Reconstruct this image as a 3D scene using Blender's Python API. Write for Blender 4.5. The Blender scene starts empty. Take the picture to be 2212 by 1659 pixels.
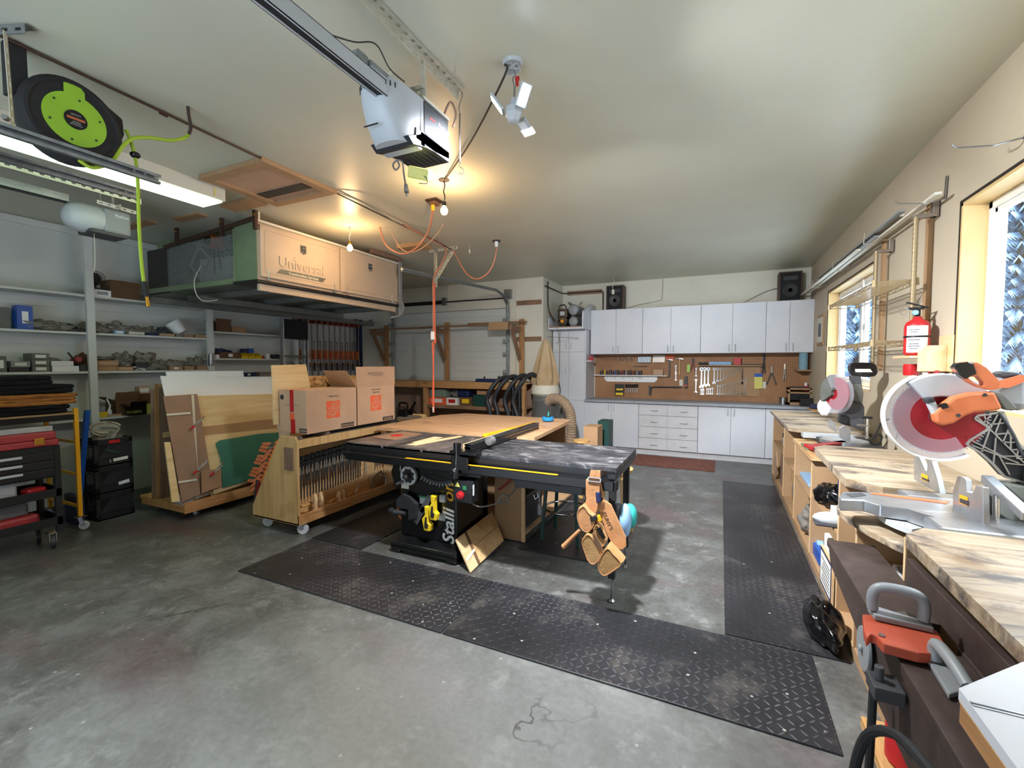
import bpy, bmesh, math, random
from mathutils import Vector, Matrix, Euler
random.seed(7)
SC = bpy.context.scene; COL = SC.collection
PI = math.pi
# ---------------------------------------------------------------- camera
FPX, CX, CY, EYE = 963.0, 1106.0, 829.5, 1.55
YAW, PIT = math.radians(25.1), math.atan(44.5 / 963)
cd = bpy.data.cameras.new('camera'); cam = bpy.data.objects.new('camera', cd); COL.objects.link(cam)
cd.sensor_width = 36; cd.lens = FPX / 2212 * 36; cd.clip_start = .02; cd.clip_end = 200
cam.location = (0, 0, EYE); cam.rotation_euler = (PI / 2 - PIT, 0, YAW)
SC.camera = cam
# ---------------------------------------------------------------- light
SC.view_settings.view_transform = 'Standard'; SC.view_settings.look = 'None'
SC.view_settings.gamma = 1; SC.view_settings.use_curve_mapping = False
SC.view_settings.exposure = 1.12
SC.cycles.use_denoising = True
SC.cycles.max_bounces = 8; SC.cycles.diffuse_bounces = 4; SC.cycles.glossy_bounces = 3
SC.cycles.transmission_bounces = 6; SC.cycles.transparent_max_bounces = 10
SC.cycles.sample_clamp_indirect = 6; SC.cycles.caustics_reflective = False; SC.cycles.caustics_refractive = False
W = bpy.data.worlds.new('world'); SC.world = W; W.use_nodes = True
nt = W.node_tree; bg = nt.nodes['Background']
tc = nt.nodes.new('ShaderNodeTexCoord'); sp = nt.nodes.new('ShaderNodeSeparateXYZ'); rp = nt.nodes.new('ShaderNodeValToRGB')
nt.links.new(tc.outputs['Generated'], sp.inputs[0]); nt.links.new(sp.outputs['Z'], rp.inputs[0]); nt.links.new(rp.outputs[0], bg.inputs[0])
rp.color_ramp.elements[0].position = 0.3; rp.color_ramp.elements[0].color = (.80, .89, 1.0, 1)
rp.color_ramp.elements[1].position = .6; rp.color_ramp.elements[1].color = (.86, .93, 1.0, 1)
mr = nt.nodes.new('ShaderNodeMapRange'); mr.inputs[1].default_value = .40; mr.inputs[2].default_value = .62; mr.inputs[3].default_value = .46; mr.inputs[4].default_value = 9.5
nt.links.new(sp.outputs['Z'], mr.inputs[0]); nt.links.new(mr.outputs[0], bg.inputs[1])
def lamp(name, kind, loc, energy, color, size=.1, rot=(0, 0, 0), sy=None, portal=False, spread=0):
    l = bpy.data.lights.new(name, kind); l.energy = energy; l.color = color
    if kind == 'AREA':
        l.size = size
        if sy: l.shape = 'RECTANGLE'; l.size_y = sy
        if spread: l.spread = math.radians(spread)
        if portal: l.cycles.is_portal = True
    elif kind != 'SUN': l.shadow_soft_size = size
    o = bpy.data.objects.new(name, l); COL.objects.link(o); o.location = loc; o.rotation_euler = rot
    return o
# portals only guide the sampling of the sky through the windows and the added door opening
lamp('portal_near_window', 'AREA', (1.42, 2.55, 1.89), 1, (1, 1, 1), 1.18, (0, PI / 2, 0), 1.9, True)
lamp('portal_far_window', 'AREA', (1.42, 6.1, 1.88), 1, (1, 1, 1), 1.2, (0, PI / 2, 0), 1.9, True)
lamp('portal_fill_opening', 'AREA', (-1.9, -1.35, 1.2), 1, (1, 1, 1), 3.0, (PI / 2, 0, 0), 2.4, True)
# ---------------------------------------------------------------- pixel to place (the photograph is 2212 x 1659)
_fw = Vector((-math.sin(YAW) * math.cos(PIT), math.cos(YAW) * math.cos(PIT), -math.sin(PIT)))
_rt = Vector((math.cos(YAW), math.sin(YAW), 0)); _up = _rt.cross(_fw)
def ray(x, y): return _fw + _rt * ((x - CX) / FPX) - _up * ((y - CY) / FPX)
def _at(x, y, a, v):
    d = ray(x, y); o = Vector((0, 0, EYE)); return o + d * ((v - o[a]) / d[a])
def onX(x, y, v): return _at(x, y, 0, v)
def onY(x, y, v): return _at(x, y, 1, v)
def onZ(x, y, v=0): return _at(x, y, 2, v)
# ---------------------------------------------------------------- materials
def lin(h):
    h = h.lstrip('#'); r = []
    for i in (0, 2, 4):
        c = int(h[i:i + 2], 16) / 255; r.append(c / 12.92 if c <= .04045 else ((c + .055) / 1.055) ** 2.4)
    return (*r, 1)
M = {}
def nodes(name):
    m = bpy.data.materials.new(name); m.use_nodes = True; n = m.node_tree; b = n.nodes['Principled BSDF']; return m, n, b
def _tex(n, scale=(1, 1, 1)):
    t = n.nodes.new('ShaderNodeTexCoord'); mp = n.nodes.new('ShaderNodeMapping'); mp.inputs['Scale'].default_value = scale
    n.links.new(t.outputs['Object'], mp.inputs[0]); return mp.outputs[0]
def _noise(n, vec, scale, detail=4, rough=.55, dist=0):
    k = n.nodes.new('ShaderNodeTexNoise'); k.inputs['Scale'].default_value = scale; k.inputs['Detail'].default_value = detail
    k.inputs['Roughness'].default_value = rough; k.inputs['Distortion'].default_value = dist; n.links.new(vec, k.inputs['Vector']); return k.outputs['Fac']
def _ramp(n, fac, stops):
    r = n.nodes.new('ShaderNodeValToRGB'); e = r.color_ramp.elements
    while len(e) < len(stops): e.new(.5)
    for i, (p, c) in enumerate(stops): e[i].position = p; e[i].color = lin(c) if isinstance(c, str) else (c, c, c, 1)
    n.links.new(fac, r.inputs[0]); return r.outputs[0]
def _mix(n, fac, a, b, mode='MIX'):
    k = n.nodes.new('ShaderNodeMix'); k.data_type = 'RGBA'; k.blend_type = mode
    for s, v in ((0, fac), (6, a), (7, b)):
        if hasattr(v, 'is_linked') or hasattr(v, 'links'): n.links.new(v, k.inputs[s])
        elif isinstance(v, str): k.inputs[s].default_value = lin(v)
        else: k.inputs[s].default_value = v if s == 0 else (v, v, v, 1)
    return k.outputs[2]
def _bump(n, b, h, strength=.3, dist=.01):
    k = n.nodes.new('ShaderNodeBump'); k.inputs['Strength'].default_value = strength; k.inputs['Distance'].default_value = dist
    n.links.new(h, k.inputs['Height']); n.links.new(k.outputs[0], b.inputs['Normal'])
def plain(name, c, rough=.55, metal=0, c2=None, scale=6, amt=.5, bump=0, bscale=60, spec=None, stretch=(1, 1, 1), trans=0, alpha=1, coat=0):
    m, n, b = nodes(name); b.inputs['Roughness'].default_value = rough; b.inputs['Metallic'].default_value = metal
    b.inputs['Base Color'].default_value = lin(c)
    if spec is not None: b.inputs['Specular IOR Level'].default_value = spec
    if c2:
        v = _tex(n, stretch); f = _noise(n, v, scale); col = _ramp(n, f, [(.5 - amt * .4, c), (.5 + amt * .4, c2)]); n.links.new(col, b.inputs['Base Color'])
    if bump:
        v = _tex(n, stretch); _bump(n, b, _noise(n, v, bscale, 3), bump)
    if trans: b.inputs['Transmission Weight'].default_value = trans
    if alpha < 1: b.inputs['Alpha'].default_value = alpha
    if coat: b.inputs['Coat Weight'].default_value = coat
    M[name] = m; return m
def wood(name, c, c2, c3=None, axis=0, scale=1.0, rough=.6, stain=None, samt=.62):
    m, n, b = nodes(name); s = [9, 9, 9]; s[axis] = .7; v = _tex(n, s)
    f = _noise(n, v, 2.2 * scale, 6, .6, 1.2); col = _ramp(n, f, [(.3, c2), (.5, c), (.72, c3 or c)])
    v2 = _tex(n); knot = _noise(n, v2, 3.1, 2, .4); col = _mix(n, _ramp(n, knot, [(.66, 0.0), (.74, 1.0)]), col, c2)
    if stain:
        st = _noise(n, _tex(n, [1.6 if i != axis else .7 for i in range(3)]), 3.0, 8, .7, .6)
        col = _mix(n, _ramp(n, st, [(samt, 0.0), (samt + .1, .85)]), col, stain)
    n.links.new(col, b.inputs['Base Color']); b.inputs['Roughness'].default_value = rough
    _bump(n, b, f, .12, .004); M[name] = m; return m
def glow(name, c, strength):
    m, n, b = nodes(name); b.inputs['Base Color'].default_value = lin(c); b.inputs['Emission Color'].default_value = lin(c)
    b.inputs['Emission Strength'].default_value = strength; M[name] = m; return m
# ---------------------------------------------------------------- mesh builder
def wm(o):
    return (wm(o.parent) @ o.matrix_basis) if o.parent else o.matrix_basis.copy()
class MB:
    def __init__(s): s.v = []; s.f = []; s.m = []; s.mi = 0; s.T = None
    def add(s, vs, fs):
        k = len(s.v)
        s.v += [(s.T @ Vector(p)) if s.T else Vector(p) for p in vs]
        for f in fs: s.f.append([i + k for i in f]); s.m.append(s.mi)
        return s
    def mat(s, i): s.mi = i; return s
    def box(s, x0, x1, y0, y1, z0, z1):
        v = [(x, y, z) for x in (x0, x1) for y in (y0, y1) for z in (z0, z1)]
        return s.add(v, [(0, 1, 3, 2), (4, 6, 7, 5), (0, 4, 5, 1), (2, 3, 7, 6), (0, 2, 6, 4), (1, 5, 7, 3)])
    def obox(s, c, d, rot=(0, 0, 0)):
        R = Euler(rot).to_matrix() if not isinstance(rot, Matrix) else rot
        c = Vector(c); v = [c + R @ Vector((x * d[0] / 2, y * d[1] / 2, z * d[2] / 2)) for x in (-1, 1) for y in (-1, 1) for z in (-1, 1)]
        return s.add(v, [(0, 1, 3, 2), (4, 6, 7, 5), (0, 4, 5, 1), (2, 3, 7, 6), (0, 2, 6, 4), (1, 5, 7, 3)])
    def bar(s, a, b, w, h, up=(0, 0, 1)):
        a, b = Vector(a), Vector(b); d = (b - a).normalized(); u = Vector(up)
        if abs(d.dot(u)) > .98: u = Vector((1, 0, 0))
        sd = d.cross(u).normalized(); u = sd.cross(d)
        v = [p + sd * (i * w / 2) + u * (j * h / 2) for p in (a, b) for i in (-1, 1) for j in (-1, 1)]
        return s.add(v, [(0, 1, 3, 2), (4, 6, 7, 5), (0, 4, 5, 1), (2, 3, 7, 6), (0, 2, 6, 4), (1, 5, 7, 3)])
    def cyl(s, a, b, r, r2=None, n=16, cap=True):
        a, b = Vector(a), Vector(b); r2 = r if r2 is None else r2; d = (b - a).normalized()
        u = Vector((0, 0, 1)) if abs(d.z) < .9 else Vector((1, 0, 0)); p = d.cross(u).normalized(); q = d.cross(p)
        v = []
        for c, rr in ((a, r), (b, r2)):
            v += [c + (p * math.cos(2 * PI * i / n) + q * math.sin(2 * PI * i / n)) * rr for i in range(n)]
        f = [(i, (i + 1) % n, n + (i + 1) % n, n + i) for i in range(n)]
        if cap: f += [tuple(range(n))[::-1], tuple(range(n, 2 * n))]
        return s.add(v, f)
    def tube(s, pts, r, n=8, closed=False, sub=0):
        P = [Vector(p) for p in pts]
        if sub: P = smooth_pts(P, sub, closed)
        N = len(P); v = []; prev = None
        for i, p in enumerate(P):
            if closed: d = P[(i + 1) % N] - P[i - 1]
            else: d = P[min(i + 1, N - 1)] - P[max(i - 1, 0)]
            d.normalize()
            if prev is None:
                u = Vector((0, 0, 1)) if abs(d.z) < .9 else Vector((1, 0, 0)); a = d.cross(u).normalized()
            else: a = (prev - d * prev.dot(d)).normalized()
            prev = a; b = d.cross(a); rr = r[i * len(r) // N] if isinstance(r, (list, tuple)) else r
            v += [p + (a * math.cos(2 * PI * k / n) + b * math.sin(2 * PI * k / n)) * rr for k in range(n)]
        f = []
        for i in range(N if closed else N - 1):
            j = (i + 1) % N
            f += [(i * n + k, i * n + (k + 1) % n, j * n + (k + 1) % n, j * n + k) for k in range(n)]
        if not closed: f += [tuple(range(n))[::-1], tuple(range((N - 1) * n, N * n))]
        return s.add(v, f)
    def prism(s, pts, ax, a, b):
        # pts: outline in the two other axes (kept in x, y, z order)
        def P(p, t): return (t, p[0], p[1]) if ax == 0 else ((p[0], t, p[1]) if ax == 1 else (p[0], p[1], t))
        n = len(pts); v = [P(p, a) for p in pts] + [P(p, b) for p in pts]
        return s.add(v, [tuple(range(n))[::-1], tuple(range(n, 2 * n))] + [(i, (i + 1) % n, n + (i + 1) % n, n + i) for i in range(n)])
    def ring(s, outer, inner, ax, a, b):
        # plate between two outlines with the same number of points
        def P(p, t): return (t, p[0], p[1]) if ax == 0 else ((p[0], t, p[1]) if ax == 1 else (p[0], p[1], t))
        n = len(outer); v = [P(p, t) for t in (a, b) for o in (outer, inner) for p in o]; f = []
        for i in range(n):
            j = (i + 1) % n
            f += [(i, j, n + j, n + i), (2 * n + i, 3 * n + i, 3 * n + j, 2 * n + j), (i, 2 * n + i, 2 * n + j, j), (n + i, n + j, 3 * n + j, 3 * n + i)]
        return s.add(v, f)
    def lathe(s, prof, c=(0, 0, 0), n=20, axis='z', rot=None):
        R = {'z': Matrix(), 'x': Matrix.Rotation(PI / 2, 4, 'Y'), 'y': Matrix.Rotation(-PI / 2, 4, 'X')}[axis].to_3x3() if rot is None else rot
        c = Vector(c); v = []
        for r, z in prof: v += [c + R @ Vector((r * math.cos(2 * PI * k / n), r * math.sin(2 * PI * k / n), z)) for k in range(n)]
        f = []
        for i in range(len(prof) - 1): f += [(i * n + k, i * n + (k + 1) % n, (i + 1) * n + (k + 1) % n, (i + 1) * n + k) for k in range(n)]
        f += [tuple(range(n))[::-1], tuple(range((len(prof) - 1) * n, len(prof) * n))]
        return s.add(v, f)
    def ball(s, c, r, n=12, m=8):
        r = (r, r, r) if not isinstance(r, (tuple, list)) else r
        c = Vector(c); v = [c + Vector((0, 0, r[2]))]
        for i in range(1, m):
            t = PI * i / m
            v += [c + Vector((r[0] * math.sin(t) * math.cos(2 * PI * k / n), r[1] * math.sin(t) * math.sin(2 * PI * k / n), r[2] * math.cos(t))) for k in range(n)]
        v.append(c - Vector((0, 0, r[2]))); f = [(0, 1 + k, 1 + (k + 1) % n) for k in range(n)]
        for i in range(m - 2): f += [(1 + i * n + k, 1 + (i + 1) * n + k, 1 + (i + 1) * n + (k + 1) % n, 1 + i * n + (k + 1) % n) for k in range(n)]
        l = len(v) - 1; f += [(l, 1 + (m - 2) * n + (k + 1) % n, 1 + (m - 2) * n + k) for k in range(n)]
        return s.add(v, f)
    def surf(s, fn, nu, nv):
        v = [fn(i / nu, j / nv) for i in range(nu + 1) for j in range(nv + 1)]
        return s.add(v, [(i * (nv + 1) + j, (i + 1) * (nv + 1) + j, (i + 1) * (nv + 1) + j + 1, i * (nv + 1) + j + 1) for i in range(nu) for j in range(nv)])
    def build(s, name, mat, parent=None, bev=0, smooth=False, sub=0, solid=0, seg=2):
        me = bpy.data.meshes.new(name); inv = wm(parent).inverted() if parent else None
        me.from_pydata([tuple(inv @ p) if inv else tuple(p) for p in s.v], [], s.f)
        for x in (mat if isinstance(mat, (list, tuple)) else [mat]): me.materials.append(M[x] if isinstance(x, str) else x)
        if any(s.m): me.polygons.foreach_set('material_index', s.m)
        bm = bmesh.new(); bm.from_mesh(me); bmesh.ops.recalc_face_normals(bm, faces=bm.faces); bm.to_mesh(me); bm.free()
        if smooth or sub:
            me.polygons.foreach_set('use_smooth', [True] * len(me.polygons))
            if not sub: me.set_sharp_from_angle(angle=math.radians(38))
        me.update(); o = bpy.data.objects.new(name, me); COL.objects.link(o)
        if parent: o.parent = parent; KIDS.setdefault(parent.name, []).append(o)
        if solid: k = o.modifiers.new('solid', 'SOLIDIFY'); k.thickness = solid; k.offset = 0
        if sub: k = o.modifiers.new('sub', 'SUBSURF'); k.levels = k.render_levels = sub
        if bev: k = o.modifiers.new('bev', 'BEVEL'); k.width = bev; k.segments = seg; k.limit_method = 'ANGLE'; k.angle_limit = math.radians(35); k.harden_normals = False
        return o
KIDS = {}
def smooth_pts(P, k, closed=False):
    out = []; N = len(P)
    for i in range(N if closed else N - 1):
        p0 = P[i - 1] if (closed or i) else P[0]; p1 = P[i]; p2 = P[(i + 1) % N]; p3 = P[(i + 2) % N] if closed else P[min(i + 2, N - 1)]
        for j in range(k):
            t = j / k; out.append(.5 * ((2 * p1) + (p2 - p0) * t + (2 * p0 - 5 * p1 + 4 * p2 - p3) * t * t + (3 * p1 - p0 - 3 * p2 + p3) * t ** 3))
    if not closed: out.append(P[-1])
    return out
def tag(o, label=None, cat=None, group=None, kind=None):
    if label: o['label'] = label
    if cat: o['category'] = cat
    if group: o['group'] = group
    if kind: o['kind'] = kind
    return o
def thing(name, label, cat, loc=(0, 0, 0), rz=0, group=None):
    o = bpy.data.objects.new(name, None); COL.objects.link(o); o.empty_display_size = .05
    o.location = loc; o.rotation_euler = (0, 0, rz); return tag(o, label, cat, group)
def dup(o, loc=None, rot=None, label=None, group=None, parent=None, scale=None):
    c = o.copy(); COL.objects.link(c)
    if parent: c.parent = parent; KIDS.setdefault(parent.name, []).append(c)
    if loc is not None: c.location = loc
    if rot is not None: c.rotation_euler = rot if isinstance(rot, (tuple, list)) else (0, 0, rot)
    if scale is not None: c.scale = scale if isinstance(scale, (tuple, list)) else (scale,) * 3
    if label: c['label'] = label
    if group: c['group'] = group
    for k in list(KIDS.get(o.name, [])): dup(k, parent=c)
    return c
def solo(b, name, mat, label, cat, base=None, group=None, **k):
    """a thing that is one mesh; its origin sits at its base"""
    if base is None:
        xs = [p.x for p in b.v]; ys = [p.y for p in b.v]; zs = [p.z for p in b.v]
        base = ((min(xs) + max(xs)) / 2, (min(ys) + max(ys)) / 2, min(zs))
    b.v = [p - Vector(base) for p in b.v]
    o = b.build(name, mat, **k); o.location = base; return tag(o, label, cat, group)
def text(s, size, mat, loc, rot, parent=None, name='lettering', ext=.0006, off=0, align='CENTER', shear=0, width=1, spacing=1):
    c = bpy.data.curves.new(name, 'FONT'); c.body = s; c.size = size; c.extrude = ext; c.offset = off; c.align_x = align; c.align_y = 'CENTER'; c.shear = shear
    c.space_character = spacing; c.resolution_u = 3
    t_ = bpy.data.objects.new('t', c); me = bpy.data.meshes.new_from_object(t_); bpy.data.objects.remove(t_); bpy.data.curves.remove(c)
    me.materials.clear(); me.materials.append(M[mat]); o = bpy.data.objects.new(name, me); COL.objects.link(o)
    R = rot.to_4x4() if isinstance(rot, Matrix) else Euler(rot).to_matrix().to_4x4()
    mw = Matrix.Translation(loc) @ R @ Matrix.Diagonal((width, 1, 1, 1))
    if parent: o.parent = parent; KIDS.setdefault(parent.name, []).append(o); mw = wm(parent).inverted() @ mw
    o.matrix_basis = mw; return o
def struct(b, name, mat, **k): return tag(b.build(name, mat, **k), kind='structure')
ORD = 'first second third fourth fifth sixth seventh eighth ninth tenth eleventh twelfth thirteenth fourteenth fifteenth sixteenth seventeenth eighteenth nineteenth twentieth'.split()
ORD += ['twenty-' + w for w in ORD[:9]] + ['thirtieth']
def rrect(w, h, r, n=4):
    o = []
    for cx, cy, a in ((w / 2 - r, h / 2 - r, 0), (-w / 2 + r, h / 2 - r, 90), (-w / 2 + r, -h / 2 + r, 180), (w / 2 - r, -h / 2 + r, 270)):
        for i in range(n + 1):
            t = math.radians(a + 90 * i / n); o.append((cx + r * math.cos(t), cy + r * math.sin(t)))
    return o
FX = Matrix(((0, 0, 1), (1, 0, 0), (0, 1, 0)))      # text read on a face looking +X
FXN = Matrix(((0, 0, -1), (-1, 0, 0), (0, 1, 0)))   # on a face looking -X
FYN = Matrix(((1, 0, 0), (0, 0, -1), (0, 1, 0)))    # on a face looking -Y
# ---------------------------------------------------------------- material library
plain('ceiling', '#d0cfbb', .38, c2='#bcbaa6', scale=.8, amt=.8, bump=.05, bscale=3)
plain('wall_white', '#dcdfda', .6, c2='#c6cac5', scale=1.4, amt=.9, bump=.08, bscale=12)
plain('wall_cream', '#cdbfa6', .6, c2='#b9ab94', scale=1.2, amt=.9, bump=.06, bscale=9)
plain('wall_pale', '#e0dccb', .6, c2='#cdc8b5', scale=1.5, amt=.9, bump=.05, bscale=9)
plain('reveal', '#e3c48c', .5, c2='#d3b27c', scale=2)
plain('vinyl', '#e9e9e6', .35)
plain('gap', '#2a211b', .9)
plain('laminate', '#dcdde1', .4, c2='#c9cbd2', scale=1.6, amt=.7)
plain('laminate_dirty', '#d6d6da', .45, c2='#c6c3c2', scale=7, amt=.9); plain('dark_green', '#123c36', .5)
plain('counter_gray', '#a4a9b0', .45, c2='#90959b', scale=14, amt=.6)
plain('black', '#0d0d0f', .4, c2='#17171a', scale=5)
plain('gloss_black', '#0a0a0c', .22, c2='#141417', scale=3, coat=.3)
plain('matte_black', '#141416', .8)
plain('rubber', '#1a1a1c', .75, c2='#242325', scale=20)
plain('charcoal', '#2e3034', .5)
plain('dark_gray', '#3c3e42', .5, c2='#4a4b4e', scale=9)
plain('gray', '#8b8e90', .45)
plain('light_gray', '#b8bbbd', .42)
plain('white', '#eceded', .5)
plain('offwhite', '#d8d4c4', .6)
plain('paper', '#e6e4dd', .7)
plain('red', '#b81f22', .4); plain('dark_red', '#7a1216', .45); plain('faded_red', '#a8383a', .5, c2='#8c2a2e', scale=9)
plain('guard_red', '#bb5238', .5, c2='#a8472f', scale=8); plain('orange', '#d3764a', .4, c2='#c0663c', scale=12, amt=.5)
plain('hd_orange', '#e2623a', .6)
plain('yellow', '#e8c322', .4); plain('mustard', '#e3a411', .45); plain('pale_yellow', '#d7cf6a', .5)
plain('blue', '#1550a8', .4); plain('navy', '#14214c', .5); plain('tape_blue', '#1f8fd6', .5); plain('light_blue', '#8fb4d6', .6)
plain('towel_blue', '#7fa3b3', .85, bump=.5, bscale=90)
plain('green', '#2e7a52', .6); plain('lime', '#a4d23a', .4, c2='#93c22e', scale=5); plain('hose_green', '#a9c832', .45)
plain('sheet_green', '#3f7a68', .55, c2='#336b5b', scale=2.5)
plain('teal', '#2fa39b', .7)
plain('steel', '#b4b6b8', .3, 1, c2='#8f9193', scale=18); plain('chrome', '#e0e0e2', .12, 1)
plain('galv', '#a9aeb0', .38, .9, c2='#8b9092', scale=26); plain('cast_iron', '#55504c', .5, .6, c2='#3a3634', scale=8, bump=.15)
plain('iron_brown', '#3f332f', .6, .3, c2='#53443e', scale=14, bump=.15, bscale=80)
plain('alum', '#c3c6c9', .35, .85, c2='#abaeb2', scale=10); plain('zinc', '#9a9186', .4, .8)
plain('brass', '#c99a3d', .3, 1); plain('copper_dark', '#4a362b', .5, .4)
plain('punched', '#cfcab8', .45, .25, c2='#bdb8a4', scale=16)
plain('wire_beige', '#a4916e', .4, .5)
plain('painted_gray', '#6c6f69', .5, c2='#5b5e58', scale=7)
plain('box_beige', '#c9b9a4', .5, c2='#b5a48f', scale=3, amt=.8)
plain('box_green', '#7b8a6c', .6, c2='#67765a', scale=6, amt=.8)
plain('box_dark', '#3d3a35', .7, c2='#2c2a27', scale=8)
plain('cardboard', '#b08a66', .8, c2='#a07c5a', scale=4); plain('card_light', '#c4a184', .8, c2='#b8967a', scale=3)
plain('card_dark', '#6f5038', .85, c2='#5d432f', scale=6); plain('card_gray', '#8d8078', .8)
plain('mdf', '#b08d68', .7, c2='#a2805c', scale=3); plain('mdf_brown', '#9b7c66', .7, c2='#8d705c', scale=4)
plain('hardboard', '#a27e60', .6)
plain('leather', '#c08a5c', .6, c2='#a8744a', scale=9, bump=.2); plain('suede', '#b08a5a', .9, c2='#94703f', scale=8, bump=.4, bscale=120)
plain('canvas', '#c9b491', .9, c2='#a98c66', scale=4, amt=.9, bump=.4)
plain('felt_orange', '#b37437', 1, c2='#9a5f29', scale=16, bump=.9, bscale=130); plain('felt_black', '#0c0c0d', 1, bump=.8, bscale=100)
plain('bag_clear', '#8c8a86', .25, alpha=.45); plain('bag_gray', '#6b655d', .45, c2='#8d877d', scale=7, bump=.4, bscale=20)
plain('bag_black', '#08080a', .18, bump=.5, bscale=14)
plain('rope', '#bdb6a4', .9, bump=.6, bscale=200); plain('cord_pink', '#c97d5e', .5); plain('cord_orange', '#e0643c', .5)
plain('cord_dark', '#2a2624', .6); plain('cord_gray', '#77736c', .5); plain('rug', '#7c4a3a', .95, c2='#5f3226', scale=20, bump=.4)
plain('duct', '#b39a80', .6, c2='#9c846b', scale=8); plain('saw_red', '#a3202c', .35, c2='#8b1822', scale=5)
plain('clear_guard', '#c9c6d0', .12, alpha=.17); plain('tote_clear', '#9fb5a4', .2, alpha=.5)
plain('plug_orange', '#e0701f', .5); plain('bandage', '#3e2d26', .8)
plain('tree_haze_blue', '#86a3bd', .95); plain('tree_bark', '#4a4038', .9); plain('ground_out', '#9aa3ad', .95)  # spruce foliage: bluish outdoor haze is mixed into its colour
wood('ply', '#cfa876', '#b98c57', '#dcba8b', 0, 1.0, .55); wood('ply_y', '#cfa876', '#b98c57', '#dcba8b', 1, 1.0, .5)
wood('ply_top', '#a6937a', '#856d52', '#b9ab95', 0, .8, .42, stain='#3f3a3c', samt=.52)
wood('ply_pale', '#dcc190', '#cfae78', '#e6cfa2', 1, .5, .6)
wood('ply_outfeed', '#c59a72', '#a5784f', '#d6b28c', 0, 1.2, .4, stain='#5e5450', samt=.66)
wood('pine', '#c79b63', '#a97c47', '#d4ab74', 1, 1.0, .6); wood('pine_x', '#b98a58', '#94683a', '#c99c68', 0, 1.0, .6)
wood('pine_z', '#b18455', '#8f6238', '#c2966a', 2, 1.0, .6)
wood('old_wood', '#8a6a50', '#6d5039', '#997a60', 0, 1.0, .7); wood('old_wood_z', '#7d6350', '#644d3c', '#8b7260', 2, 1.0, .7)
wood('cart_wood', '#c7a06c', '#b08a58', '#d0ab79', 2, .8, .5); wood('cart_rail', '#b78657', '#9a6a3c', '#c6986a', 1, .8, .5)
wood('stool_wood', '#c79a5c', '#b08348', '#d6ab6e', 2, .6, .4); wood('maple', '#dcb98c', '#cfa877', '#e4c59b', 1, .5, .5)
wood('redwood', '#8d5a48', '#74453a', '#9a6855', 0, 1, .6)
glow('bulb_glow', '#ffc98a', 28); glow('led_glow', '#dfe9ff', 26); glow('tube_glow', '#cdf7cf', 2.6)
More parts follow.
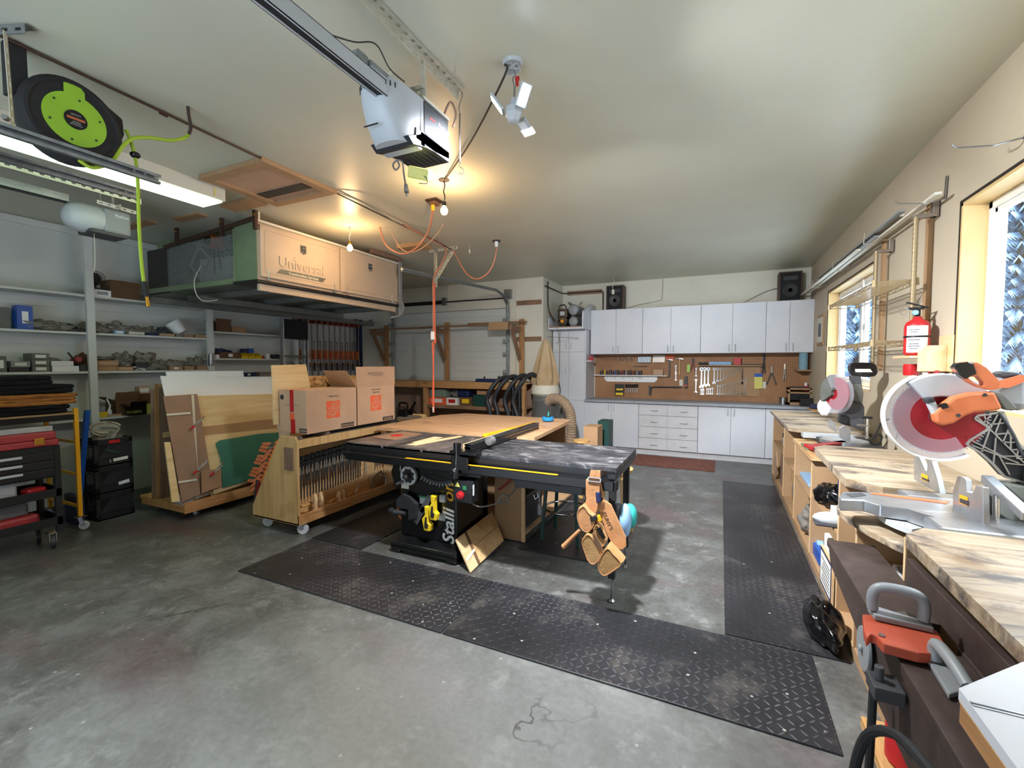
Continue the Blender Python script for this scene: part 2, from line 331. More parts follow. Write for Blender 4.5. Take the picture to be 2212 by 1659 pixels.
def special():
    # concrete
    m, n, b = nodes('concrete'); v = _tex(n)
    a = _noise(n, v, .55, 8, .62, .8); c = _ramp(n, a, [(.30, '#2f2e2a'), (.42, '#45443f'), (.52, '#5e5f5a'), (.60, '#6e706c'), (.72, '#403e39')])
    c = _mix(n, _ramp(n, _noise(n, v, 3.4, 8, .7, .5), [(.42, .0), (.58, .75)]), c, '#3a3832'); c = _mix(n, _ramp(n, _noise(n, v, 5.5, 9, .75), [(.55, .0), (.63, .45)]), c, '#94958f')
    r = _noise(n, _tex(n, (.8, 1.3, 1)), 1.1, 3, .5); c = _mix(n, _ramp(n, r, [(.56, 0.0), (.64, .55)]), c, '#54393a')
    sp_ = n.nodes.new('ShaderNodeTexVoronoi'); sp_.inputs['Scale'].default_value = 7; n.links.new(v, sp_.inputs['Vector'])
    c = _mix(n, _ramp(n, sp_.outputs['Distance'], [(.045, 1.0), (.06, 0.0)]), c, '#a3a198')
    wv = _noise(n, v, 2.2, 4); ad = n.nodes.new('ShaderNodeVectorMath'); ad.operation = 'ADD'; cm = n.nodes.new('ShaderNodeCombineXYZ')
    n.links.new(wv, cm.inputs[0]); n.links.new(wv, cm.inputs[1]); n.links.new(v, ad.inputs[0]); n.links.new(cm.outputs[0], ad.inputs[1])
    vo = n.nodes.new('ShaderNodeTexVoronoi'); vo.feature = 'DISTANCE_TO_EDGE'; vo.inputs['Scale'].default_value = .42; n.links.new(ad.outputs[0], vo.inputs['Vector'])
    gate = _ramp(n, _noise(n, v, .7, 2), [(.46, 0.0), (.56, .8)]); cr = _ramp(n, vo.outputs['Distance'], [(.003, 1.0), (.007, 0.0)])
    mu = n.nodes.new('ShaderNodeMath'); mu.operation = 'MULTIPLY'; n.links.new(gate, mu.inputs[0]); n.links.new(cr, mu.inputs[1])
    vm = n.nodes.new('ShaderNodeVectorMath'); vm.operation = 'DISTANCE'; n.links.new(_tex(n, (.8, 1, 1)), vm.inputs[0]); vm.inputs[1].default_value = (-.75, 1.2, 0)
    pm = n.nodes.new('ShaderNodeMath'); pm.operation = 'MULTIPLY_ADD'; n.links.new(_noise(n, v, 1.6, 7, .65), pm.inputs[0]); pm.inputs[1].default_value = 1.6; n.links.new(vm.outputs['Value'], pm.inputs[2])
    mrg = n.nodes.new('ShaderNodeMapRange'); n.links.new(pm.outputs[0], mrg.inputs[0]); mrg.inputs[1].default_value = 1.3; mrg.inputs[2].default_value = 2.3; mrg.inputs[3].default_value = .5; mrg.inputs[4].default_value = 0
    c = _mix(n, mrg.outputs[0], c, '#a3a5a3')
    c = _mix(n, mu.outputs[0], c, '#26231f')
    fine = _noise(n, v, 30, 5, .7); c = _mix(n, .18, c, _ramp(n, fine, [(.3, .07), (.7, .33)]))
    n.links.new(c, b.inputs['Base Color']); n.links.new(_ramp(n, a, [(.3, .28), (.7, .5)]), b.inputs['Roughness'])
    _bump(n, b, fine, .12, .004); M['concrete'] = m
    # diamond plate rubber mat
    m, n, b = nodes('diamond_mat'); v = _tex(n)
    sx = n.nodes.new('ShaderNodeSeparateXYZ'); n.links.new(v, sx.inputs[0])
    def mth(op, a_, b_=None, c_=None):
        k = n.nodes.new('ShaderNodeMath'); k.operation = op
        for i, t in enumerate((a_, b_, c_)):
            if t is None: continue
            if isinstance(t, (int, float)): k.inputs[i].default_value = t
            else: n.links.new(t, k.inputs[i])
        return k.outputs[0]
    P = .042
    ux = mth('MULTIPLY', sx.outputs[0], 1 / P); uy = mth('MULTIPLY', sx.outputs[1], 1 / P)
    s1 = mth('ADD', mth('FLOOR', ux), mth('FLOOR', uy)); par = mth('MODULO', mth('ABSOLUTE', s1), 2.0)
    fx = mth('SUBTRACT', mth('FRACT', ux), .5); fy = mth('SUBTRACT', mth('FRACT', uy), .5)
    p_ = mth('MULTIPLY', mth('ADD', fx, fy), .707); q_ = mth('MULTIPLY', mth('SUBTRACT', fx, fy), .707)
    def ell(A, B): return mth('ADD', mth('POWER', mth('MULTIPLY', A, 2.2), 2.0), mth('POWER', mth('MULTIPLY', B, 8.5), 2.0))
    e = mth('ADD', mth('MULTIPLY', ell(p_, q_), par), mth('MULTIPLY', ell(q_, p_), mth('SUBTRACT', 1.0, par)))
    h = _ramp(n, e, [(.5, 1.0), (1.1, 0.0)])
    d = _noise(n, v, 1.3, 7, .65); base = _ramp(n, d, [(.35, '#1b1b1e'), (.6, '#2b2b2f'), (.8, '#45423f')])
    dirt = _noise(n, v, 2.6, 8, .75); base = _mix(n, _ramp(n, dirt, [(.54, 0.0), (.70, .5)]), base, '#6b635a')
    tip = _mix(n, h, base, _mix(n, _ramp(n, _noise(n, v, 1.8, 5), [(.45, 0.0), (.7, .55)]), base, '#77737a'))
    vs = n.nodes.new('ShaderNodeTexVoronoi'); vs.inputs['Scale'].default_value = 9; n.links.new(v, vs.inputs['Vector'])
    tip = _mix(n, _ramp(n, vs.outputs['Distance'], [(.05, .9), (.08, 0.0)]), tip, '#a8a499')
    n.links.new(tip, b.inputs['Base Color']); b.inputs['Roughness'].default_value = .42; _bump(n, b, h, .6, .003); M['diamond_mat'] = m
    # pegboard
    m, n, b = nodes('pegboard'); v = _tex(n); sx = n.nodes.new('ShaderNodeSeparateXYZ'); n.links.new(v, sx.inputs[0])
    def mt(op, a_, b_=None):
        k = n.nodes.new('ShaderNodeMath'); k.operation = op
        for i, t in enumerate((a_, b_)):
            if t is None: continue
            if isinstance(t, (int, float)): k.inputs[i].default_value = t
            else: n.links.new(t, k.inputs[i])
        return k.outputs[0]
    fx = mt('SUBTRACT', mt('FRACT', mt('MULTIPLY', sx.outputs[0], 39.4)), .5); fz = mt('SUBTRACT', mt('FRACT', mt('MULTIPLY', sx.outputs[2], 39.4)), .5)
    rr = mt('ADD', mt('MULTIPLY', fx, fx), mt('MULTIPLY', fz, fz)); hole = _ramp(n, rr, [(.035, 1.0), (.06, 0.0)])
    c = _ramp(n, _noise(n, v, 2.5, 4), [(.35, '#9f6f45'), (.65, '#b3845a')]); c = _mix(n, hole, c, '#40281a')
    n.links.new(c, b.inputs['Base Color']); b.inputs['Roughness'].default_value = .6; M['pegboard'] = m
    # OSB
    m, n, b = nodes('osb'); v = _tex(n, (1, 1, 1)); vo = n.nodes.new('ShaderNodeTexVoronoi'); vo.inputs['Scale'].default_value = 22; n.links.new(_tex(n, (1, 1, 2.5)), vo.inputs['Vector'])
    c = _ramp(n, vo.outputs['Color'], [(.2, '#8a6238'), (.5, '#b98d57'), (.8, '#d3ac74')]); n.links.new(c, b.inputs['Base Color']); b.inputs['Roughness'].default_value = .7; M['osb'] = m
    # glass that lets the daylight straight through and mirrors a little
    m = bpy.data.materials.new('window_glass'); m.use_nodes = True; n = m.node_tree; n.nodes.clear()
    o = n.nodes.new('ShaderNodeOutputMaterial'); mx = n.nodes.new('ShaderNodeMixShader'); t = n.nodes.new('ShaderNodeBsdfTransparent'); g = n.nodes.new('ShaderNodeBsdfGlossy')
    g.inputs['Roughness'].default_value = .02; mx.inputs[0].default_value = .05; t.inputs[0].default_value = (.95, .98, 1, 1)
    n.links.new(t.outputs[0], mx.inputs[1]); n.links.new(g.outputs[0], mx.inputs[2]); n.links.new(mx.outputs[0], o.inputs[0]); M['window_glass'] = m
    # worn black painted table with pale scuffs
    m, n, b = nodes('worn_black'); v = _tex(n, (1, 1.6, 1)); a = _noise(n, v, 4.2, 9, .72, 1.4)
    c = _ramp(n, a, [(.44, '#26262a'), (.56, '#48474a'), (.66, '#8a8682')]); n.links.new(c, b.inputs['Base Color']); b.inputs['Roughness'].default_value = .4; M['worn_black'] = m
    m, n, b = nodes('saw_top'); v = _tex(n, (1.4, .6, 1)); a = _noise(n, v, 2.6, 9, .7, 1.0)
    c = _ramp(n, a, [(.36, '#2f2c2c'), (.5, '#544d4b'), (.62, '#86796f'), (.72, '#4a4342')]); n.links.new(c, b.inputs['Base Color']); b.inputs['Roughness'].default_value = .38; b.inputs['Metallic'].default_value = .3; M['saw_top'] = m
    # garage door skin
special()
# ---------------------------------------------------------------- the shell
CH = 3.05
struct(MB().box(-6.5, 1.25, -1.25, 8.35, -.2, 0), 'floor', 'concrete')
struct(MB().box(-6.7, 1.45, -1.45, 8.55, CH, CH + .12), 'ceiling', 'ceiling')
b = MB(); b.box(-6.62, -6.5, -1.25, 7.42, 0, CH)
struct(b, 'wall_left', 'wall_white')
tag(struct(MB().box(-6.499, -6.475, -1.2, 7.3, 2.97, 3.04), 'trim_1', 'wall_white'), kind='structure')
b = MB()
for y0, y1, z0, z1 in ((-1.25, 1.60, 0, CH), (1.60, 3.50, 0, 1.30), (1.60, 3.50, 2.48, CH), (3.50, 5.12, 0, CH), (5.12, 7.05, 0, 1.29), (5.12, 7.05, 2.47, CH), (7.05, 8.35, 0, CH)):
    b.box(1.25, 1.45, y0, y1, z0, z1)
struct(b, 'wall_right', 'wall_cream')
struct(MB().box(-2.94, 1.25, 8.35, 8.5, 0, CH), 'wall_far', 'wall_pale')
struct(MB().box(-2.94, -2.82, 7.3, 8.35, 0, CH), 'wall_jut', 'wall_pale')
b = MB()
for x0, x1, z0, z1 in ((-6.5, -6.15, 0, CH), (-6.15, -3.45, 2.56, CH), (-3.45, -2.94, 0, CH)): b.box(x0, x1, 7.3, 7.42, z0, z1)
struct(b, 'wall_garage', 'wall_pale')
# wall behind the viewer, with an unseen door opening added for fill light
b = MB()
for x0, x1, z0, z1 in ((-6.5, -3.7, 0, CH), (-3.7, -.3, 2.45, CH), (-.3, 1.25, 0, CH)): b.box(x0, x1, -1.4, -1.25, z0, z1)
struct(b, 'wall_back', 'wall_pale')
# far overhead door: five sections
D = tag(thing('door_1', None, None, (-4.8, 7.36, 0)), kind='structure')
for k in range(5):
    z0 = k * .51; bb = MB().box(-6.15, -3.45, 7.35, 7.39, z0, z0 + .51)
    for j in range(3): bb.box(-6.15, -3.45, 7.342, 7.352, z0 + .12 + j * .13, z0 + .127 + j * .13)
    bb.build('door_panel', 'wall_white', D, bev=.006)
MB().box(-6.2, -3.4, 7.40, 7.43, 0, 2.7).build('door_backing', 'wall_white', D)
struct(MB().box(-6.2, -3.42, 7.275, 7.3, 2.55, 2.64), 'trim_2', 'wall_pale')
struct(MB().box(-3.45, -3.33, 7.27, 7.3, 0, 2.9).box(-4.88, -4.76, 7.27, 7.3, 2.64, 3.04), 'trim_3', 'wall_pale')
# windows
def window(n, y0, y1, z0, z1, splits):
    w = tag(thing(n, None, None, (1.35, (y0 + y1) / 2, z0)), kind='structure')
    t = .018
    MB().box(1.25, 1.40, y0, y0 + t, z0, z1).box(1.25, 1.40, y1 - t, y1, z0, z1).box(1.25, 1.40, y0, y1, z1 - t, z1).box(1.25, 1.40, y0, y1, z0, z0 + t).build('reveal_board', 'reveal', w)
    f = MB(); a = .045
    f.box(1.36, 1.42, y0 + t, y0 + t + a, z0 + t, z1 - t).box(1.36, 1.42, y1 - t - a, y1 - t, z0 + t, z1 - t).box(1.36, 1.42, y0 + t, y1 - t, z1 - t - a, z1 - t).box(1.36, 1.42, y0 + t, y1 - t, z0 + t, z0 + t + a)
    f.build('window_frame', 'vinyl', w, bev=.006)
    ys = [y0 + t + a] + list(splits) + [y1 - t - a]
    for s in splits: MB().box(1.35, 1.42, s - .035, s + .035, z0 + t, z1 - t).build('mullion', 'vinyl', w, bev=.006)
    for i in range(len(ys) - 1):
        A, B = ys[i] + (.035 if i else 0), ys[i + 1] - (.035 if i < len(splits) else 0)
        s = MB(); q = .03
        s.box(1.37, 1.40, A, A + q, z0 + t + a, z1 - t - a).box(1.37, 1.40, B - q, B, z0 + t + a, z1 - t - a).box(1.37, 1.40, A, B, z1 - t - a - q, z1 - t - a).box(1.37, 1.40, A, B, z0 + t + a, z0 + t + a + q)
        sa = s.build('sash', 'vinyl', w, bev=.004)
        MB().box(1.384, 1.388, A + q, B - q, z0 + t + a + q, z1 - t - a - q).build('glass_pane', 'window_glass', w)
    MB().box(1.245, 1.252, y0 - .008, y1 + .008, z1, z1 + .014).box(1.245, 1.252, y1, y1 + .008, z0, z1).build('shadow_gap', 'gap', w)
window('window_1', 1.60, 3.50, 1.30, 2.48, [2.2])
window('window_2', 5.12, 7.05, 1.29, 2.47, [5.95])
# outside: ground and spruces seen through the glass
struct(MB().box(1.46, 30, -12, 40, -.6, -.5), 'ground', 'ground_out')
struct(MB().box(-20, 1.4, -30, -1.42, -.3, -.05), 'trim_4', 'ground_out').name = 'driveway'
def spruce(x, y, h, label):
    t = thing('spruce_tree', label, 'tree', (x, y, -.5), group='spruce trees outside the windows')
    MB().cyl((x, y, -.5), (x, y, h), .14, .03, 8).build('trunk', 'tree_bark', t)
    f = MB(); R = random.Random(int(x * 10 + y))
    L = 26
    for i in range(L):
        z = .2 + (h - .3) * i / L; r = (1 - i / L) * 1.9 + .15
        for k in range(22):
            a = R.uniform(0, 2 * PI); rr = r * R.uniform(.7, 1.1); d = Vector((math.cos(a), math.sin(a), 0)); s = Vector((-d.y, d.x, 0))
            for j in range(7):
                q = (j + 1) / 7; p = Vector((x, y, z + .3 * math.sin(7 * a))) + d * rr * q + Vector((0, 0, -.35 * q * rr * .5)); w_ = .03 + .08 * (1 - abs(q - .4))
                f.add([p - s * w_ + Vector((0, 0, -.12)), p + d * .13, p + s * w_ + Vector((0, 0, -.12)), p + Vector((0, 0, .05))], [(0, 1, 3), (1, 2, 3)])
    f.build('foliage', 'tree_haze_blue', t)
for x, y, h, l in ((5.25, 12.2, 6.0, 'tall spruce seen through the near window'), (9.2, 20.5, 9.5, 'broad spruce farther out behind the near window glass'),
                   (4.0, 17.9, 6.0, 'spruce seen through the far window beside the wire shelves')):
    spruce(x, y, h, l)
# ================================================================ ceiling
def punched(b, a, c, w, up, n=None, t=.003):
    """one flange of slotted steel: a ladder of strips that leaves a row of square holes"""
    a, c = Vector(a), Vector(c); d = (c - a); L = d.length; d.normalize(); u = Vector(up).normalized(); s = d.cross(u).normalized()
    e = w * .34; pitch = .05 if n is None else L / n; k = max(1, int(L / pitch)); pitch = L / k; h = pitch * .45
    for sg in (-1, 1):
        o = s * (sg * (w / 2 - e / 2)); b.bar(a + o, c + o, e, t, u)
    for i in range(k + 1):
        p0 = a + d * (i * pitch - (pitch - h) / 2 if i else 0); p1 = a + d * min(L, (i * pitch + (pitch - h) / 2))
        if (p1 - p0).length > .002: b.bar(p0, p1, w - 2 * e, t, u)
    return b
def angle_iron(b, a, c, w=.038, u1=(0, 0, 1), u2=(1, 0, 0)):
    a, c = Vector(a), Vector(c); u1, u2 = Vector(u1), Vector(u2)
    punched(b, a + u2 * w / 2, c + u2 * w / 2, w, u1); punched(b, a - u1 * w / 2, c - u1 * w / 2, w, u2); return b
# --- main opener
op = thing('garage_door_opener', 'grey overhead door opener with dark lens cover on the ceiling beside the LED lamp', 'door opener', (-1.44, 1.84, 2.60))
hb = MB()
prof = []
def dome(u, v):
    # nose of the housing, bulging towards the camera
    a = PI * u; y = 1.82 - .24 * math.sin(a) ** .6; x = -1.44 - .115 * math.cos(a) * (abs(math.cos(a)) ** -.35 if abs(math.cos(a)) > .02 else 0)
    z = 2.585 + .235 * v; s = 1 - .42 * (1 - v) ** 2.2
    return Vector((-1.44 + (x + 1.44) * (1 - .10 * (1 - v) ** 2), 1.82 - (1.82 - y) * s, z))
hb.surf(dome, 18, 10)
hb.box(-1.555, -1.325, 1.80, 1.83, 2.60, 2.82)
n_ = 18; top = [dome(i / n_, 1) for i in range(n_ + 1)]; bot = [dome(i / n_, 0) for i in range(n_ + 1)]
hb.add(top, [tuple(range(n_ + 1))]); hb.add(bot, [tuple(range(n_ + 1))])
hb.build('housing', 'light_gray', op, smooth=True)
for i in range(13):
    vb = MB()
    p = dome(.12 + i * .055, .93); q = dome(.12 + i * .055, .84); c_ = Vector((-1.44, 1.85, p.z)); o_ = (p - c_).normalized() * .002
    vb.bar(p + o_, q + o_, .004, .003, (p - c_).normalized())
    vb.build('vent_slot', 'matte_black', op)
MB().box(-1.555, -1.322, 1.815, 2.04, 2.66, 2.825).build('lens_cover', 'dark_gray', op, bev=.012)
lb = MB().prism([(1.70, 2.60), (1.78, 2.64), (1.82, 2.665), (2.045, 2.665), (2.045, 2.63), (1.83, 2.60), (1.74, 2.575)], 0, -1.55, -1.325)
lb.box(-1.55, -1.325, 1.76, 2.045, 2.612, 2.665)
for i in range(7): lb.box(-1.54 + i * .03, -1.535 + i * .03, 1.80, 2.03, 2.604, 2.63)
lb.build('lower_cover', 'charcoal', op, bev=.006)
MB().box(-1.555, -1.32, 1.82, 2.045, 2.825, 2.838).build('top_plate', 'offwhite', op)
MB().box(-1.50, -1.42, 1.605, 1.61, 2.628, 2.632).build('slot', 'matte_black', op)
text('Python', .035, 'white', (-1.3205, 1.985, 2.755), FX, op, shear=.25)
MB().box(-1.321, -1.3205, 1.865, 1.91, 2.752, 2.762).build('brand_mark', 'faded_red', op, bev=.002)
rl = MB(); rl.box(-1.415, -1.412, -1.2, 1.62, 2.735, 2.80).box(-1.368, -1.365, -1.2, 1.62, 2.735, 2.80).box(-1.415, -1.365, -1.2, 1.62, 2.797, 2.80).box(-1.415, -1.405, -1.2, 1.62, 2.735, 2.738).box(-1.375, -1.365, -1.2, 1.62, 2.735, 2.738)
rl.build('rail', 'light_gray', op)
MB().box(-1.403, -1.377, -1.2, 1.60, 2.74, 2.752).build('drive_chain', 'rubber', op)
MB().box(-1.42, -1.36, 1.50, 1.64, 2.80, 2.83).box(-1.41, -1.37, 1.44, 1.50, 2.79, 2.84).build('rail_clamp', 'galv', op, bev=.004)
hg = MB(); punched(hg, (-1.34, 1.84, 2.83), (-1.34, 1.84, 3.02), .032, (0, 1, 0)); hg.build('hanger_strap', 'punched', op); hg = MB(); punched(hg, (-1.54, 1.84, 2.83), (-1.54, 1.84, 3.02), .032, (0, 1, 0))
hg.build('hanger_strap', 'punched', op)
hg = MB(); angle_iron(hg, (-1.60, 1.80, 2.885), (-1.33, 1.84, 2.885), .03, (0, 0, 1), (0, -1, 0)); hg.build('cross_angle', 'punched', op)
MB().tube([(-1.39, 1.3, 2.81), (-1.37, 1.42, 2.85), (-1.33, 1.5, 2.88), (-1.36, 1.62, 2.86), (-1.34, 1.7, 2.84)], .003, 6, sub=5).build('control_wire', 'cord_dark', op)
MB().tube([(-1.33, 2.0, 2.83), (-1.31, 2.02, 2.90), (-1.30, 2.04, 2.91), (-1.29, 2.06, 2.86), (-1.31, 2.06, 2.80)], .006, 8, sub=5).build('armoured_cable', 'mdf_brown', op)
MB().tube([(-1.50, 1.84, 2.58), (-1.53, 1.84, 2.56), (-1.515, 1.84, 2.53), (-1.49, 1.84, 2.545), (-1.50, 1.84, 2.575), (-1.47, 1.84, 2.56), (-1.462, 1.84, 2.50), (-1.455, 1.845, 2.44)], .0045, 6, sub=6).cyl((-1.455, 1.845, 2.45), (-1.45, 1.845, 2.41), .009, .013, 10).box(-1.455, -1.453, 1.842, 1.848, 2.39, 2.41).box(-1.447, -1.445, 1.842, 1.848, 2.39, 2.41).build('power_cord', 'cord_gray', op)
rc = thing('receiver_box', 'small yellow-green plastic receiver box dangling under the overhead door opener', 'receiver', (-1.40, 1.86, 2.50))
MB().obox((-1.405, 1.90, 2.515), (.11, .07, .055), (.35, .25, .3)).build('case', 'pale_yellow', rc, bev=.006)
MB().obox((-1.412, 1.875, 2.505), (.05, .004, .03), (.35, .25, .3)).build('label_sticker', 'light_gray', rc)
MB().tube([(-1.37, 1.88, 2.49), (-1.35, 1.88, 2.47), (-1.36, 1.89, 2.455), (-1.40, 1.88, 2.46)], .002, 5, sub=4).build('wire', 'cord_dark', rc)
b = MB(); angle_iron(b, (-1.345, .95, 3.045), (-1.345, 2.17, 3.045), .045, (0, 0, 1), (1, 0, 0))
solo(b, 'slotted_angle', 'punched', 'long slotted cream steel angle screwed to the ceiling above the overhead door opener', 'steel angle')
bc = thing('bungee_cord', 'short grey bungee cord with two wire hooks hanging from the slotted ceiling angle', 'bungee cord', (-1.33, 2.17, 3.0))
MB().tube([(-1.335, 2.17, 2.93), (-1.337, 2.17, 2.80), (-1.335, 2.17, 2.67)], .0045, 8).build('cord', 'cord_gray', bc)
MB().tube([(-1.345, 2.17, 3.03), (-1.325, 2.17, 3.045), (-1.318, 2.17, 3.02), (-1.34, 2.17, 2.97), (-1.335, 2.17, 2.93)], .0028, 6, sub=5).build('hook', 'steel', bc)
MB().tube([(-1.335, 2.17, 2.67), (-1.34, 2.17, 2.645), (-1.315, 2.17, 2.625), (-1.32, 2.17, 2.60), (-1.345, 2.17, 2.61)], .0028, 6, sub=5).build('hook', 'steel', bc)
# --- ceiling box with loose wires and the LED lamp
cb = thing('junction_box', 'open round ceiling box stuffed with loose wires above the LED lamp', 'junction box', (-.97, 2.08, 3.05))
MB().lathe([(.05, -.002), (.052, .0), (.045, -.016), (.04, -.014)], (-.97, 2.08, 3.05), 24).build('box_ring', 'light_gray', cb, smooth=True)
R = random.Random(3); wb = MB()
for k in range(7):
    pts = [(-.97 + .035 * math.cos(a + k) * R.uniform(.5, 1.2), 2.08 + .035 * math.sin(a + k) * R.uniform(.5, 1.2), 3.035 - R.uniform(.0, .035)) for a in [j * .9 for j in range(7)]]
    wb.tube(pts, .0022, 5, sub=4)
wb.build('loose_wires', 'light_gray', cb)
ld = thing('led_lamp', 'white three-panel LED garage lamp glowing cold white under the ceiling box', 'lamp', (-.965, 2.08, 2.80))
MB().tube([(-.97, 2.08, 3.03), (-.955, 2.08, 2.99), (-.97, 2.08, 2.97), (-.963, 2.08, 2.93), (-.964, 2.08, 2.865)], .0028, 6, sub=5).tube([(-.955, 2.08, 2.97), (-.955, 2.08, 2.93), (-.962, 2.08, 2.865)], .002, 6, sub=5).build('cord', 'cord_gray', ld)
MB().box(-.957, -.935, 2.075, 2.088, 2.955, 2.975).box(-.952, -.94, 2.075, 2.088, 2.93, 2.955).build('alligator_clip', 'red', ld, bev=.003)
MB().lathe([(.012, 0), (.016, -.01), (.016, -.035), (.013, -.05)], (-.965, 2.08, 2.875), 16).build('socket', 'light_gray', ld, smooth=True)
MB().lathe([(.02, 0), (.045, -.008), (.047, -.04), (.035, -.055), (.028, -.075), (.01, -.08)], (-.965, 2.08, 2.835), 6).build('hub', 'light_gray', ld, bev=.003)
for ang, tilt in ((200, .95), (330, .95), (80, .35)):
    a = math.radians(ang); d = Vector((math.cos(a), math.sin(a), 0)); s = Vector((-d.y, d.x, 0)); dn = (d * math.cos(tilt) + Vector((0, 0, math.sin(tilt)))).normalized() if ang != 80 else (d * .8 + Vector((0, 0, -.3))).normalized()
    nrm = s.cross(dn).normalized(); nrm = nrm if nrm.z < 0 else -nrm
    c0 = Vector((-.965, 2.08, 2.80)) + d * .045; c1 = c0 + dn * .115
    pb = MB(); pb.bar(c0 + dn * .01, c1, .062, .014, nrm); pl = pb.build('lamp_panel', 'light_gray', ld, bev=.003)
    MB().bar(c0 + dn * .022 + nrm * .0085, c1 - dn * .012 + nrm * .0085, .038, .002, nrm).build('led_strip', 'led_glow' if ang != 80 else 'white', pl)
for p_, d_, e_ in (((-.95, 2.16, 2.74), (.15, 1, -1.0), 66), ((-.88, 2.04, 2.76), (1, .25, -.85), 18), ((-1.05, 2.06, 2.76), (-1, .1, -1.2), 7)):
    lamp('led_light', 'AREA', p_, e_, (.90, .94, 1.0), .12, Vector(d_).to_track_quat('-Z', 'Y').to_euler(), spread=125)
# --- bulbs
def bulb(x, y, zt, zc, lbl, e):
    t = thing('light_bulb', lbl, 'light bulb', (x, y, zc - .06), group='bare bulbs hanging from the ceiling')
    R = random.Random(int(x * 100)); pts = [(x + R.uniform(-.008, .008), y, zt - (zt - zc - .07) * k / 4) for k in range(5)]; pts[-1] = (x, y, zc + .062)
    MB().tube(pts, .003, 6, sub=4).tube([(p[0] + .006, p[1], p[2]) for p in pts[:-1]] + [(x, y, zc + .07)], .0025, 6, sub=4).build('cord', 'cord_dark' if e > 35 else 'offwhite', t)
    MB().lathe([(.008, .078), (.0165, .072), (.0165, .045), (.014, .036)], (x, y, zc), 16).build('socket', 'black' if e > 35 else 'brass', t, smooth=True)
    MB().lathe([(.004, -.033), (.017, -.029), (.027, -.014), (.03, 0), (.027, .014), (.017, .028), (.0135, .04)], (x, y, zc), 24).build('glass_envelope', 'bulb_glow', t, smooth=True)
    MB().lathe([(.045, 0), (.04, -.003), (.01, -.004)], (x, y, zt), 16).build('ceiling_hole_cover', 'box_dark' if e > 35 else 'light_gray', t)
    lamp('bulb_light', 'POINT', (x, y, zc), e, (1, .62, .30), .035)
    return t
bulb(-2.08, 3.13, 3.045, 2.80, 'glowing bare bulb hanging nearest the middle of the room, under the black cord', 42)
bulb(-3.67, 3.69, 3.045, 2.80, 'glowing bare bulb in front of the hanging truck box', 30)
solo(MB().tube([(-1.0, 2.05, 3.03), (-1.02, 2.08, 2.99), (-1.5, 2.58, 3.00), (-2.06, 3.11, 3.035)], .006, 6, sub=8), 'extension_cable', 'cord_dark', 'dark cord sagging from the open ceiling box to the middle bulb', 'cord')
# --- conduit, cords, outlet box, slotted bracket
solo(MB().tube([(-2.93, -.6, 3.035), (-2.99, .9, 3.035), (-3.05, 2.22, 3.035)], .0075, 8).cyl((-3.035, 1.57, 3.035), (-3.04, 1.61, 3.035), .012, None, 8), 'conduit', 'copper_dark', 'thin dark pipe running along the ceiling above the hose reel to the attic hatch', 'pipe')
solo(MB().tube([(-3.07, 2.93, 3.035), (-3.12, 3.8, 3.03), (-3.17, 4.6, 3.035), (-3.15, 4.92, 3.0)], .006, 6, sub=4), 'cable', 'cord_dark', 'dark cable stretched along the ceiling from the attic hatch to the slotted bracket', 'cable')
solo(MB().tube([(-3.05, 2.94, 3.038), (-2.98, 3.2, 3.01), (-3.05, 3.75, 2.99), (-3.10, 3.9, 3.035)], .004, 6, sub=5), 'cable', 'cord_gray', 'thin grey cable sagging beside the dark one just past the attic hatch', 'cable')
ob = thing('outlet_box', 'ceiling outlet box with a yellow plug next to the middle bulb', 'outlet', (-2.42, 3.48, 3.05))
MB().box(-2.48, -2.36, 3.42, 3.54, 3.035, 3.05).build('cover_plate', 'copper_dark', ob); MB().box(-2.455, -2.385, 3.44, 3.52, 3.005, 3.035).build('outlet_body', 'card_dark', ob, bev=.004)
MB().cyl((-2.43, 3.47, 3.005), (-2.43, 3.47, 2.955), .02, .016, 12).build('plug', 'mustard', ob, bev=.003)
def cpx(L, Y_): return [onY(x, y, Y_) for x, y in L]
oc = thing('extension_cable', 'orange extension cord looping from the ceiling outlet and hanging down to the workbench', 'cord', (-3.43, 4.9, .8))
lo = cpx([(936, 445), (925, 500), (900, 535), (868, 548), (835, 530), (820, 490), (818, 468), (828, 462)], 3.9)
lo[0] = Vector((-2.43, 3.47, 2.96)); lo[1] = lo[1] * .6 + onY(925, 500, 3.5) * .4
lo += [Vector((-3.11, 3.95, 3.03)), Vector((-3.15, 4.4, 3.02)), Vector((-3.20, 4.85, 3.0)), Vector((-3.33, 4.9, 2.8)), Vector((-3.43, 4.9, 2.66)), Vector((-3.43, 4.89, 2.3)), Vector((-3.44, 4.9, 1.95))]
MB().tube(lo, .0085, 8, sub=6).build('cord', 'cord_pink', oc, smooth=True)
MB().tube([(-3.445, 4.9, 1.90), (-3.43, 4.91, 1.84), (-3.455, 4.9, 1.80), (-3.445, 4.9, 1.5), (-3.455, 4.9, 1.2), (-3.455, 4.9, .95)], .0085, 8, sub=6).tube([(-3.415, 4.9, 2.6), (-3.415, 4.9, 2.2), (-3.41, 4.9, 1.93), (-3.405, 4.9, 1.83), (-3.435, 4.9, 1.76), (-3.44, 4.9, 1.4), (-3.44, 4.9, .9)], .0085, 8, sub=6).build('cord', 'cord_orange', oc, smooth=True)
MB().box(-3.475, -3.415, 4.885, 4.925, 1.86, 1.97).build('outlet_body', 'white', oc, bev=.006)
MB().cyl((-3.448, 4.9, .97), (-3.448, 4.9, .90), .014, .012, 10).build('plug', 'white', oc)
solo(MB().tube([onY(x, y, 4.1) for x, y in ((960, 432), (962, 470), (945, 505), (905, 540), (870, 540), (845, 500), (832, 466))], .006, 6, sub=6), 'extension_cable', 'card_light', 'thinner tan cord looping beside the orange one near the ceiling outlet', 'cord')
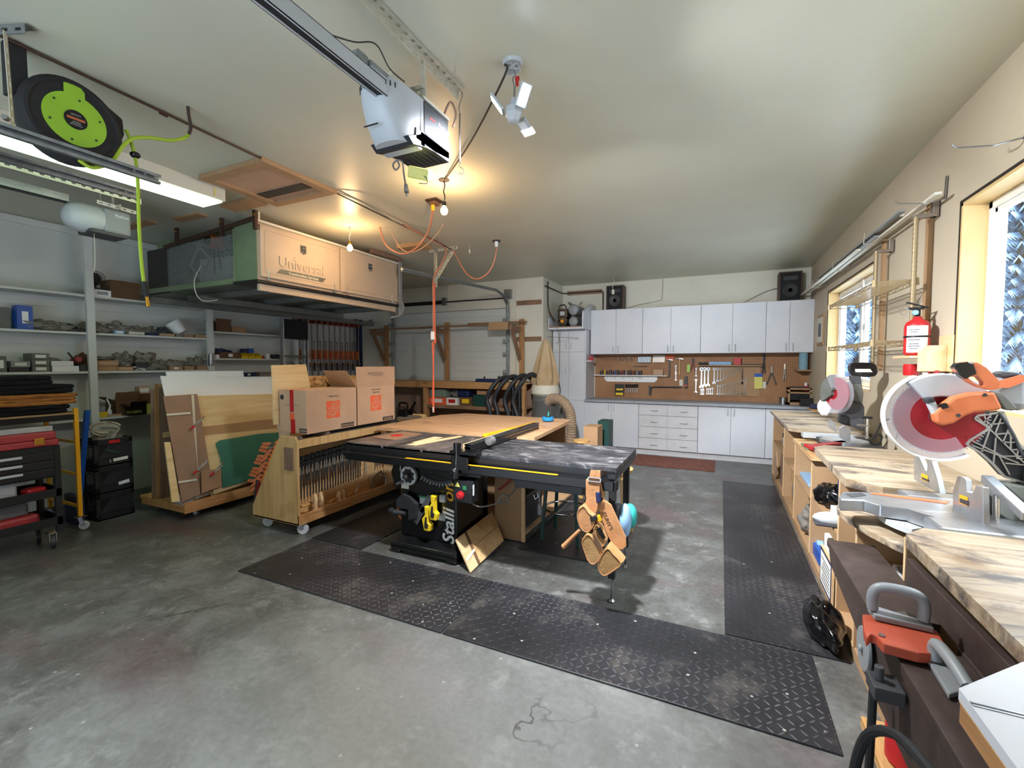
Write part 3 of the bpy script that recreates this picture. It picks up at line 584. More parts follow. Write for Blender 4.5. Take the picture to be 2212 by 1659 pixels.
sb = thing('slotted_bracket', 'triangular bracket of slotted cream steel angles carrying the orange cord', 'bracket', (-3.4, 4.93, 3.0))
k = MB(); punched(k, (-3.52, 4.93, 3.03), (-3.08, 4.93, 3.03), .038, (0, 1, 0)); k.build('top_angle', 'punched', sb)
k = MB(); angle_iron(k, (-3.42, 4.93, 3.03), (-3.42, 4.93, 2.55), .03, (0, 1, 0), (1, 0, 0)); k.build('post_angle', 'punched', sb)
k = MB(); angle_iron(k, (-3.40, 4.93, 2.68), (-3.14, 4.93, 3.02), .034, (0, 1, 0), (.6, 0, -.8)); k.build('brace_angle', 'punched', sb)
cp = thing('extension_cable', 'orange cord hanging in a loop between the slotted bracket and the white ceiling plug', 'cord', (-2.8, 4.93, 2.6))
MB().tube([(-3.14, 4.93, 3.0)] + cpx([(1000, 580), (1015, 597), (1035, 602), (1058, 585), (1070, 555)], 4.93) + [(-2.52, 4.93, 2.97)], .008, 8, sub=6).build('cord', 'cord_pink', cp, smooth=True)
MB().cyl((-2.52, 4.93, 3.04), (-2.52, 4.93, 2.975), .024, .02, 14).build('plug', 'white', cp, bev=.003); MB().cyl((-2.52, 4.93, 3.05), (-2.52, 4.93, 3.04), .05, None, 16).build('cover_plate', 'box_dark', cp)
solo(MB().cyl((-2.9, 4.93, 3.05), (-2.9, 4.93, 2.985), .004, None, 8).lathe([(.006, .03), (.012, .02), (.012, 0), (.008, -.02)], (-2.9, 4.93, 2.955), 10), 'pull_switch', 'offwhite', 'small white pull switch hanging between the slotted bracket and the white ceiling plug', 'pull switch')
hc = thing('extension_cable', 'white cord end dangling from the ceiling in front of the left wall speaker', 'cord', (-1.74, 7.9, 2.7))
MB().tube([(-1.74, 7.9, 3.04), (-1.72, 7.9, 2.98), (-1.75, 7.9, 2.9), (-1.74, 7.9, 2.84)], .005, 6, sub=4).build('cord', 'offwhite', hc); MB().box(-1.76, -1.72, 7.88, 7.92, 2.76, 2.84).build('plug', 'offwhite', hc, bev=.005)
# --- attic hatch
ah = thing('attic_hatch', 'plywood-framed attic hatch in the ceiling between the tube light and the bulbs', 'hatch', (-3.42, 2.57, 3.05))
k = MB()
for x0, x1, y0, y1 in ((-3.80, -3.72, 2.22, 2.92), (-3.12, -3.04, 2.22, 2.92), (-3.72, -3.12, 2.22, 2.30), (-3.72, -3.12, 2.84, 2.92)): k.box(x0, x1, y0, y1, 3.015, 3.05)
k.build('hatch_frame', 'mdf', ah, bev=.004)
MB().box(-3.72, -3.12, 2.30, 2.84, 3.038, 3.048).build('hatch_panel', 'card_light', ah); MB().box(-3.72, -3.16, 2.66, 2.76, 3.03, 3.037).build('cleat', 'box_dark', ah)
# --- fluorescent fixture
fl = thing('ceiling_light', 'long fluorescent ceiling fixture glowing pale green behind the hose reel', 'ceiling light', (-4.02, 1.2, 2.92))
MB().box(-4.17, -3.87, -.05, 2.48, 2.935, 3.05).build('fixture_body', 'offwhite', fl, bev=.004)
MB().box(-4.15, -3.89, -.03, 2.46, 2.92, 2.936).build('diffuser', 'tube_glow', fl, bev=.003)
MB().box(-3.868, -3.865, 2.38, 2.392, 2.95, 3.02).build('latch', 'pale_yellow', fl)
# --- hose reel
hr = thing('hose_reel', 'black retractable air hose reel with a lime green disc hanging under the ceiling', 'hose reel', (-3.0, 1.16, 2.78))
Rx = Matrix.Rotation(PI / 2, 3, 'Y')
k = MB(); k.lathe([(.10, -.075), (.185, -.07), (.2, -.045), (.2, .045), (.185, .065), (.172, .068), (.165, .06), (.0, .06)], (-3.02, 1.15, 2.77), 40, rot=Rx); k.build('reel_case', 'rubber', hr, smooth=True)
MB().prism([(1.12, 2.96), (1.22, 2.955), (1.36, 2.88), (1.365, 2.80), (1.33, 2.70), (1.24, 2.60), (1.12, 2.62)], 0, -3.075, -2.975).build('hose_outlet', 'rubber', hr, bev=.012)
k = MB(); pts = [(1.15 + .125 * math.cos(t * PI / 20), 2.77 + .125 * math.sin(t * PI / 20)) for t in range(40)]
k.prism(pts, 0, -2.962, -2.956).prism([(1.11, 2.88), (1.11, 2.945), (1.17, 2.945), (1.19, 2.92), (1.19, 2.87)], 0, -2.962, -2.9555); k.build('side_disc', 'lime', hr)
k = MB(); k.prism([(1.15 + .045 * math.cos(t * PI / 16), 2.77 + .045 * math.sin(t * PI / 16)) for t in range(32)], 0, -2.956, -2.952); sd = k.build('badge', 'matte_black', hr)
text('LEGACY', .011, 'light_gray', (-2.9515, 1.15, 2.792), FX, hr); MB().box(-2.952, -2.951, 1.115, 1.185, 2.768, 2.779).build('orange_mark', 'orange', hr, bev=.003)
for j in range(3): MB().box(-2.952, -2.951, 1.125 + .006 * j, 1.175 - .004 * j, 2.742 + .008 * j, 2.744 + .008 * j).build('small_print', 'light_gray', hr)
k = MB()
for t in range(6):
    a = math.radians(20 + 60 * t); k.cyl((-2.957, 1.15 + .103 * math.cos(a), 2.77 + .103 * math.sin(a)), (-2.953, 1.15 + .103 * math.cos(a), 2.77 + .103 * math.sin(a)), .005, None, 8)
k.build('screw', 'charcoal', hr)
MB().box(-3.06, -3.0, .93, 1.0, 2.80, 3.045).build('mounting_bracket', 'rubber', hr, bev=.005)
MB().tube([onX(x, y, -2.99) for x, y in ((272, 280), (284, 310), (293, 345), (298, 400), (300, 480), (305, 560), (311, 612))], .009, 8, sub=5).build('hose', 'hose_green', hr, smooth=True)
p1 = onX(311, 608, -2.99); p2 = onX(317, 641, -2.99); p3 = onX(320, 660, -2.99)
MB().cyl(p1, p2, .014, .012, 12).build('hose_sleeve', 'rubber', hr); MB().cyl(p2, p3, .008, .011, 12).ball(p3, .01).build('air_fitting', 'brass', hr, smooth=True)
MB().ball(onX(292, 335, -2.99), (.026, .026, .018), 14, 8).build('hose_stopper', 'gloss_black', hr, smooth=True)
MB().tube([onX(x, y, -2.96) for x, y in ((170, 345), (200, 362), (240, 350), (262, 320), (285, 300), (320, 297), (370, 303), (400, 297))] + [onX(408, 288, -2.9)], .0095, 8, sub=6).build('feed_hose', 'hose_green', hr, smooth=True)
solo(MB().tube([onX(408, 290, -2.9), onX(412, 275, -2.88), onX(408, 250, -2.86), (-2.85, 1.62, 3.05)], .009, 8, sub=5), 'air_pipe', 'bandage', 'bent brass air pipe coming out of the ceiling to feed the hose reel', 'pipe')
# --- strap and tracks top left
st = thing('hanger_strap', 'slotted cream steel hanger from the ceiling to the track left of the hose reel', 'hanger', (-2.87, .92, 2.6))
k = MB(); a_ = onX(11, 70, -2.82); b_ = onX(27, 270, -2.75)
punched(k, a_, b_, .032, (.6, .8, 0)); k.build('vertical_strap', 'punched', st)
k = MB(); angle_iron(k, (-2.98, .86, 3.04), (-2.80, .93, 3.04), .04, (0, 0, 1), (0, 1, 0)); k.build('ceiling_angle', 'galv', st); MB().cyl(b_ + Vector((.02, -.02, .01)), b_ + Vector((.035, -.035, .01)), .011, None, 6).build('bolt', 'steel', st)
def track(x, y0, y1, z, lbl, h=.05):
    k = MB(); k.box(x - .002, x, y0, y1, z, z + h).box(x, x + .022, y0, y1, z, z + .0025).box(x, x + .026, y0, y1, z + h - .0025, z + h).box(x + .02, x + .0225, y0, y1, z, z + .014).box(x + .024, x + .0265, y0, y1, z + h - .016, z + h)
    for j in range(3): k.cyl((x + .024, y1 - .03 - j * .05, z + .025), (x + .028, y1 - .03 - j * .05, z + .025), .006, None, 6)
    return solo(k, 'door_track', 'galv', lbl, 'door track')
q = onZ(345, 388, 2.6); r_ = onZ(0, 272, 2.6)
track(-2.937, -1.2, 1.50, 2.572, 'galvanised overhead door track passing in front of the hose reel')
track(-3.62, -1.2, 1.72, 2.66, 'galvanised door track behind the hose reel, below the fluorescent fixture')
k = MB(); p_, q_ = onZ(60, 392, 2.78), onZ(305, 436, 2.78); punched(k, (q_.x, p_.y - .3, 2.78), (q_.x, q_.y, 2.78), .04, (1, 0, 0)); solo(k, 'slotted_angle', 'punched', 'slotted steel angle hanging under the far side of the fluorescent fixture', 'steel angle')
# --- second opener
o2 = thing('garage_door_opener', 'grey overhead door opener with its rail hanging near the left wall shelves', 'door opener', (-4.8, 2.1, 2.6))
X2 = -4.78; c0 = onX(200, 475, X2)
cy_, cz_ = c0.y, c0.z
MB().lathe([(.0, -.17), (.05, -.165), (.09, -.14), (.115, -.08), (.12, 0), (.12, .06)], (X2, cy_ - .02, cz_), 24, rot=Matrix.Rotation(-PI / 2, 3, 'X')).build('housing', 'light_gray', o2, smooth=True)
MB().box(X2 - .115, X2 + .115, cy_ + .03, cy_ + .22, cz_ - .10, cz_ + .10).build('lens_cover', 'gray', o2, bev=.02)
MB().box(X2 - .11, X2 + .11, cy_ - .06, cy_ + .20, cz_ - .125, cz_ - .09).build('lower_cover', 'dark_gray', o2, bev=.012)
text('Python', .035, 'white', (X2 + .117, cy_ + .15, cz_ + .05), FX, o2, shear=.25)
MB().box(X2 - .04, X2 + .015, -1.2, cy_ - .15, cz_ + .10, cz_ + .155).build('rail', 'alum', o2)
MB().box(X2 - .025, X2, -1.2, cy_ - .14, cz_ + .088, cz_ + .10).build('drive_chain', 'rubber', o2)
k = MB(); punched(k, (X2 - .16, cy_ + .12, cz_ + .12), (X2 + .18, cy_ + .12, cz_ + .12), .04, (0, 1, 0)); punched(k, (X2 + .10, cy_ + .1, cz_ + .1), (X2 + .10, cy_ + .1, 3.04), .03, (0, 1, 0)); punched(k, (X2 - .10, cy_ + .1, cz_ + .1), (X2 - .10, cy_ + .1, 3.04), .03, (0, 1, 0)); k.build('hanger_strap', 'punched', o2)
k = MB(); punched(k, (X2 + .13, cy_ - .02, cz_ + .125), (X2 + .13, cy_ + .25, cz_ + .115), .03, (1, 0, 0)); k.build('side_strap', 'offwhite', o2)
MB().tube([(X2 + .06, cy_ - .02, cz_ - .1), (X2 + .065, cy_ - .02, cz_ - .25), (X2 + .05, cy_ - .02, cz_ - .4), (X2 + .03, cy_ - .03, cz_ - .45)], .0018, 5, sub=4).build('antenna_wire', 'offwhite', o2)
# ================================================================ truck body hung from the ceiling
tb = thing('truck_box', 'beige lettered truck tool body hung from the ceiling, with green mesh end', 'truck body', (-5.05, 4.05, 2.3))
FXx, Y0, Y1, Z0, Z1, BX = -4.18, 2.98, 5.12, 2.385, 2.965, -5.95
ys = onX(734, 545, FXx).y
MB().box(FXx - .34, FXx - .02, Y0 + .01, Y1, Z0, Z1 - .01).build('tool_compartment', 'box_beige', tb, bev=.006)
def bdoor(y0, y1, cut, latch_px, nm):
    z0, z1 = Z0 + .035, Z1 - .03
    pts = [(y0, z0), (y1, z0), (y1, z1 - (.17 if cut else 0)), (y1 - (.11 if cut else .004), z1), (y0, z1)]
    d = MB().prism(pts, 0, FXx - .02, FXx + .004).build('compartment_door', 'box_beige', tb, bev=.006)
    i = .045; p2 = [(y0 + i, z0 + i), (y1 - i, z0 + i), (y1 - i, z1 - (.18 if cut else i)), (y1 - (.13 if cut else i + .001), z1 - i), (y0 + i, z1 - i)]
    r = MB(); r.tube([(FXx + .004, a, c) for a, c in p2], .004, 6, closed=True); r.build('pressed_rib', 'box_beige', d)
    q = onX(*latch_px, FXx)
    MB().prism([(q.y - .04, q.z + .05), (q.y + .04, q.z + .05), (q.y + .04, q.z - .035), (q.y, q.z - .055), (q.y - .04, q.z - .035)], 0, FXx + .003, FXx + .009).build('latch_plate', 'chrome', d, bev=.002)
    MB().box(FXx + .008, FXx + .012, q.y - .028, q.y + .028, q.z - .02, q.z + .038).build('latch_recess', 'charcoal', d)
    MB().box(FXx + .01, FXx + .02, q.y - .02, q.y + .02, q.z, q.z + .02).build('latch_paddle', 'chrome', d, bev=.002)
    return d
bd = bdoor(Y0 + .03, ys - .012, False, (654, 540), 0); bd2 = bdoor(ys + .012, Y1 - .02, True, (799, 578), 1)
q = onX(653, 577, FXx)
text('Universal', .155, 'box_beige', (FXx + .008, q.y, q.z), FX, bd, off=.0, ext=.004, width=1.0)
q = onX(653, 597, FXx); MB().prism([(q.y - .32, q.z - .022), (q.y + .27, q.z - .022), (q.y + .32, q.z + .028), (q.y - .27, q.z + .028)], 0, FXx + .003, FXx + .0055).build('sign_band', 'painted_gray', bd)
text('Construction Services', .043, 'offwhite', (FXx + .0065, q.y + .02, q.z + .002), FX, bd, off=.0008)
q = onX(636, 561, FXx); MB().prism([(q.y - .035, q.z - .01), (q.y - .012, q.z - .004), (q.y - .015, q.z + .014), (q.y, q.z + .006), (q.y + .004, q.z + .024), (q.y + .014, q.z + .005), (q.y + .034, q.z + .006), (q.y + .016, q.z - .008), (q.y, q.z - .018)], 0, FXx + .003, FXx + .008).build('leaf_emblem', 'box_beige', bd)
for px, py, par in ((580, 600, bd), (722, 628, bd), (749, 633, bd2), (846, 652, bd2)):
    q = onX(px, py, FXx); MB().box(FXx, FXx + .014, q.y - .014, q.y + .014, Z0 + .002, Z0 + .03).cyl((FXx + .008, q.y, Z0 + .03), (FXx + .008, q.y, Z0 + .11), .003, None, 6).build('hinge', 'chrome', par)
MB().box(FXx - .03, FXx + .012, Y0, Y1, Z1 - .012, Z1 + .012).build('drip_rail', 'offwhite', tb, bev=.004)
MB().box(FXx - .36, FXx + .02, Y0 - .02, Y1 + .01, Z0 - .03, Z0 - .002).build('sill', 'black', tb)
MB().box(FXx - .05, FXx - .01, Y0 + .02, Y1 - .06, Z0 - .105, Z0 - .035).build('side_rail', 'box_beige', tb, bev=.005)
# end panels of the body (near end), green painted
g0 = onY(507, 560, Y0).x; g1 = onY(362, 600, Y0).x; g2 = onY(320, 600, Y0).x
MB().box(g0, FXx - .02, Y0, Y0 + .012, Z0, Z1 + .01).box(g0, g0 + .03, Y0 - .015, Y0, Z0, Z1 - .05).build('green_end_panel', 'box_green', tb)
MB().box(g2, g1, Y0, Y0 + .02, Z0 - .03, Z1 - .10).build('far_end_panel', 'box_dark', tb)
MB().box(g2, FXx - .34, Y0 - .02, Y0 + .02, Z0 - .02, Z0 + .035).build('lower_frame', 'box_green', tb, bev=.003)
MB().bar((g1 - .04, Y0, Z1 - .10), (FXx, Y0, Z1 + .02), .03, .045).build('upper_frame', 'copper_dark', tb)
wv = MB(); zt0, zt1 = Z0 + .03, Z1 - .09
def clip(x0, sl):
    # diagonal wire between the frame edges
    a = []; z = zt0; xa = x0; xb = x0 + sl * (zt1 - zt0)
    if max(xa, xb) < g1 or min(xa, xb) > g0: return
    f = lambda t: (x0 + sl * t, zt0 + t); t0, t1 = 0, zt1 - zt0
    for lim in (g1, g0):
        t = (lim - x0) / sl
        if lim == g1: t0, t1 = (max(t0, t), t1) if sl > 0 else (t0, min(t1, t))
        else: t0, t1 = (t0, min(t1, t)) if sl > 0 else (max(t0, t), t1)
    if t1 - t0 > .01:
        p, q_ = f(t0), f(t1); wv.bar((p[0], Y0 + .005, p[1]), (q_[0], Y0 + .005, q_[1]), .0048, .0048)
for i in range(-26, 50):
    clip(g1 + i * .042, 1.9); clip(g1 + i * .042, -1.9)
wv.build('expanded_mesh', 'gray', tb)
# far side and floor of the body
MB().box(BX, BX + .32, Y0 + .02, Y1, Z0, Z1 - .02).build('far_compartment', 'box_green', tb)
MB().box(BX + .32, FXx - .34, Y0 + .05, Y1, Z0 - .02, Z0).build('floor_pan', 'painted_gray', tb)
for yy in (3.3, 3.9, 4.5, 5.05): MB().box(BX + .05, FXx - .05, yy - .03, yy + .03, Z0 - .08, Z0 - .02).build('cross_member', 'painted_gray', tb, bev=.004)
MB().box(-5.3, -5.24, Y0 + .1, Y1, Z0 - .15, Z0 - .08).build('frame_rail', 'painted_gray', tb, bev=.004)
MB().box(-5.9, -5.84, Y0 - .1, Y1, Z0 - .15, Z0 - .08).build('frame_rail', 'painted_gray', tb, bev=.004)
for (px, py, yy) in ((552, 470, 2.96), (480, 480, 2.97), (383, 500, 2.97)):
    x_ = onY(px, py, yy).x; MB().box(x_ - .02, x_ + .02, yy - .02, yy + .01, Z1 - .1, CH).build('hanger_post', 'copper_dark', tb, bev=.002)
    MB().cyl((x_ + .01, yy - .02, Z1 + .04), (x_ + .01, yy - .03, Z1 + .04), .012, None, 6).build('bolt', 'brass', tb)
x_ = onY(556, 470, 2.99).x; MB().box(FXx - .01, FXx + .01, 2.99, 3.01, Z1, CH).build('hanger_post', 'offwhite', tb)
MB().box(-4.17, -4.145, Y1 - .02, Y1 + .03, 2.24, CH).build('hanger_post', 'gray', tb)
MB().box(-4.19, -4.13, 4.55, 5.15, CH - .06, CH - .005).build('timber_hanger', 'old_wood_z', tb, bev=.003)
MB().tube([(-4.16, Y1 + .02, 2.45), (-4.14, Y1 + .05, 2.35), (-4.17, Y1, 2.24), (-4.25, Y1 - .1, 2.2)], .014, 8, sub=5).build('wiring_loom', 'gray', tb)
MB().tube([onY(x, y, 2.94) for x, y in ((434, 575), (420, 605), (424, 635), (440, 650), (470, 648))], .005, 6, sub=5).build('loose_wire', 'offwhite', tb)
wl = thing('wood_cleats', 'short plywood cleat on the ceiling near the green mesh end of the truck body', 'wood cleat', (-4.1, 2.9, 3.03)); wl.name = 'wood_cleat'
MB().box(-4.30, -3.86, 2.70, 2.86, 3.02, 3.049).build('cleat_board', 'mdf', wl)
solo(MB().box(-3.75, -3.35, 4.55, 4.75, 3.0, 3.049), 'wood_cleat', 'mdf', 'small plywood cleat on the ceiling above the far end of the truck body', 'wood cleat')
solo(MB().box(-5.15, -4.72, 2.74, 2.84, 3.03, 3.049), 'wood_cleat', 'mdf', 'narrow wooden cleat on the ceiling over the middle of the mesh end', 'wood cleat')
solo(MB().box(-5.95, -5.45, 2.66, 2.76, 3.03, 3.049), 'wood_cleat', 'mdf', 'narrow wooden cleat on the ceiling beside the second door opener', 'wood cleat')
# inside the body: chain hoist, a frame and a white panel
ch = thing('chain_hoist', 'orange chain hoist hanging inside the mesh end of the truck body', 'chain hoist', (-4.85, 3.2, 2.6))
q = onY(462, 522, 3.2)
MB().cyl((q.x, 3.14, q.z), (q.x, 3.28, q.z), .075, None, 20).build('hoist_body', 'plug_orange', ch, bev=.012); MB().cyl((q.x, 3.12, q.z), (q.x, 3.14, q.z), .05, None, 16).build('gear_cover', 'black', ch)
MB().tube([(q.x, 3.2, q.z + .07), (q.x - .02, 3.2, q.z + .12), (q.x + .01, 3.2, q.z + .16), (q.x - .02, 3.2, q.z + .2), (q.x, 3.2, CH)], .008, 6, sub=4).build('hook', 'black', ch)
k = MB()
for i in range(14):
    k.obox((q.x + .03, 3.18, q.z - .08 - i * .022), (.012, .006, .024), (0, 0, PI / 2 * (i % 2)))
    k.obox((q.x + .06 + .004 * i, 3.2, q.z - .06 - i * .02), (.012, .006, .022), (0, 0, PI / 2 * (i % 2)))
k.build('chain', 'black', ch)
k = MB(); c_ = onY(431, 562, 3.08); P = [(c_.x, c_.z + .155), (c_.x + .19, c_.z), (c_.x + .02, c_.z - .2), (c_.x - .17, c_.z - .05)]
for i in range(4): k.bar((P[i][0], 3.08, P[i][1]), (P[(i + 1) % 4][0], 3.08, P[(i + 1) % 4][1]), .02, .02)
solo(k, 'steel_frame', 'light_gray', 'grey square steel frame stood on its corner inside the mesh end of the truck body', 'steel frame')
k = MB().obox((-5.25, 3.4, 2.58), (.6, .3, .36), (0, 0, .1)); solo(k, 'storage_box', 'offwhite', 'pale carton stored behind the mesh of the truck body', 'box')
k = MB().obox((-5.3, 4.3, 2.6), (.55, .5, .38), (0, 0, 0)); solo(k, 'storage_box', 'card_dark', 'dark carton deep inside the hanging truck body', 'box')
# ================================================================ left wall shelving
SF = -6.2; SB = -6.5
def shelf_board(y0, y1, z, lbl, h=.024, x0=SB, m='wall_white'):
    o = solo(MB().box(x0, SF, y0, y1, z - h, z), 'shelf_board', m, lbl, 'shelf', bev=.002); return o
P1 = (2.42, 2.49); P2 = (3.66, 3.735)
for i, (y0, y1, zt, zb, l) in enumerate(((P1[0], P1[1], CH, 0, 'tall white wooden post of the left wall shelving, nearest the camera'), (P2[0], P2[1], 2.34, 0, 'white wooden shelf post in the middle of the left wall shelving'),
                                       (4.99, 5.06, 1.96, 0, 'short white shelf post beside the aluminium ladder'))):
    solo(MB().box(SF, SF + .04, y0, y1, zb, zt), 'shelf_post', 'wall_white', l, 'shelf post', bev=.003)
shelf_board(-.5, P2[1], 2.29, 'highest long shelf on the left wall, with the black fan on it')
shelf_board(-.5, P2[1], 1.885, 'second long shelf from the top on the left wall, with the blue package')
shelf_board(-.5, P2[1], 1.465, 'third long shelf from the top on the left wall, with the grey shoe-type boxes')
shelf_board(-.5, P2[1], .95, 'lowest long shelf on the left wall, with the opened cartons')
shelf_board(P2[1], 5.05, 1.985, 'shelf to the right of the middle post with two brown cartons')
shelf_board(P2[1], 5.05, 1.62, 'shelf to the right of the middle post with yellow bins')
shelf_board(P2[1], 5.05, 1.36, 'bottom shelf right of the middle post, holding blue packs')
for z, y0, y1 in ((2.20, -.5, 6), (1.80, -.5, 6), (1.375, -.5, 4.9)):
    struct(MB().box(-6.499, -6.485, y0, y1, z - .045, z + .045), 'trim_9', 'wall_white')
struct(MB().box(-6.35, -6.25, 2.9, 6.9, 2.29, 2.36), 'trim_10', 'painted_gray')
def gbox(x0, x1, y0, y1, z, h, m, lbl, name='cardboard_box', cat='box', grp=None, flaps=0, lab=None, bev=.003, rz=0, labw=None, op=False):
    cx, cy = (x0 + x1) / 2, (y0 + y1) / 2; t = thing(name, lbl, cat, (cx, cy, z), rz, grp); R_ = Matrix.Rotation(rz, 4, 'Z') if rz else Matrix()
    T = Matrix.Translation((cx, cy, z)) @ R_; a, b_ = (x1 - x0) / 2, (y1 - y0) / 2
    k = MB(); k.T = T
    if op:
        k.box(-a, a, -b_, b_, 0, .004).box(-a, -a + .004, -b_, b_, 0, h).box(a - .004, a, -b_, b_, 0, h).box(-a, a, -b_, -b_ + .004, 0, h).box(-a, a, b_ - .004, b_, 0, h)
    else: k.box(-a, a, -b_, b_, 0, h)
    k.build('box_body', m, t, bev=0 if op else bev)
    if flaps:
        k = MB(); k.T = T; k.add([(a, -b_, h), (a, b_, h), (a + flaps * .35, b_, h + flaps), (a + flaps * .35, -b_, h + flaps)], [(0, 1, 2, 3)]); k.build('flap', m, t, solid=.004)
        k = MB(); k.T = T; k.add([(-a, -b_, h), (a, -b_, h), (a, -b_ - flaps * .8, h + flaps * .5), (-a, -b_ - flaps * .8, h + flaps * .5)], [(0, 1, 2, 3)]); k.build('flap', m, t, solid=.004)
    if lab:
        k = MB(); k.T = T; w = labw or .6
        k.box(a, a + .0015, -b_ * w, b_ * w, h * .25, h * .75); k.build('label_sticker', lab, t)
    return t
def lump(c, r, m, lbl, name='plastic_bag', cat='bag', seed=0, grp=None, amp=.42, kind=None):
    R = random.Random(seed); ph = [R.uniform(0, 6) for _ in range(9)]; k = MB(); k.ball((0, 0, 0), (1, 1, 1), 26, 16); out = []
    for p in k.v:
        d = p.normalized(); n_ = 1 + amp * (math.sin(4 * d.x + ph[0]) * math.sin(5 * d.y + ph[1]) + 1.0 * math.sin(9 * d.z + 7 * d.x + ph[2]) * math.sin(8 * d.y + ph[3]) + .7 * math.sin(17 * d.x + ph[4]) * math.sin(19 * d.z + 13 * d.y + ph[5]))
        z = d.z * n_ * r[2] + r[2] * .9; out.append(Vector((c[0] + d.x * n_ * r[0], c[1] + d.y * n_ * r[1], c[2] + max(z, .001))))
    k.v = out; return solo(k, name, m, lbl, cat, (c[0], c[1], c[2]), grp, sub=1)
def sy(px, py=700, X=-6.22): return onX(px, py, X).y      # Y of a pixel column at the shelf front
def gx(px0, px1, z, h, m, lbl, dep=.18, x1=-6.215, py=700, **k):
    return gbox(x1 - dep, x1, sy(px0, py), sy(px1, py), z, h, m, lbl, **k)
# top shelf
fn = thing('fan', 'black desk fan on a small white carton on the top left shelf', 'fan', (-6.3, sy(213, 600), 2.37))
yc = sy(213, 595); k = MB()
for a in range(16): k.bar((-6.26, yc, 2.49), (-6.26, yc + .075 * math.cos(a * PI / 8), 2.49 + .075 * math.sin(a * PI / 8)), .003, .003)
for rr in (.03, .055, .075): k.tube([(-6.26, yc + rr * math.cos(a * PI / 12), 2.49 + rr * math.sin(a * PI / 12)) for a in range(24)], .003, 5, closed=True)
k.build('grille', 'black', fn); MB().cyl((-6.33, yc, 2.49), (-6.275, yc, 2.49), .07, .05, 18).build('motor_housing', 'black', fn, smooth=True); MB().cyl((-6.3, yc, 2.365), (-6.3, yc, 2.42), .012, None, 8).box(-6.36, -6.22, yc - .06, yc + .07, 2.362, 2.38).build('stand', 'black', fn)
gx(200, 240, 2.29, .072, 'white', 'white carton under the black fan on the top left shelf', lab='gray', py=620)
gx(238, 303, 2.29, .20, 'card_dark', 'large brown carton to the right of the black fan on the top left shelf', dep=.22, py=620)
# second shelf
z2 = 1.885
bp = gx(37, 72, z2, .235, 'blue', 'tall blue printed package standing on the second left shelf', name='package', cat='package', lab='white', labw=.4, dep=.12)
gx(3, 32, z2, .21, 'painted_gray', 'grey-green metal case beside the tall blue package, second left shelf', dep=.1, x1=-6.3, name='metal_case', cat='case')
lump((-6.3, sy(95), z2), (.10, .13, .055), 'bag_gray', 'knotted brown plastic bag right of the tall blue package', seed=2)
lump((-6.28, sy(125), z2), (.09, .13, .045), 'bag_gray', 'crumpled bag leaning on the knotted brown bag, second left shelf', seed=4)
gx(145, 175, z2, .035, 'black', 'flat black package against the nearest post, second left shelf', name='package', cat='package', dep=.15)
lump((-6.28, sy(222), z2), (.08, .10, .04), 'bag_gray', 'dark bag just right of the nearest post, second left shelf', seed=5)
gx(247, 268, z2, .042, 'light_blue', 'pale blue small box on the second left shelf', name='small_box', cat='box', dep=.08, lab='white')
lump((-6.32, sy(262), z2), (.08, .10, .07), 'bag_gray', 'brown bag sticking up behind the pale blue small box', seed=6)
gx(276, 312, z2, .035, 'offwhite', 'open cream tray of bags with a yellow tape tail, second left shelf', name='tray', cat='tray', op=True, dep=.16)
lump((-6.3, sy(298), z2 + .008), (.06, .11, .045), 'bag_gray', 'brown bag piled in the cream tray, second left shelf', seed=7)
gx(313, 340, z2, .034, 'navy', 'open navy tray on the second left shelf', name='tray', cat='tray', op=True, dep=.16)
lump((-6.3, sy(327), z2 + .008), (.06, .08, .05), 'bag_gray', 'bag of fittings heaped in the navy tray', seed=8)
gx(343, 377, z2, .034, 'card_light', 'open tan tray of metal fittings on the second left shelf', name='tray', cat='tray', op=True, dep=.16)
lump((-6.31, sy(358), z2 + .008), (.05, .09, .05), 'dark_gray', 'pile of dark metal fittings in the tan tray', name='fittings', cat='fittings', seed=9)
gx(378, 395, z2, .036, 'card_gray', 'small open carton left of the tilted white pail', op=True, dep=.12); gx(397, 416, z2, .034, 'cardboard', 'small carton under the tilted white pail', dep=.12); gx(421, 448, z2, .04, 'cardboard', 'flat carton against the middle post, second left shelf', dep=.14)
pb = thing('pail', 'white plastic pail tipped on the cartons of the second left shelf', 'pail', (-6.3, sy(398), z2 + .05))
Rp = Euler((.5, -.35, 0)).to_matrix()
MB().lathe([(.075, 0), (.095, .15), (.10, .15), (.10, .16), (.092, .16), (.088, .145), (.07, .01)], (-6.31, sy(400), z2 + .055), 24, rot=Rp).build('pail_body', 'white', pb, smooth=True)
MB().lathe([(.092, .155), (.0, .156)], (-6.31, sy(400), z2 + .055), 24, rot=Rp).build('pail_opening', 'gray', pb)
# third shelf
z3 = 1.465
gx(-22, 13, z3, .155, 'painted_gray', 'tall grey box with white label at the left edge of the third shelf', lab='white', py=760)
gx(18, 62, z3, .045, 'black', 'flat black box under the tilted blue-grey box', name='package', cat='package', py=780)
t_ = gx(18, 62, z3 + .047, .06, 'gray', 'blue-grey labelled box lying tilted left of the stacked grey boxes', lab='paper', py=770, rz=.12)
for j in range(3):
    gx(68, 106, z3 + j * .063, .06, 'painted_gray', f'grey carton with white label, {["bottom", "middle", "top"][j]} of the stack of three', lab='paper', labw=.6, py=770, dep=.2, grp='stacked grey cartons on the third left shelf')
gx(112, 170, z3, .058, 'white', 'wide white box at the bottom of the white pair on the third shelf', name='white_box', py=780); gx(110, 158, z3 + .059, .05, 'white', 'white box lying on the wide white box, third shelf', name='white_box', py=770, dep=.15)
rt = thing('ratchet_strap', 'red strap winder lying on top of the white boxes by the nearest post', 'strap', (-6.3, sy(172), z3 + .1))
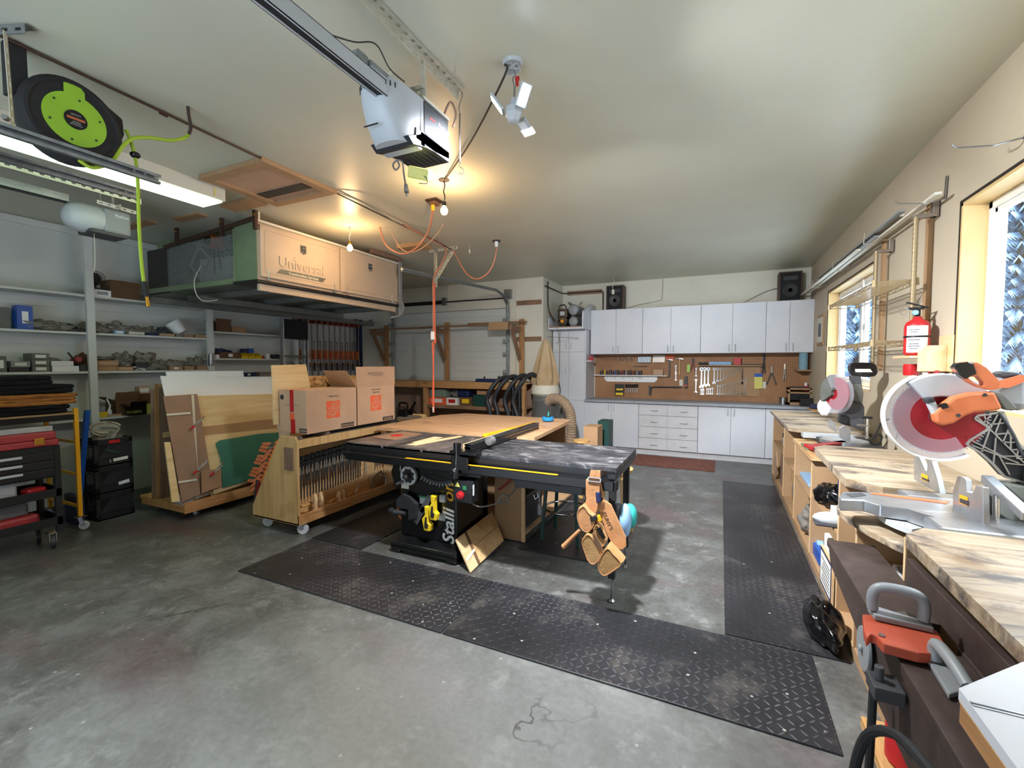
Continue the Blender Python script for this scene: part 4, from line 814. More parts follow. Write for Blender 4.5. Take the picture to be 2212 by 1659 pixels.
MB().cyl((-6.36, sy(172, 765), z3 + .12), (-6.24, sy(172, 765), z3 + .13), .03, None, 16).build('red_reel', 'faded_red', rt, bev=.004); MB().bar((-6.28, sy(166, 765), z3 + .12), (-6.28, sy(152, 750), z3 + .2), .02, .015).build('handle', 'black', rt, bev=.003)
gx(172, 186, z3, .07, 'charcoal', 'dark tin beside the wide white box at the nearest post', name='tin', cat='tin', dep=.1, py=780)
for (a, c, zz, hh, m, l) in ((210, 252, 0, .055, 'cardboard', 'brown carton, lower left of the three just right of the nearest post'), (253, 287, 0, .05, 'cardboard', 'taped brown carton, lower right of the three beside the nearest post'), (208, 256, .057, .06, 'cardboard', 'taped carton on top of two others just right of the nearest post')):
    gx(a, c, z3 + zz, hh, m, l, py=775, lab='card_light' if 'taped' in l else None, labw=.8)
lump((-6.3, sy(230, 770), z3 + .118), (.08, .12, .02), 'bag_gray', 'dark folded sack on top of the taped carton, third shelf', name='sack', cat='sack', seed=11)
lump((-6.28, sy(270, 760), z3 + .05), (.09, .09, .075), 'bag_gray', 'bulky grey plastic bag above the taped cartons, third shelf', seed=12)
lump((-6.31, sy(318, 755), z3 + .04), (.08, .11, .09), 'bag_gray', 'tall grey plastic bag behind the chrome parts, third shelf', seed=13)
gx(292, 322, z3 + .03, .07, 'charcoal', 'dark plastic tray propped against the tall grey bag', name='tray', cat='tray', dep=.06, py=770)
lump((-6.26, sy(312, 780), z3), (.06, .12, .025), 'chrome', 'heap of chrome fittings at the front of the third shelf', name='fittings', cat='fittings', seed=14, amp=.45)
lump((-6.3, sy(350, 770), z3), (.09, .12, .06), 'bag_gray', 'long heap of dark plastic bags in the middle of the third shelf', seed=15, amp=.4)
lump((-6.3, sy(385, 770), z3 + .02), (.09, .12, .055), 'bag_gray', 'dark bag heaped above the two small cartons, third shelf', seed=16, amp=.4)
gx(364, 395, z3, .05, 'cardboard', 'small open carton with a white label, third shelf', op=True, lab='white', labw=.3, dep=.12, py=780); gx(398, 418, z3, .05, 'cardboard', 'small brown carton right of the labelled open one, third shelf', dep=.12, py=780)
gx(425, 450, z3, .05, 'cardboard', 'brown carton against the middle post on the third shelf', dep=.12, py=780); lump((-6.28, sy(430, 770), z3 + .05), (.08, .09, .06), 'bag_gray', 'grey bag leaning on the middle post, third shelf', seed=17)
for j, px in enumerate((112, 160, 205, 222, 240, 300, 335, 372)):
    R = random.Random(j + 70); zz, l = ((z2, 'second') if j % 2 else (z3 + .02, 'third')); lump((-6.42, sy(px + R.uniform(-8, 8)), zz), (.045, R.uniform(.07, .13), R.uniform(.05, .085)), ('bag_gray', 'charcoal', 'card_dark', 'bag_gray')[j % 4], f'{("crumpled brown-grey", "dark folded", "brown paper", "greyish")[j % 4]} bag at the back of the {l} left shelf, {ORD[j]} along the wall', seed=80 + j, amp=.3)
# bottom long shelf
z4 = .95
gx(248, 300, z4, .17, 'card_dark', 'opened brown carton at the back of the lowest left shelf', op=True, flaps=.1, dep=.2, py=850, x1=-6.23)
db = gx(270, 305, z4, .10, 'black', 'black opened carton in front of the brown one on the lowest left shelf', op=True, flaps=.06, dep=.1, py=860, x1=-6.12)
text('DOBEX', .045, 'pale_yellow', (-6.116, sy(289, 870, -6.12), z4 + .04), FX, db)

gx(300, 323, z4 + .24, .085, 'card_light', 'small cream carton with printed label above the black carton', name='small_carton', lab='paper', labw=.8, dep=.1, py=850)
gx(292, 345, z4, .24, 'card_dark', 'tall brown carton behind the sheet goods cart, lowest left shelf', dep=.2, py=840, x1=-6.26)
gx(308, 340, z4, .12, 'pale_yellow', 'yellowish carton at the end of the lowest left shelf', name='yellow_carton', dep=.1, py=850, x1=-6.14)
gx(212, 232, z4, .06, 'yellow', 'yellow packet right of the nearest post on the lowest left shelf', name='packet', cat='packet', dep=.08, py=870)
gx(228, 262, z4, .025, 'card_light', 'flat tan tray in front of the small white bottle', name='tray', cat='tray', dep=.1, py=880)
bt = solo(MB().lathe([(.016, 0), (.016, .045), (.007, .055), (.007, .07)], (-6.25, sy(240, 870), z4 + .026), 14), 'bottle', 'white', 'small white bottle standing on the lowest left shelf', 'bottle', smooth=True)
fr = MB().tube([(-6.25, sy(232, 860), z4 + .02), (-6.25, sy(240, 850), z4 + .12), (-6.25, sy(233, 840), z4 + .2), (-6.25, sy(236, 836), z4 + .22)], .009, 8, sub=1)
solo(fr, 'bent_pipe', 'white', 'bent white plastic pipe on the lowest left shelf by the post', 'pipe'); gx(212, 226, z4 + .06, .06, 'gray', 'grey wrapped part above the yellow packet by the nearest post', name='wrapped_part', cat='part', dep=.08, py=845)
# shelves right of the middle post
yb = lambda px: sy(px, 730)
gx(466, 498, 1.985, .125, 'card_dark', 'brown carton with open flap, left of the pair above the yellow bins', lab='card_dark', flaps=.05, dep=.18, py=700); gx(499, 532, 1.985, .085, 'cardboard', 'lower brown carton, right of the pair above the yellow bins', op=True, dep=.18, py=700)
gx(466, 474, 1.62, .05, 'white', 'small white box right beside the middle post', name='small_box', cat='box', dep=.1, py=770); gx(474, 520, 1.62, .085, 'card_dark', 'open brown carton left of the yellow bins', op=True, dep=.17, lab='white', labw=.2, py=760)
lump((-6.3, sy(490, 760), 1.63), (.05, .12, .06), 'navy', 'dark blue cloth stuffed in the open carton left of the yellow bins', name='cloth', cat='cloth', seed=21)
for j, px in enumerate((521, 536, 551)):
    bn = thing('parts_bin', f'yellow plastic parts bin, {ORD[j]} from the left of three', 'bin', (-6.27, sy(px + 7, 770), 1.62), group='yellow parts bins on the left shelving'); y0, y1 = sy(px, 770), sy(px + 14, 770)
    k = MB(); k.box(-6.37, -6.22, y0, y1, 1.62, 1.626).box(-6.37, -6.365, y0, y1, 1.62, 1.70).prism([(-6.37, 1.62), (-6.22, 1.62), (-6.20, 1.66), (-6.25, 1.665), (-6.27, 1.70), (-6.37, 1.70)], 1, y0, y0 + .004).prism([(-6.37, 1.62), (-6.22, 1.62), (-6.20, 1.66), (-6.25, 1.665), (-6.27, 1.70), (-6.37, 1.70)], 1, y1 - .004, y1)
    k.add([(-6.22, y0, 1.62), (-6.22, y1, 1.62), (-6.20, y1, 1.658), (-6.20, y0, 1.658)], [(0, 1, 2, 3)]); k.build('bin_body', 'yellow', bn)
gx(545, 556, 1.70, .07, 'blue', 'blue carton standing behind the middle yellow bin', name='blue_carton', dep=.08, x1=-6.3, py=750); gx(534, 552, 1.705, .06, 'navy', 'dark navy carton behind the left yellow bins', name='navy_carton', dep=.08, x1=-6.31, py=750)
k = MB().lathe([(.026, 0), (.032, .07), (.035, .07), (.035, .078), (0, .078)], (-6.26, sy(582, 770), 1.62), 18); solo(k, 'tub', 'white', 'small white tub with a teal label right of the yellow bins', 'tub', smooth=True)
solo(MB().lathe([(.022, 0), (.026, .02), (.02, .04), (.006, .05)], (-6.26, sy(571, 770), 1.62), 14), 'tape_roll', 'red', 'small red spool between the yellow bins and the white tub', 'spool', smooth=True)
lump((-6.3, sy(602, 775), 1.62), (.06, .08, .035), 'charcoal', 'dark heap of hardware at the right end of the yellow-bin shelf', name='hardware', cat='hardware', seed=22)
gx(492, 520, 1.36, .05, 'blue', 'blue pack on the lowest visible shelf right of the middle post', name='package', cat='package', py=790); gx(522, 552, 1.36, .055, 'navy', 'shiny navy pack beside the blue pack, lowest visible shelf', name='package', cat='package', py=790, lab='white', labw=.2)
lump((-6.28, sy(476, 790), 1.36), (.06, .1, .03), 'bag_gray', 'low brown heap right of the middle post, lowest visible shelf', seed=23); gx(560, 590, 1.36, .06, 'card_gray', 'grey carton near the ladder, lowest visible shelf', py=790)
gx(590, 606, 1.36, .06, 'white', 'white box beside the ladder, lowest visible shelf', name='small_box', cat='box', py=790)
cn = solo(MB().lathe([(.03, 0), (.034, .03), (.03, .16), (.01, .17)], (-6.165, P2[0] + .03, 1.52), 14, rot=Euler((0, 0, 0)).to_matrix()), 'flashlight', 'steel', 'shiny metal flashlight strapped to the middle shelf post', 'flashlight', smooth=True)
# --- ladder leaning at the shelving
la = thing('ladder', 'folded aluminium stepladder with black top leaning by the clamp rack', 'ladder', (-6.02, 5.1, 0))
q0 = onX(612, 690, -6.05); q1 = onX(665, 700, -6.05)
ya, yb_ = q0.y, q1.y
for yy, dx in ((ya, 0), (ya + .05, -.03), (yb_, 0), (yb_ - .04, -.03)): MB().bar((-5.98 + dx, yy - .10, .0), (-6.08 + dx, yy, 2.24), .022, .07, (1, 0, 0)).build('side_rail', 'alum', la, bev=.003)
MB().box(-6.14, -6.03, ya + .01, yb_ - .01, 1.93, 2.23).build('top_platform', 'matte_black', la, bev=.01)
for zz in (1.66, 1.36, 1.06): MB().obox((-6.04, (ya + yb_) / 2 - .03, zz), (.05, yb_ - ya, .03), (0, 0, 0)).build('step', 'painted_gray', la, bev=.004)
# --- clamp rack on the left wall
rk = thing('clamp_rack', 'white backing board with wooden rails holding the long bar clamps', 'rack', (-6.46, 5.75, 1.2))
yr0 = onX(632, 700, -6.45).y; yr1 = onX(770, 700, -6.45).y
MB().box(-6.498, -6.47, yr0, yr1 + .05, .9, 2.35).build('back_board', 'laminate', rk); MB().box(-6.47, -6.36, yr0, yr1, 1.52, 1.56).build('rack_rail', 'mdf_brown', rk, bev=.003); MB().box(-6.47, -6.40, yr0, yr1 + .05, 2.24, 2.31).build('rack_rail', 'old_wood', rk, bev=.003)
proto = thing('bar_clamp', 'x', 'clamp', (0, 0, 0), group='long bar clamps on the clamp rack')
MB().box(-.012, .012, -.009, .009, -.75, .62).build('bar', 'steel', proto); MB().box(-.012, .075, -.014, .014, .56, .66).build('fixed_jaw', 'dark_red', proto, bev=.004); MB().box(-.012, .075, -.016, .016, -.06, .10).build('sliding_jaw', 'plug_orange' if 0 else 'orange', proto, bev=.004)
MB().cyl((.05, 0, -.06), (.05, 0, -.12), .006, None, 8).cyl((.05, 0, -.12), (.05, 0, -.26), .021, .018, 10).build('handle', 'black', proto, smooth=True); MB().cyl((.05, 0, .10), (.05, 0, .24), .005, None, 8).ball((.05, 0, .25), .011, 8, 6).build('screw_pad', 'black', proto)
N = 11
for i in range(N):
    y = yr0 + .09 + (yr1 - yr0 - .18) * i / (N - 1); zc = 1.68 - .0 * i
    dup(proto, (-6.40, y, zc), 0, f'long steel bar clamp with red jaws, {ORD[i]} from the left on the clamp rack') if i else None
    if i == 0: proto.location = (-6.40, y, zc); proto['label'] = 'long steel bar clamp with red jaws, first from the left on the clamp rack'
for j, px in enumerate((770, 779)):
    q = onX(px, 700, -6.40); solo(MB().box(-6.42, -6.38, q.y - .02, q.y + .02, .6, 2.4), 'pipe_clamp', 'navy', f'tall dark blue bar standing at the right end of the clamp rack, {["left", "right"][j]} one', 'clamp')
solo(MB().tube([(-6.44, 6.75, .8), (-6.44, 6.75, 2.1), (-6.42, 6.8, 2.3), (-6.4, 6.98, 2.42)], .02, 8, sub=4), 'conduit', 'steel', 'steel conduit curving up the left wall right of the clamp rack', 'pipe')
# ================================================================ floor mats
def mat_(x0, x1, y0, y1, lbl, g=None):
    return solo(MB().box(x0, x1, y0, y1, 0.0005, .011), 'floor_mat', 'diamond_mat', lbl, 'floor mat', ((x0 + x1) / 2, (y0 + y1) / 2, 0), g, bev=.003)
mat_(-3.23, -1.425, 2.08, 2.74, 'black diamond-pattern floor mat in front of the table saw cabinet')
mat_(-1.415, .465, 2.08, 2.74, 'black diamond-pattern floor mat below the hanging tool belt, right of the saw mat')
mat_(.05, .64, 2.76, 4.58, 'near black floor mat in the aisle beside the right wall bench')
mat_(.05, .64, 4.59, 6.43, 'far black floor mat in the aisle beside the right wall bench')
mat_(-3.25, -2.68, 2.76, 4.6, 'black floor mat half under the clamp cart, left of the table saw')
mat_(-1.50, -.90, 3.34, 4.9, 'black floor mat under the green stool')
solo(MB().box(-1.25, -.05, 6.93, 7.70, 0.0005, .012), 'rug', 'rug', 'worn reddish-brown rug lying in front of the white base cabinets', 'rug')
# ================================================================ table saw
ts = thing('table_saw', 'black cabinet table saw with long right extension table and yellow scale', 'table saw', (-2.1, 3.2, 0))
MB().prism([(-2.40, .12), (-1.85, .12), (-1.85, .80), (-2.40, .80)], 1, 2.93, 3.45).build('cabinet', 'gloss_black', ts, bev=.012)
k = MB()
def hull(k, a, b_):  # frustum between two rects (x0,x1,y0,y1,z)
    v = [(x, y, r[4]) for r in (a, b_) for (x, y) in ((r[0], r[2]), (r[1], r[2]), (r[1], r[3]), (r[0], r[3]))]
    k.add(v, [(3, 2, 1, 0), (4, 5, 6, 7), (0, 1, 5, 4), (1, 2, 6, 5), (2, 3, 7, 6), (3, 0, 4, 7)])
hull(k, (-2.44, -1.80, 2.84, 3.50, .03), (-2.44, -1.80, 2.84, 3.50, .085)); hull(k, (-2.44, -1.80, 2.84, 3.50, .085), (-2.40, -1.85, 2.92, 3.46, .125))
for x0, x1 in ((-2.44, -2.34), (-1.90, -1.80)):
    for y0, y1 in ((2.84, 2.95), (3.4, 3.5)): k.box(x0, x1, y0, y1, .012, .035)
k.build('base', 'gloss_black', ts, bev=.012)
MB().prism([(-2.40, .45), (-2.52, .50), (-2.55, .62), (-2.50, .74), (-2.40, .78)], 1, 2.98, 3.35).build('motor_cover', 'gloss_black', ts, bev=.02)
# top: cast iron with slots
k = MB(); xs = (-2.95, -2.56, -2.54, -2.16, -2.14, -1.72)
for i in (0, 2, 4): k.box(xs[i], xs[i + 1], 2.885, 3.60, .842, .870)
k.box(-2.95, -1.72, 2.885, 3.60, .835, .860)
k.build('table_top', 'saw_top', ts, bev=.002)
MB().box(-2.40, -2.30, 3.08, 3.42, .8702, .8712).build('throat_plate', 'maple', ts); MB().prism([(-2.90, 3.14), (-2.60, 3.10), (-2.58, 3.48), (-2.86, 3.54)], 2, .8703, .875).build('router_plate', 'old_wood', ts); MB().cyl((-2.74, 3.30, .875), (-2.74, 3.30, .879), .06, .05, 20).build('red_insert_ring', 'red', ts)
MB().prism([(-2.36, 2.97), (-2.27, 2.97), (-2.15, 3.52), (-2.20, 3.53)], 2, .8712, .876).build('wooden_insert', 'maple', ts)
MB().box(-1.72, -.60, 2.885, 3.62, .835, .872).build('extension_table', 'worn_black', ts, bev=.004)
MB().box(-2.88, -.60, 2.80, 2.875, .735, .80).build('fence_tube', 'gloss_black', ts, bev=.006); MB().box(-2.95, -.62, 2.872, 2.884, .78, .845).build('front_rail', 'black', ts)
MB().box(-2.25, -.98, 2.803, 2.83, .8002, .8025).build('yellow_scale', 'mustard', ts); MB().box(-2.9, -.62, 3.605, 3.63, .79, .84).build('rear_rail', 'black', ts, bev=.003)
k = MB()
for i in range(84): k.box(-2.23 + i * .0146, -2.2285 + i * .0146, 2.803, 2.815, .8026, .803)
k.build('scale_ticks', 'black', ts)
for x, y, zz in ((-.615, 2.84, .16), (-.63, 3.38, .16)):
    l = MB().box(x - .022, x + .022, y - .022, y + .022, zz, .80).build('leg', 'gloss_black', ts, bev=.003)
    MB().cyl((x, y, .02), (x, y, zz + .01), .009, None, 10).cyl((x, y, .011 if y < 3 else 0.001), (x, y, .022), .024, .014, 14).cyl((x, y, zz - .012), (x, y, zz), .016, None, 6).build('leveling_foot', 'steel', l)
MB().box(-.65, -.60, 2.84, 3.60, .79, .835).build('end_rail', 'gloss_black', ts)
MB().box(-.598, -.585, 2.80, 2.88, .735, .80).build('tube_cap', 'black', ts, bev=.004)
# drawer under the extension
dw = MB().box(-1.34, -.83, 2.90, 3.35, .655, .80).build('drawer', 'black', ts, bev=.004)
MB().box(-1.185, -.975 - .03, 2.888, 2.902, .70, .755).build('handle_recess', 'charcoal', dw, bev=.005); MB().box(-1.17, -1.02, 2.884, 2.89, .735, .742).build('pull_lip', 'light_gray', dw)
# fence
k = MB()
for z0, z1 in ((.88, .897), (.905, .925), (.932, .945)): k.box(-1.735, -1.67, 2.86, 4.22, z0, z1)
k.box(-1.728, -1.678, 2.86, 4.22, .88, .942); k.build('fence', 'gloss_black', ts, bev=.002)
MB().box(-1.775, -1.737, 2.90, 3.75, .8805, .935).build('fence_face_board', 'maple', ts, bev=.002)
fh = MB().box(-1.80, -1.66, 2.78, 2.80, .76, .86).box(-1.83, -1.60, 2.80, 2.89, .873, .90).build('fence_head', 'gloss_black', ts, bev=.004)
MB().cyl((-1.76, 2.80, .90), (-1.76, 2.80, .96), .028, .03, 16).cyl((-1.76, 2.79, .80), (-1.76, 2.80, .90), .02, None, 12).cyl((-1.76, 2.77, .70), (-1.76, 2.79, .80), .028, .02, 14).build('fence_lock_lever', 'gloss_black', ts, smooth=True)
MB().cyl((-1.76, 2.755, .765), (-1.76, 2.77, .765), .014, None, 10).build('lock_bolt', 'chrome', ts)
# hand wheels
def wheel(c, ax):
    R_ = Matrix.Rotation(PI / 2, 3, 'X') if ax == 'y' else Matrix.Rotation(PI / 2, 3, 'Y')
    k = MB(); n_ = 48; o = [(.078 * math.cos(2 * PI * i / n_), .078 * math.sin(2 * PI * i / n_)) for i in range(n_)]
    ins = [((.058 - .007 * math.cos(8 * 2 * PI * i / n_)) * math.cos(2 * PI * i / n_), (.058 - .007 * math.cos(8 * 2 * PI * i / n_)) * math.sin(2 * PI * i / n_)) for i in range(n_)]
    k.T = Matrix.Translation(c) @ R_.to_4x4(); k.ring(o, ins, 2, -.012, .012); w = k.build('hand_wheel', 'light_gray', ts, smooth=True)
    k = MB(); k.T = Matrix.Translation(c) @ R_.to_4x4(); k.cyl((0, 0, -.008), (0, 0, .004), .056, None, 24); k.build('wheel_web', 'black', w)
    k = MB(); k.T = Matrix.Translation(c) @ R_.to_4x4(); k.cyl((0, 0, -.012), (0, 0, .03), .026, .02, 16); k.build('hub', 'charcoal', w, smooth=True)
    k = MB(); k.T = Matrix.Translation(c) @ R_.to_4x4(); k.cyl((0, 0, .03), (0, 0, .042), .016, None, 12); k.build('lock_knob', 'chrome', w)
    k = MB(); k.T = Matrix.Translation(c) @ R_.to_4x4(); k.cyl((-.05, -.048, .01), (-.06, -.058, .085), .010, .013, 12); k.build('crank_handle', 'steel', w, smooth=True)
wheel((-2.29, 2.905, .635), 'y')
k = MB(); k.T = Matrix.Translation((-1.82, 3.10, .68)); n_ = 32
k.lathe([(.03, -.02), (.07, -.012), (.08, 0), (.07, .012), (.03, .01)], (0, 0, 0), 32, rot=Matrix.Rotation(PI / 2, 3, 'Y')); k.cyl((0, 0, 0), (.05, 0, 0), .02, None, 12); k.build('side_hand_wheel', 'light_gray', ts, smooth=True)
MB().cyl((-1.76, 3.18, .665), (-1.66, 3.2, .66), .014, .018, 12).build('side_crank', 'charcoal', ts, smooth=True)
# bevel arc
k = MB(); A = [math.radians(-165 + 62 * i / 16) for i in range(17)]; cx_, cz_ = -2.02, .93
A = [math.radians(242 + 52 * i / 16) for i in range(17)]
P_ = [(cx_ + .345 * math.cos(a), cz_ + .345 * math.sin(a)) for a in A] + [(cx_ + .315 * math.cos(a), cz_ + .315 * math.sin(a)) for a in A[::-1]]
k.prism(P_, 1, 2.922, 2.929); k.build('bevel_scale', 'charcoal', ts)
k = MB()
for i in range(11):
    a = math.radians(243 + 5 * i); k.bar((cx_ + .335 * math.cos(a), 2.920, cz_ + .335 * math.sin(a)), (cx_ + (.352 if i % 3 else .36) * math.cos(a), 2.920, cz_ + (.352 if i % 3 else .36) * math.sin(a)), .004, .002, (0, 1, 0))
k.build('scale_marks', 'white', ts)
P_ = [(cx_ + .305 * math.cos(a), cz_ + .305 * math.sin(a)) for a in A] + [(cx_ + (.305 - .03 * math.sin(PI * i / 16)) * math.cos(a), cz_ + (.305 - .03 * math.sin(PI * i / 16)) * math.sin(a)) for i, a in list(enumerate(A))[::-1]]
MB().prism(P_, 1, 2.926, 2.929).build('arc_slot', 'matte_black', ts)
# lettering running up the right side of the cabinet front, and stickers
RV = FYN @ Matrix.Rotation(PI / 2, 3, 'Z')
text('Stalli', .15, 'white', (-1.922, 2.928, .262), RV, ts, off=.003, shear=.2); text('on', .15, 'mustard', (-1.922, 2.928, .535), RV, ts, off=.002, shear=.2)
for x0, x1, z0, z1, m in ((-2.385, -2.31, .515, .555, 'offwhite'), (-2.15, -1.955, .30, .36, 'gray'), (-2.21, -2.12, .46, .475, 'green'), (-2.20, -2.12, .41, .46, 'light_gray')):
    MB().box(x0, x1, 2.926, 2.9295, z0, z1).build('sticker', m, ts)
text('SAFETY IN', .012, 'white', (-2.165, 2.9285, .4675), FYN, ts)
MB().box(-2.44, -2.41, 2.977, 2.9795, .64, .74).build('warning_sticker', 'white', ts); MB().box(-2.437, -2.413, 2.976, 2.977, .684, .692).build('warning_bar', 'red', ts)
MB().bar((-2.436, 2.9765, .70), (-2.416, 2.9765, .73), .004, .001, (0, 1, 0)).bar((-2.432, 2.9765, .655), (-2.418, 2.9765, .67), .006, .001, (0, 1, 0)).build('pictogram', 'black', ts)
# switch box
sw = MB().prism([(2.78, .52), (2.78, .60), (2.80, .68), (2.90, .70), (2.90, .52)], 0, -1.79, -1.63).build('switch_box', 'black', ts, bev=.008)
MB().cyl((-1.72, 2.782, .58), (-1.72, 2.765, .58), .03, None, 20).cyl((-1.72, 2.765, .58), (-1.72, 2.752, .58), .022, .018, 20).build('stop_button', 'red', sw, smooth=True)
MB().box(-1.70, -1.67, 2.776, 2.781, .622, .652).build('start_button', 'green', sw); MB().prism([(-1.77, .64), (-1.725, .64), (-1.7475, .675)], 1, 2.776, 2.7795).build('warning_triangle', 'pale_yellow', sw)
MB().box(-1.6295, -1.628, 2.80, 2.82, .58, .66).build('sticker', 'white', sw); MB().box(-1.845, -1.8, 2.926, 2.9285, .60, .65).build('sticker', 'green', ts)
MB().box(-1.87, -1.60, 2.86, 2.92, .70, .80).build('switch_bracket', 'black', ts)
solo(MB().tube([(-1.70, 2.86, .515), (-1.62, 2.90, .47), (-1.50, 3.0, .50), (-1.42, 3.1, .58), (-1.40, 3.2, .70), (-1.38, 3.3, .80)], .006, 8, sub=6).tube([(-1.52, 3.0, .50), (-1.47, 2.98, .56), (-1.44, 3.0, .54), (-1.46, 3.04, .49), (-1.50, 3.02, .48)], .008, 8, closed=True, sub=4), 'extension_lead', 'cord_gray', 'grey knotted power cord beside the saw switch box', 'cord')
solo(MB().tube([(-1.50, 3.33, .80), (-1.56, 3.36, .62), (-1.64, 3.38, .52), (-1.72, 3.40, .46)], .009, 8, sub=5), 'extension_lead', 'faded_red', 'red-brown cord running down behind the saw cabinet', 'cord')
solo(MB().tube([(-1.30, 3.3, .64), (-1.305, 3.3, .5), (-1.30, 3.3, .42)], .006, 8, sub=3).cyl((-1.30, 3.3, .42), (-1.30, 3.3, .37), .016, None, 12).cyl((-1.30, 3.3, .37), (-1.30, 3.3, .335), .017, .015, 12), 'extension_lead', 'gray', 'grey plug hanging under the saw drawer', 'plug')
# objects parked on the saw
pbk = thing('push_block', 'yellow and black push block hanging on the saw cabinet, upper one', 'push block', (-2.03, 2.9, .4))
def pushb(t, x, z):
    MB().prism([(x - .02, z - .11), (x + .035, z - .11), (x + .045, z - .06), (x + .02, z - .04), (x + .02, z + .04), (x + .03, z + .08), (x - .015, z + .085), (x - .01, z + .02), (x - .04, z - .02)], 1, 2.855, 2.90).build('handle', 'yellow', t, bev=.004)
    MB().prism([(x - .012, z - .09), (x + .016, z - .09), (x + .022, z - .06), (x + .008, z - .045), (x + .01, z + .0), (x - .004, z + .0), (x - .012, z - .05)], 1, 2.851, 2.855).build('rubber_grip', 'matte_black', t)
    MB().bar((x - .04, 2.895, z + .07), (x - .13, 2.895, z - .08), .05, .02, (0, 1, 0)).build('sole', 'dark_gray', t, bev=.006)
pushb(pbk, -2.03, .43)
pb2 = thing('push_block', 'yellow and black push block hanging on the saw cabinet, lower one', 'push block', (-2.1, 2.9, .3)); pushb(pb2, -2.09, .335)
solo(MB().box(-1.985, -1.93, 2.885, 2.925, .46, .52), 'magnet_box', 'gray', 'small grey metal box stuck on the saw lettering', 'box', bev=.006)
mg = thing('miter_gauge', 'black miter gauge hung on the left of the saw cabinet', 'miter gauge', (-2.3, 2.88, .4))
MB().prism([(-2.40, .43), (-2.33, .49), (-2.27, .475), (-2.19, .42), (-2.19, .30), (-2.28, .27), (-2.28, .36), (-2.40, .36)], 1, 2.87, 2.91).build('gauge_head', 'matte_black', mg, bev=.008)
MB().cyl((-2.40, 2.86, .33), (-2.30, 2.86, .335), .022, .014, 12).build('grip', 'charcoal', mg, smooth=True); MB().bar((-2.47, 2.88, .34), (-2.38, 2.88, .31), .05, .02).build('bar', 'matte_black', mg)
solo(MB().tube([(-2.44, 3.0, .42), (-2.47, 2.99, .36), (-2.47, 2.99, .27), (-2.44, 3.0, .22)], .012, 8, sub=4), 'cable_coil', 'orange', 'orange cable end hanging behind the left side of the saw cabinet', 'cable')
# leaning board
bl = thing('wooden_board', 'two-piece plywood board leaning against the right side of the saw cabinet', 'board', (-1.68, 3.1, 0))
a0, a1 = Vector((-1.65, 2.79, .001)), Vector((-1.66, 3.36, .03)); t0 = onX(983, 1167, -1.83); t1 = onX(1063, 1105, -1.83)
def quadslab(pts, t, name, m, par):
    n_ = (pts[1] - pts[0]).cross(pts[3] - pts[0]).normalized() * t
    return MB().add([p for p in pts] + [p + n_ for p in pts], [(0, 1, 2, 3), (4, 5, 6, 7), (0, 1, 5, 4), (1, 2, 6, 5), (2, 3, 7, 6), (3, 0, 4, 7)]).build(name, m, par)
def lp(u, v): return (a0 * (1 - u) + a1 * u) * (1 - v) + (t0 * (1 - u) + t1 * u) * v
quadslab([lp(0, 0), lp(.2, 0), lp(.2, 1), lp(0, 1)], .012, 'edge_strip', 'maple', bl); quadslab([lp(.27, 0), lp(1, 0), lp(1, .49), lp(.27, .49)], .012, 'lower_panel', 'ply', bl); quadslab([lp(.27, .5), lp(1, .5), lp(1, 1), lp(.27, 1)], .012, 'upper_panel', 'ply', bl)
quadslab([lp(.19, -.0), lp(.28, -.0), lp(.28, 1), lp(.19, 1)], .006, 'groove_strip', 'card_dark', bl)
quadslab([lp(.02, .30), lp(.25, .38), lp(.25, .45), lp(.02, .37)], .018, 'cross_cleat', 'offwhite', bl)
# push sticks and tape on the outfeed table
for j, ((ax, ay), (bx, by)) in enumerate((((-1.93, 3.55), (-1.86, 4.05)), ((-1.86, 4.02), (-1.83, 4.5)))):
    k = MB(); a, b_ = Vector((ax, ay, .895)), Vector((bx, by, .898)); k.bar(a, b_, .035, .03); k.ball(a, (.028, .04, .018)); solo(k, 'push_stick', 'mustard', f'yellow push stick lying on the outfeed table, {["nearer", "farther"][j]} of the two', 'push stick', bev=.006)
tp = thing('tape_ring', 'clear blue-rimmed round tin with a pen standing on the outfeed table', 'tin', (-1.80, 4.82, .892))
MB().lathe([(.062, 0), (.066, .008), (.066, .035), (.062, .04), (.052, .04), (.052, .01), (0, .01)], (-1.80, 4.82, .892), 28).build('tin_body', 'tape_blue', tp, smooth=True); MB().cyl((-1.80, 4.82, .90), (-1.795, 4.83, .99), .008, None, 10).build('pen', 'teal', tp); MB().cyl((-1.79, 4.80, .903), (-1.79, 4.80, .94), .03, None, 16).build('bits', 'charcoal', tp)
solo(MB().cyl((-1.63, 3.05, .945), (-1.63, 3.11, .945), .033, None, 20).cyl((-1.63, 3.045, .945), (-1.63, 3.115, .945), .012, None, 12), 'tape_roll', 'bag_clear', 'roll of clear tape stuck beside the saw fence', 'tape')
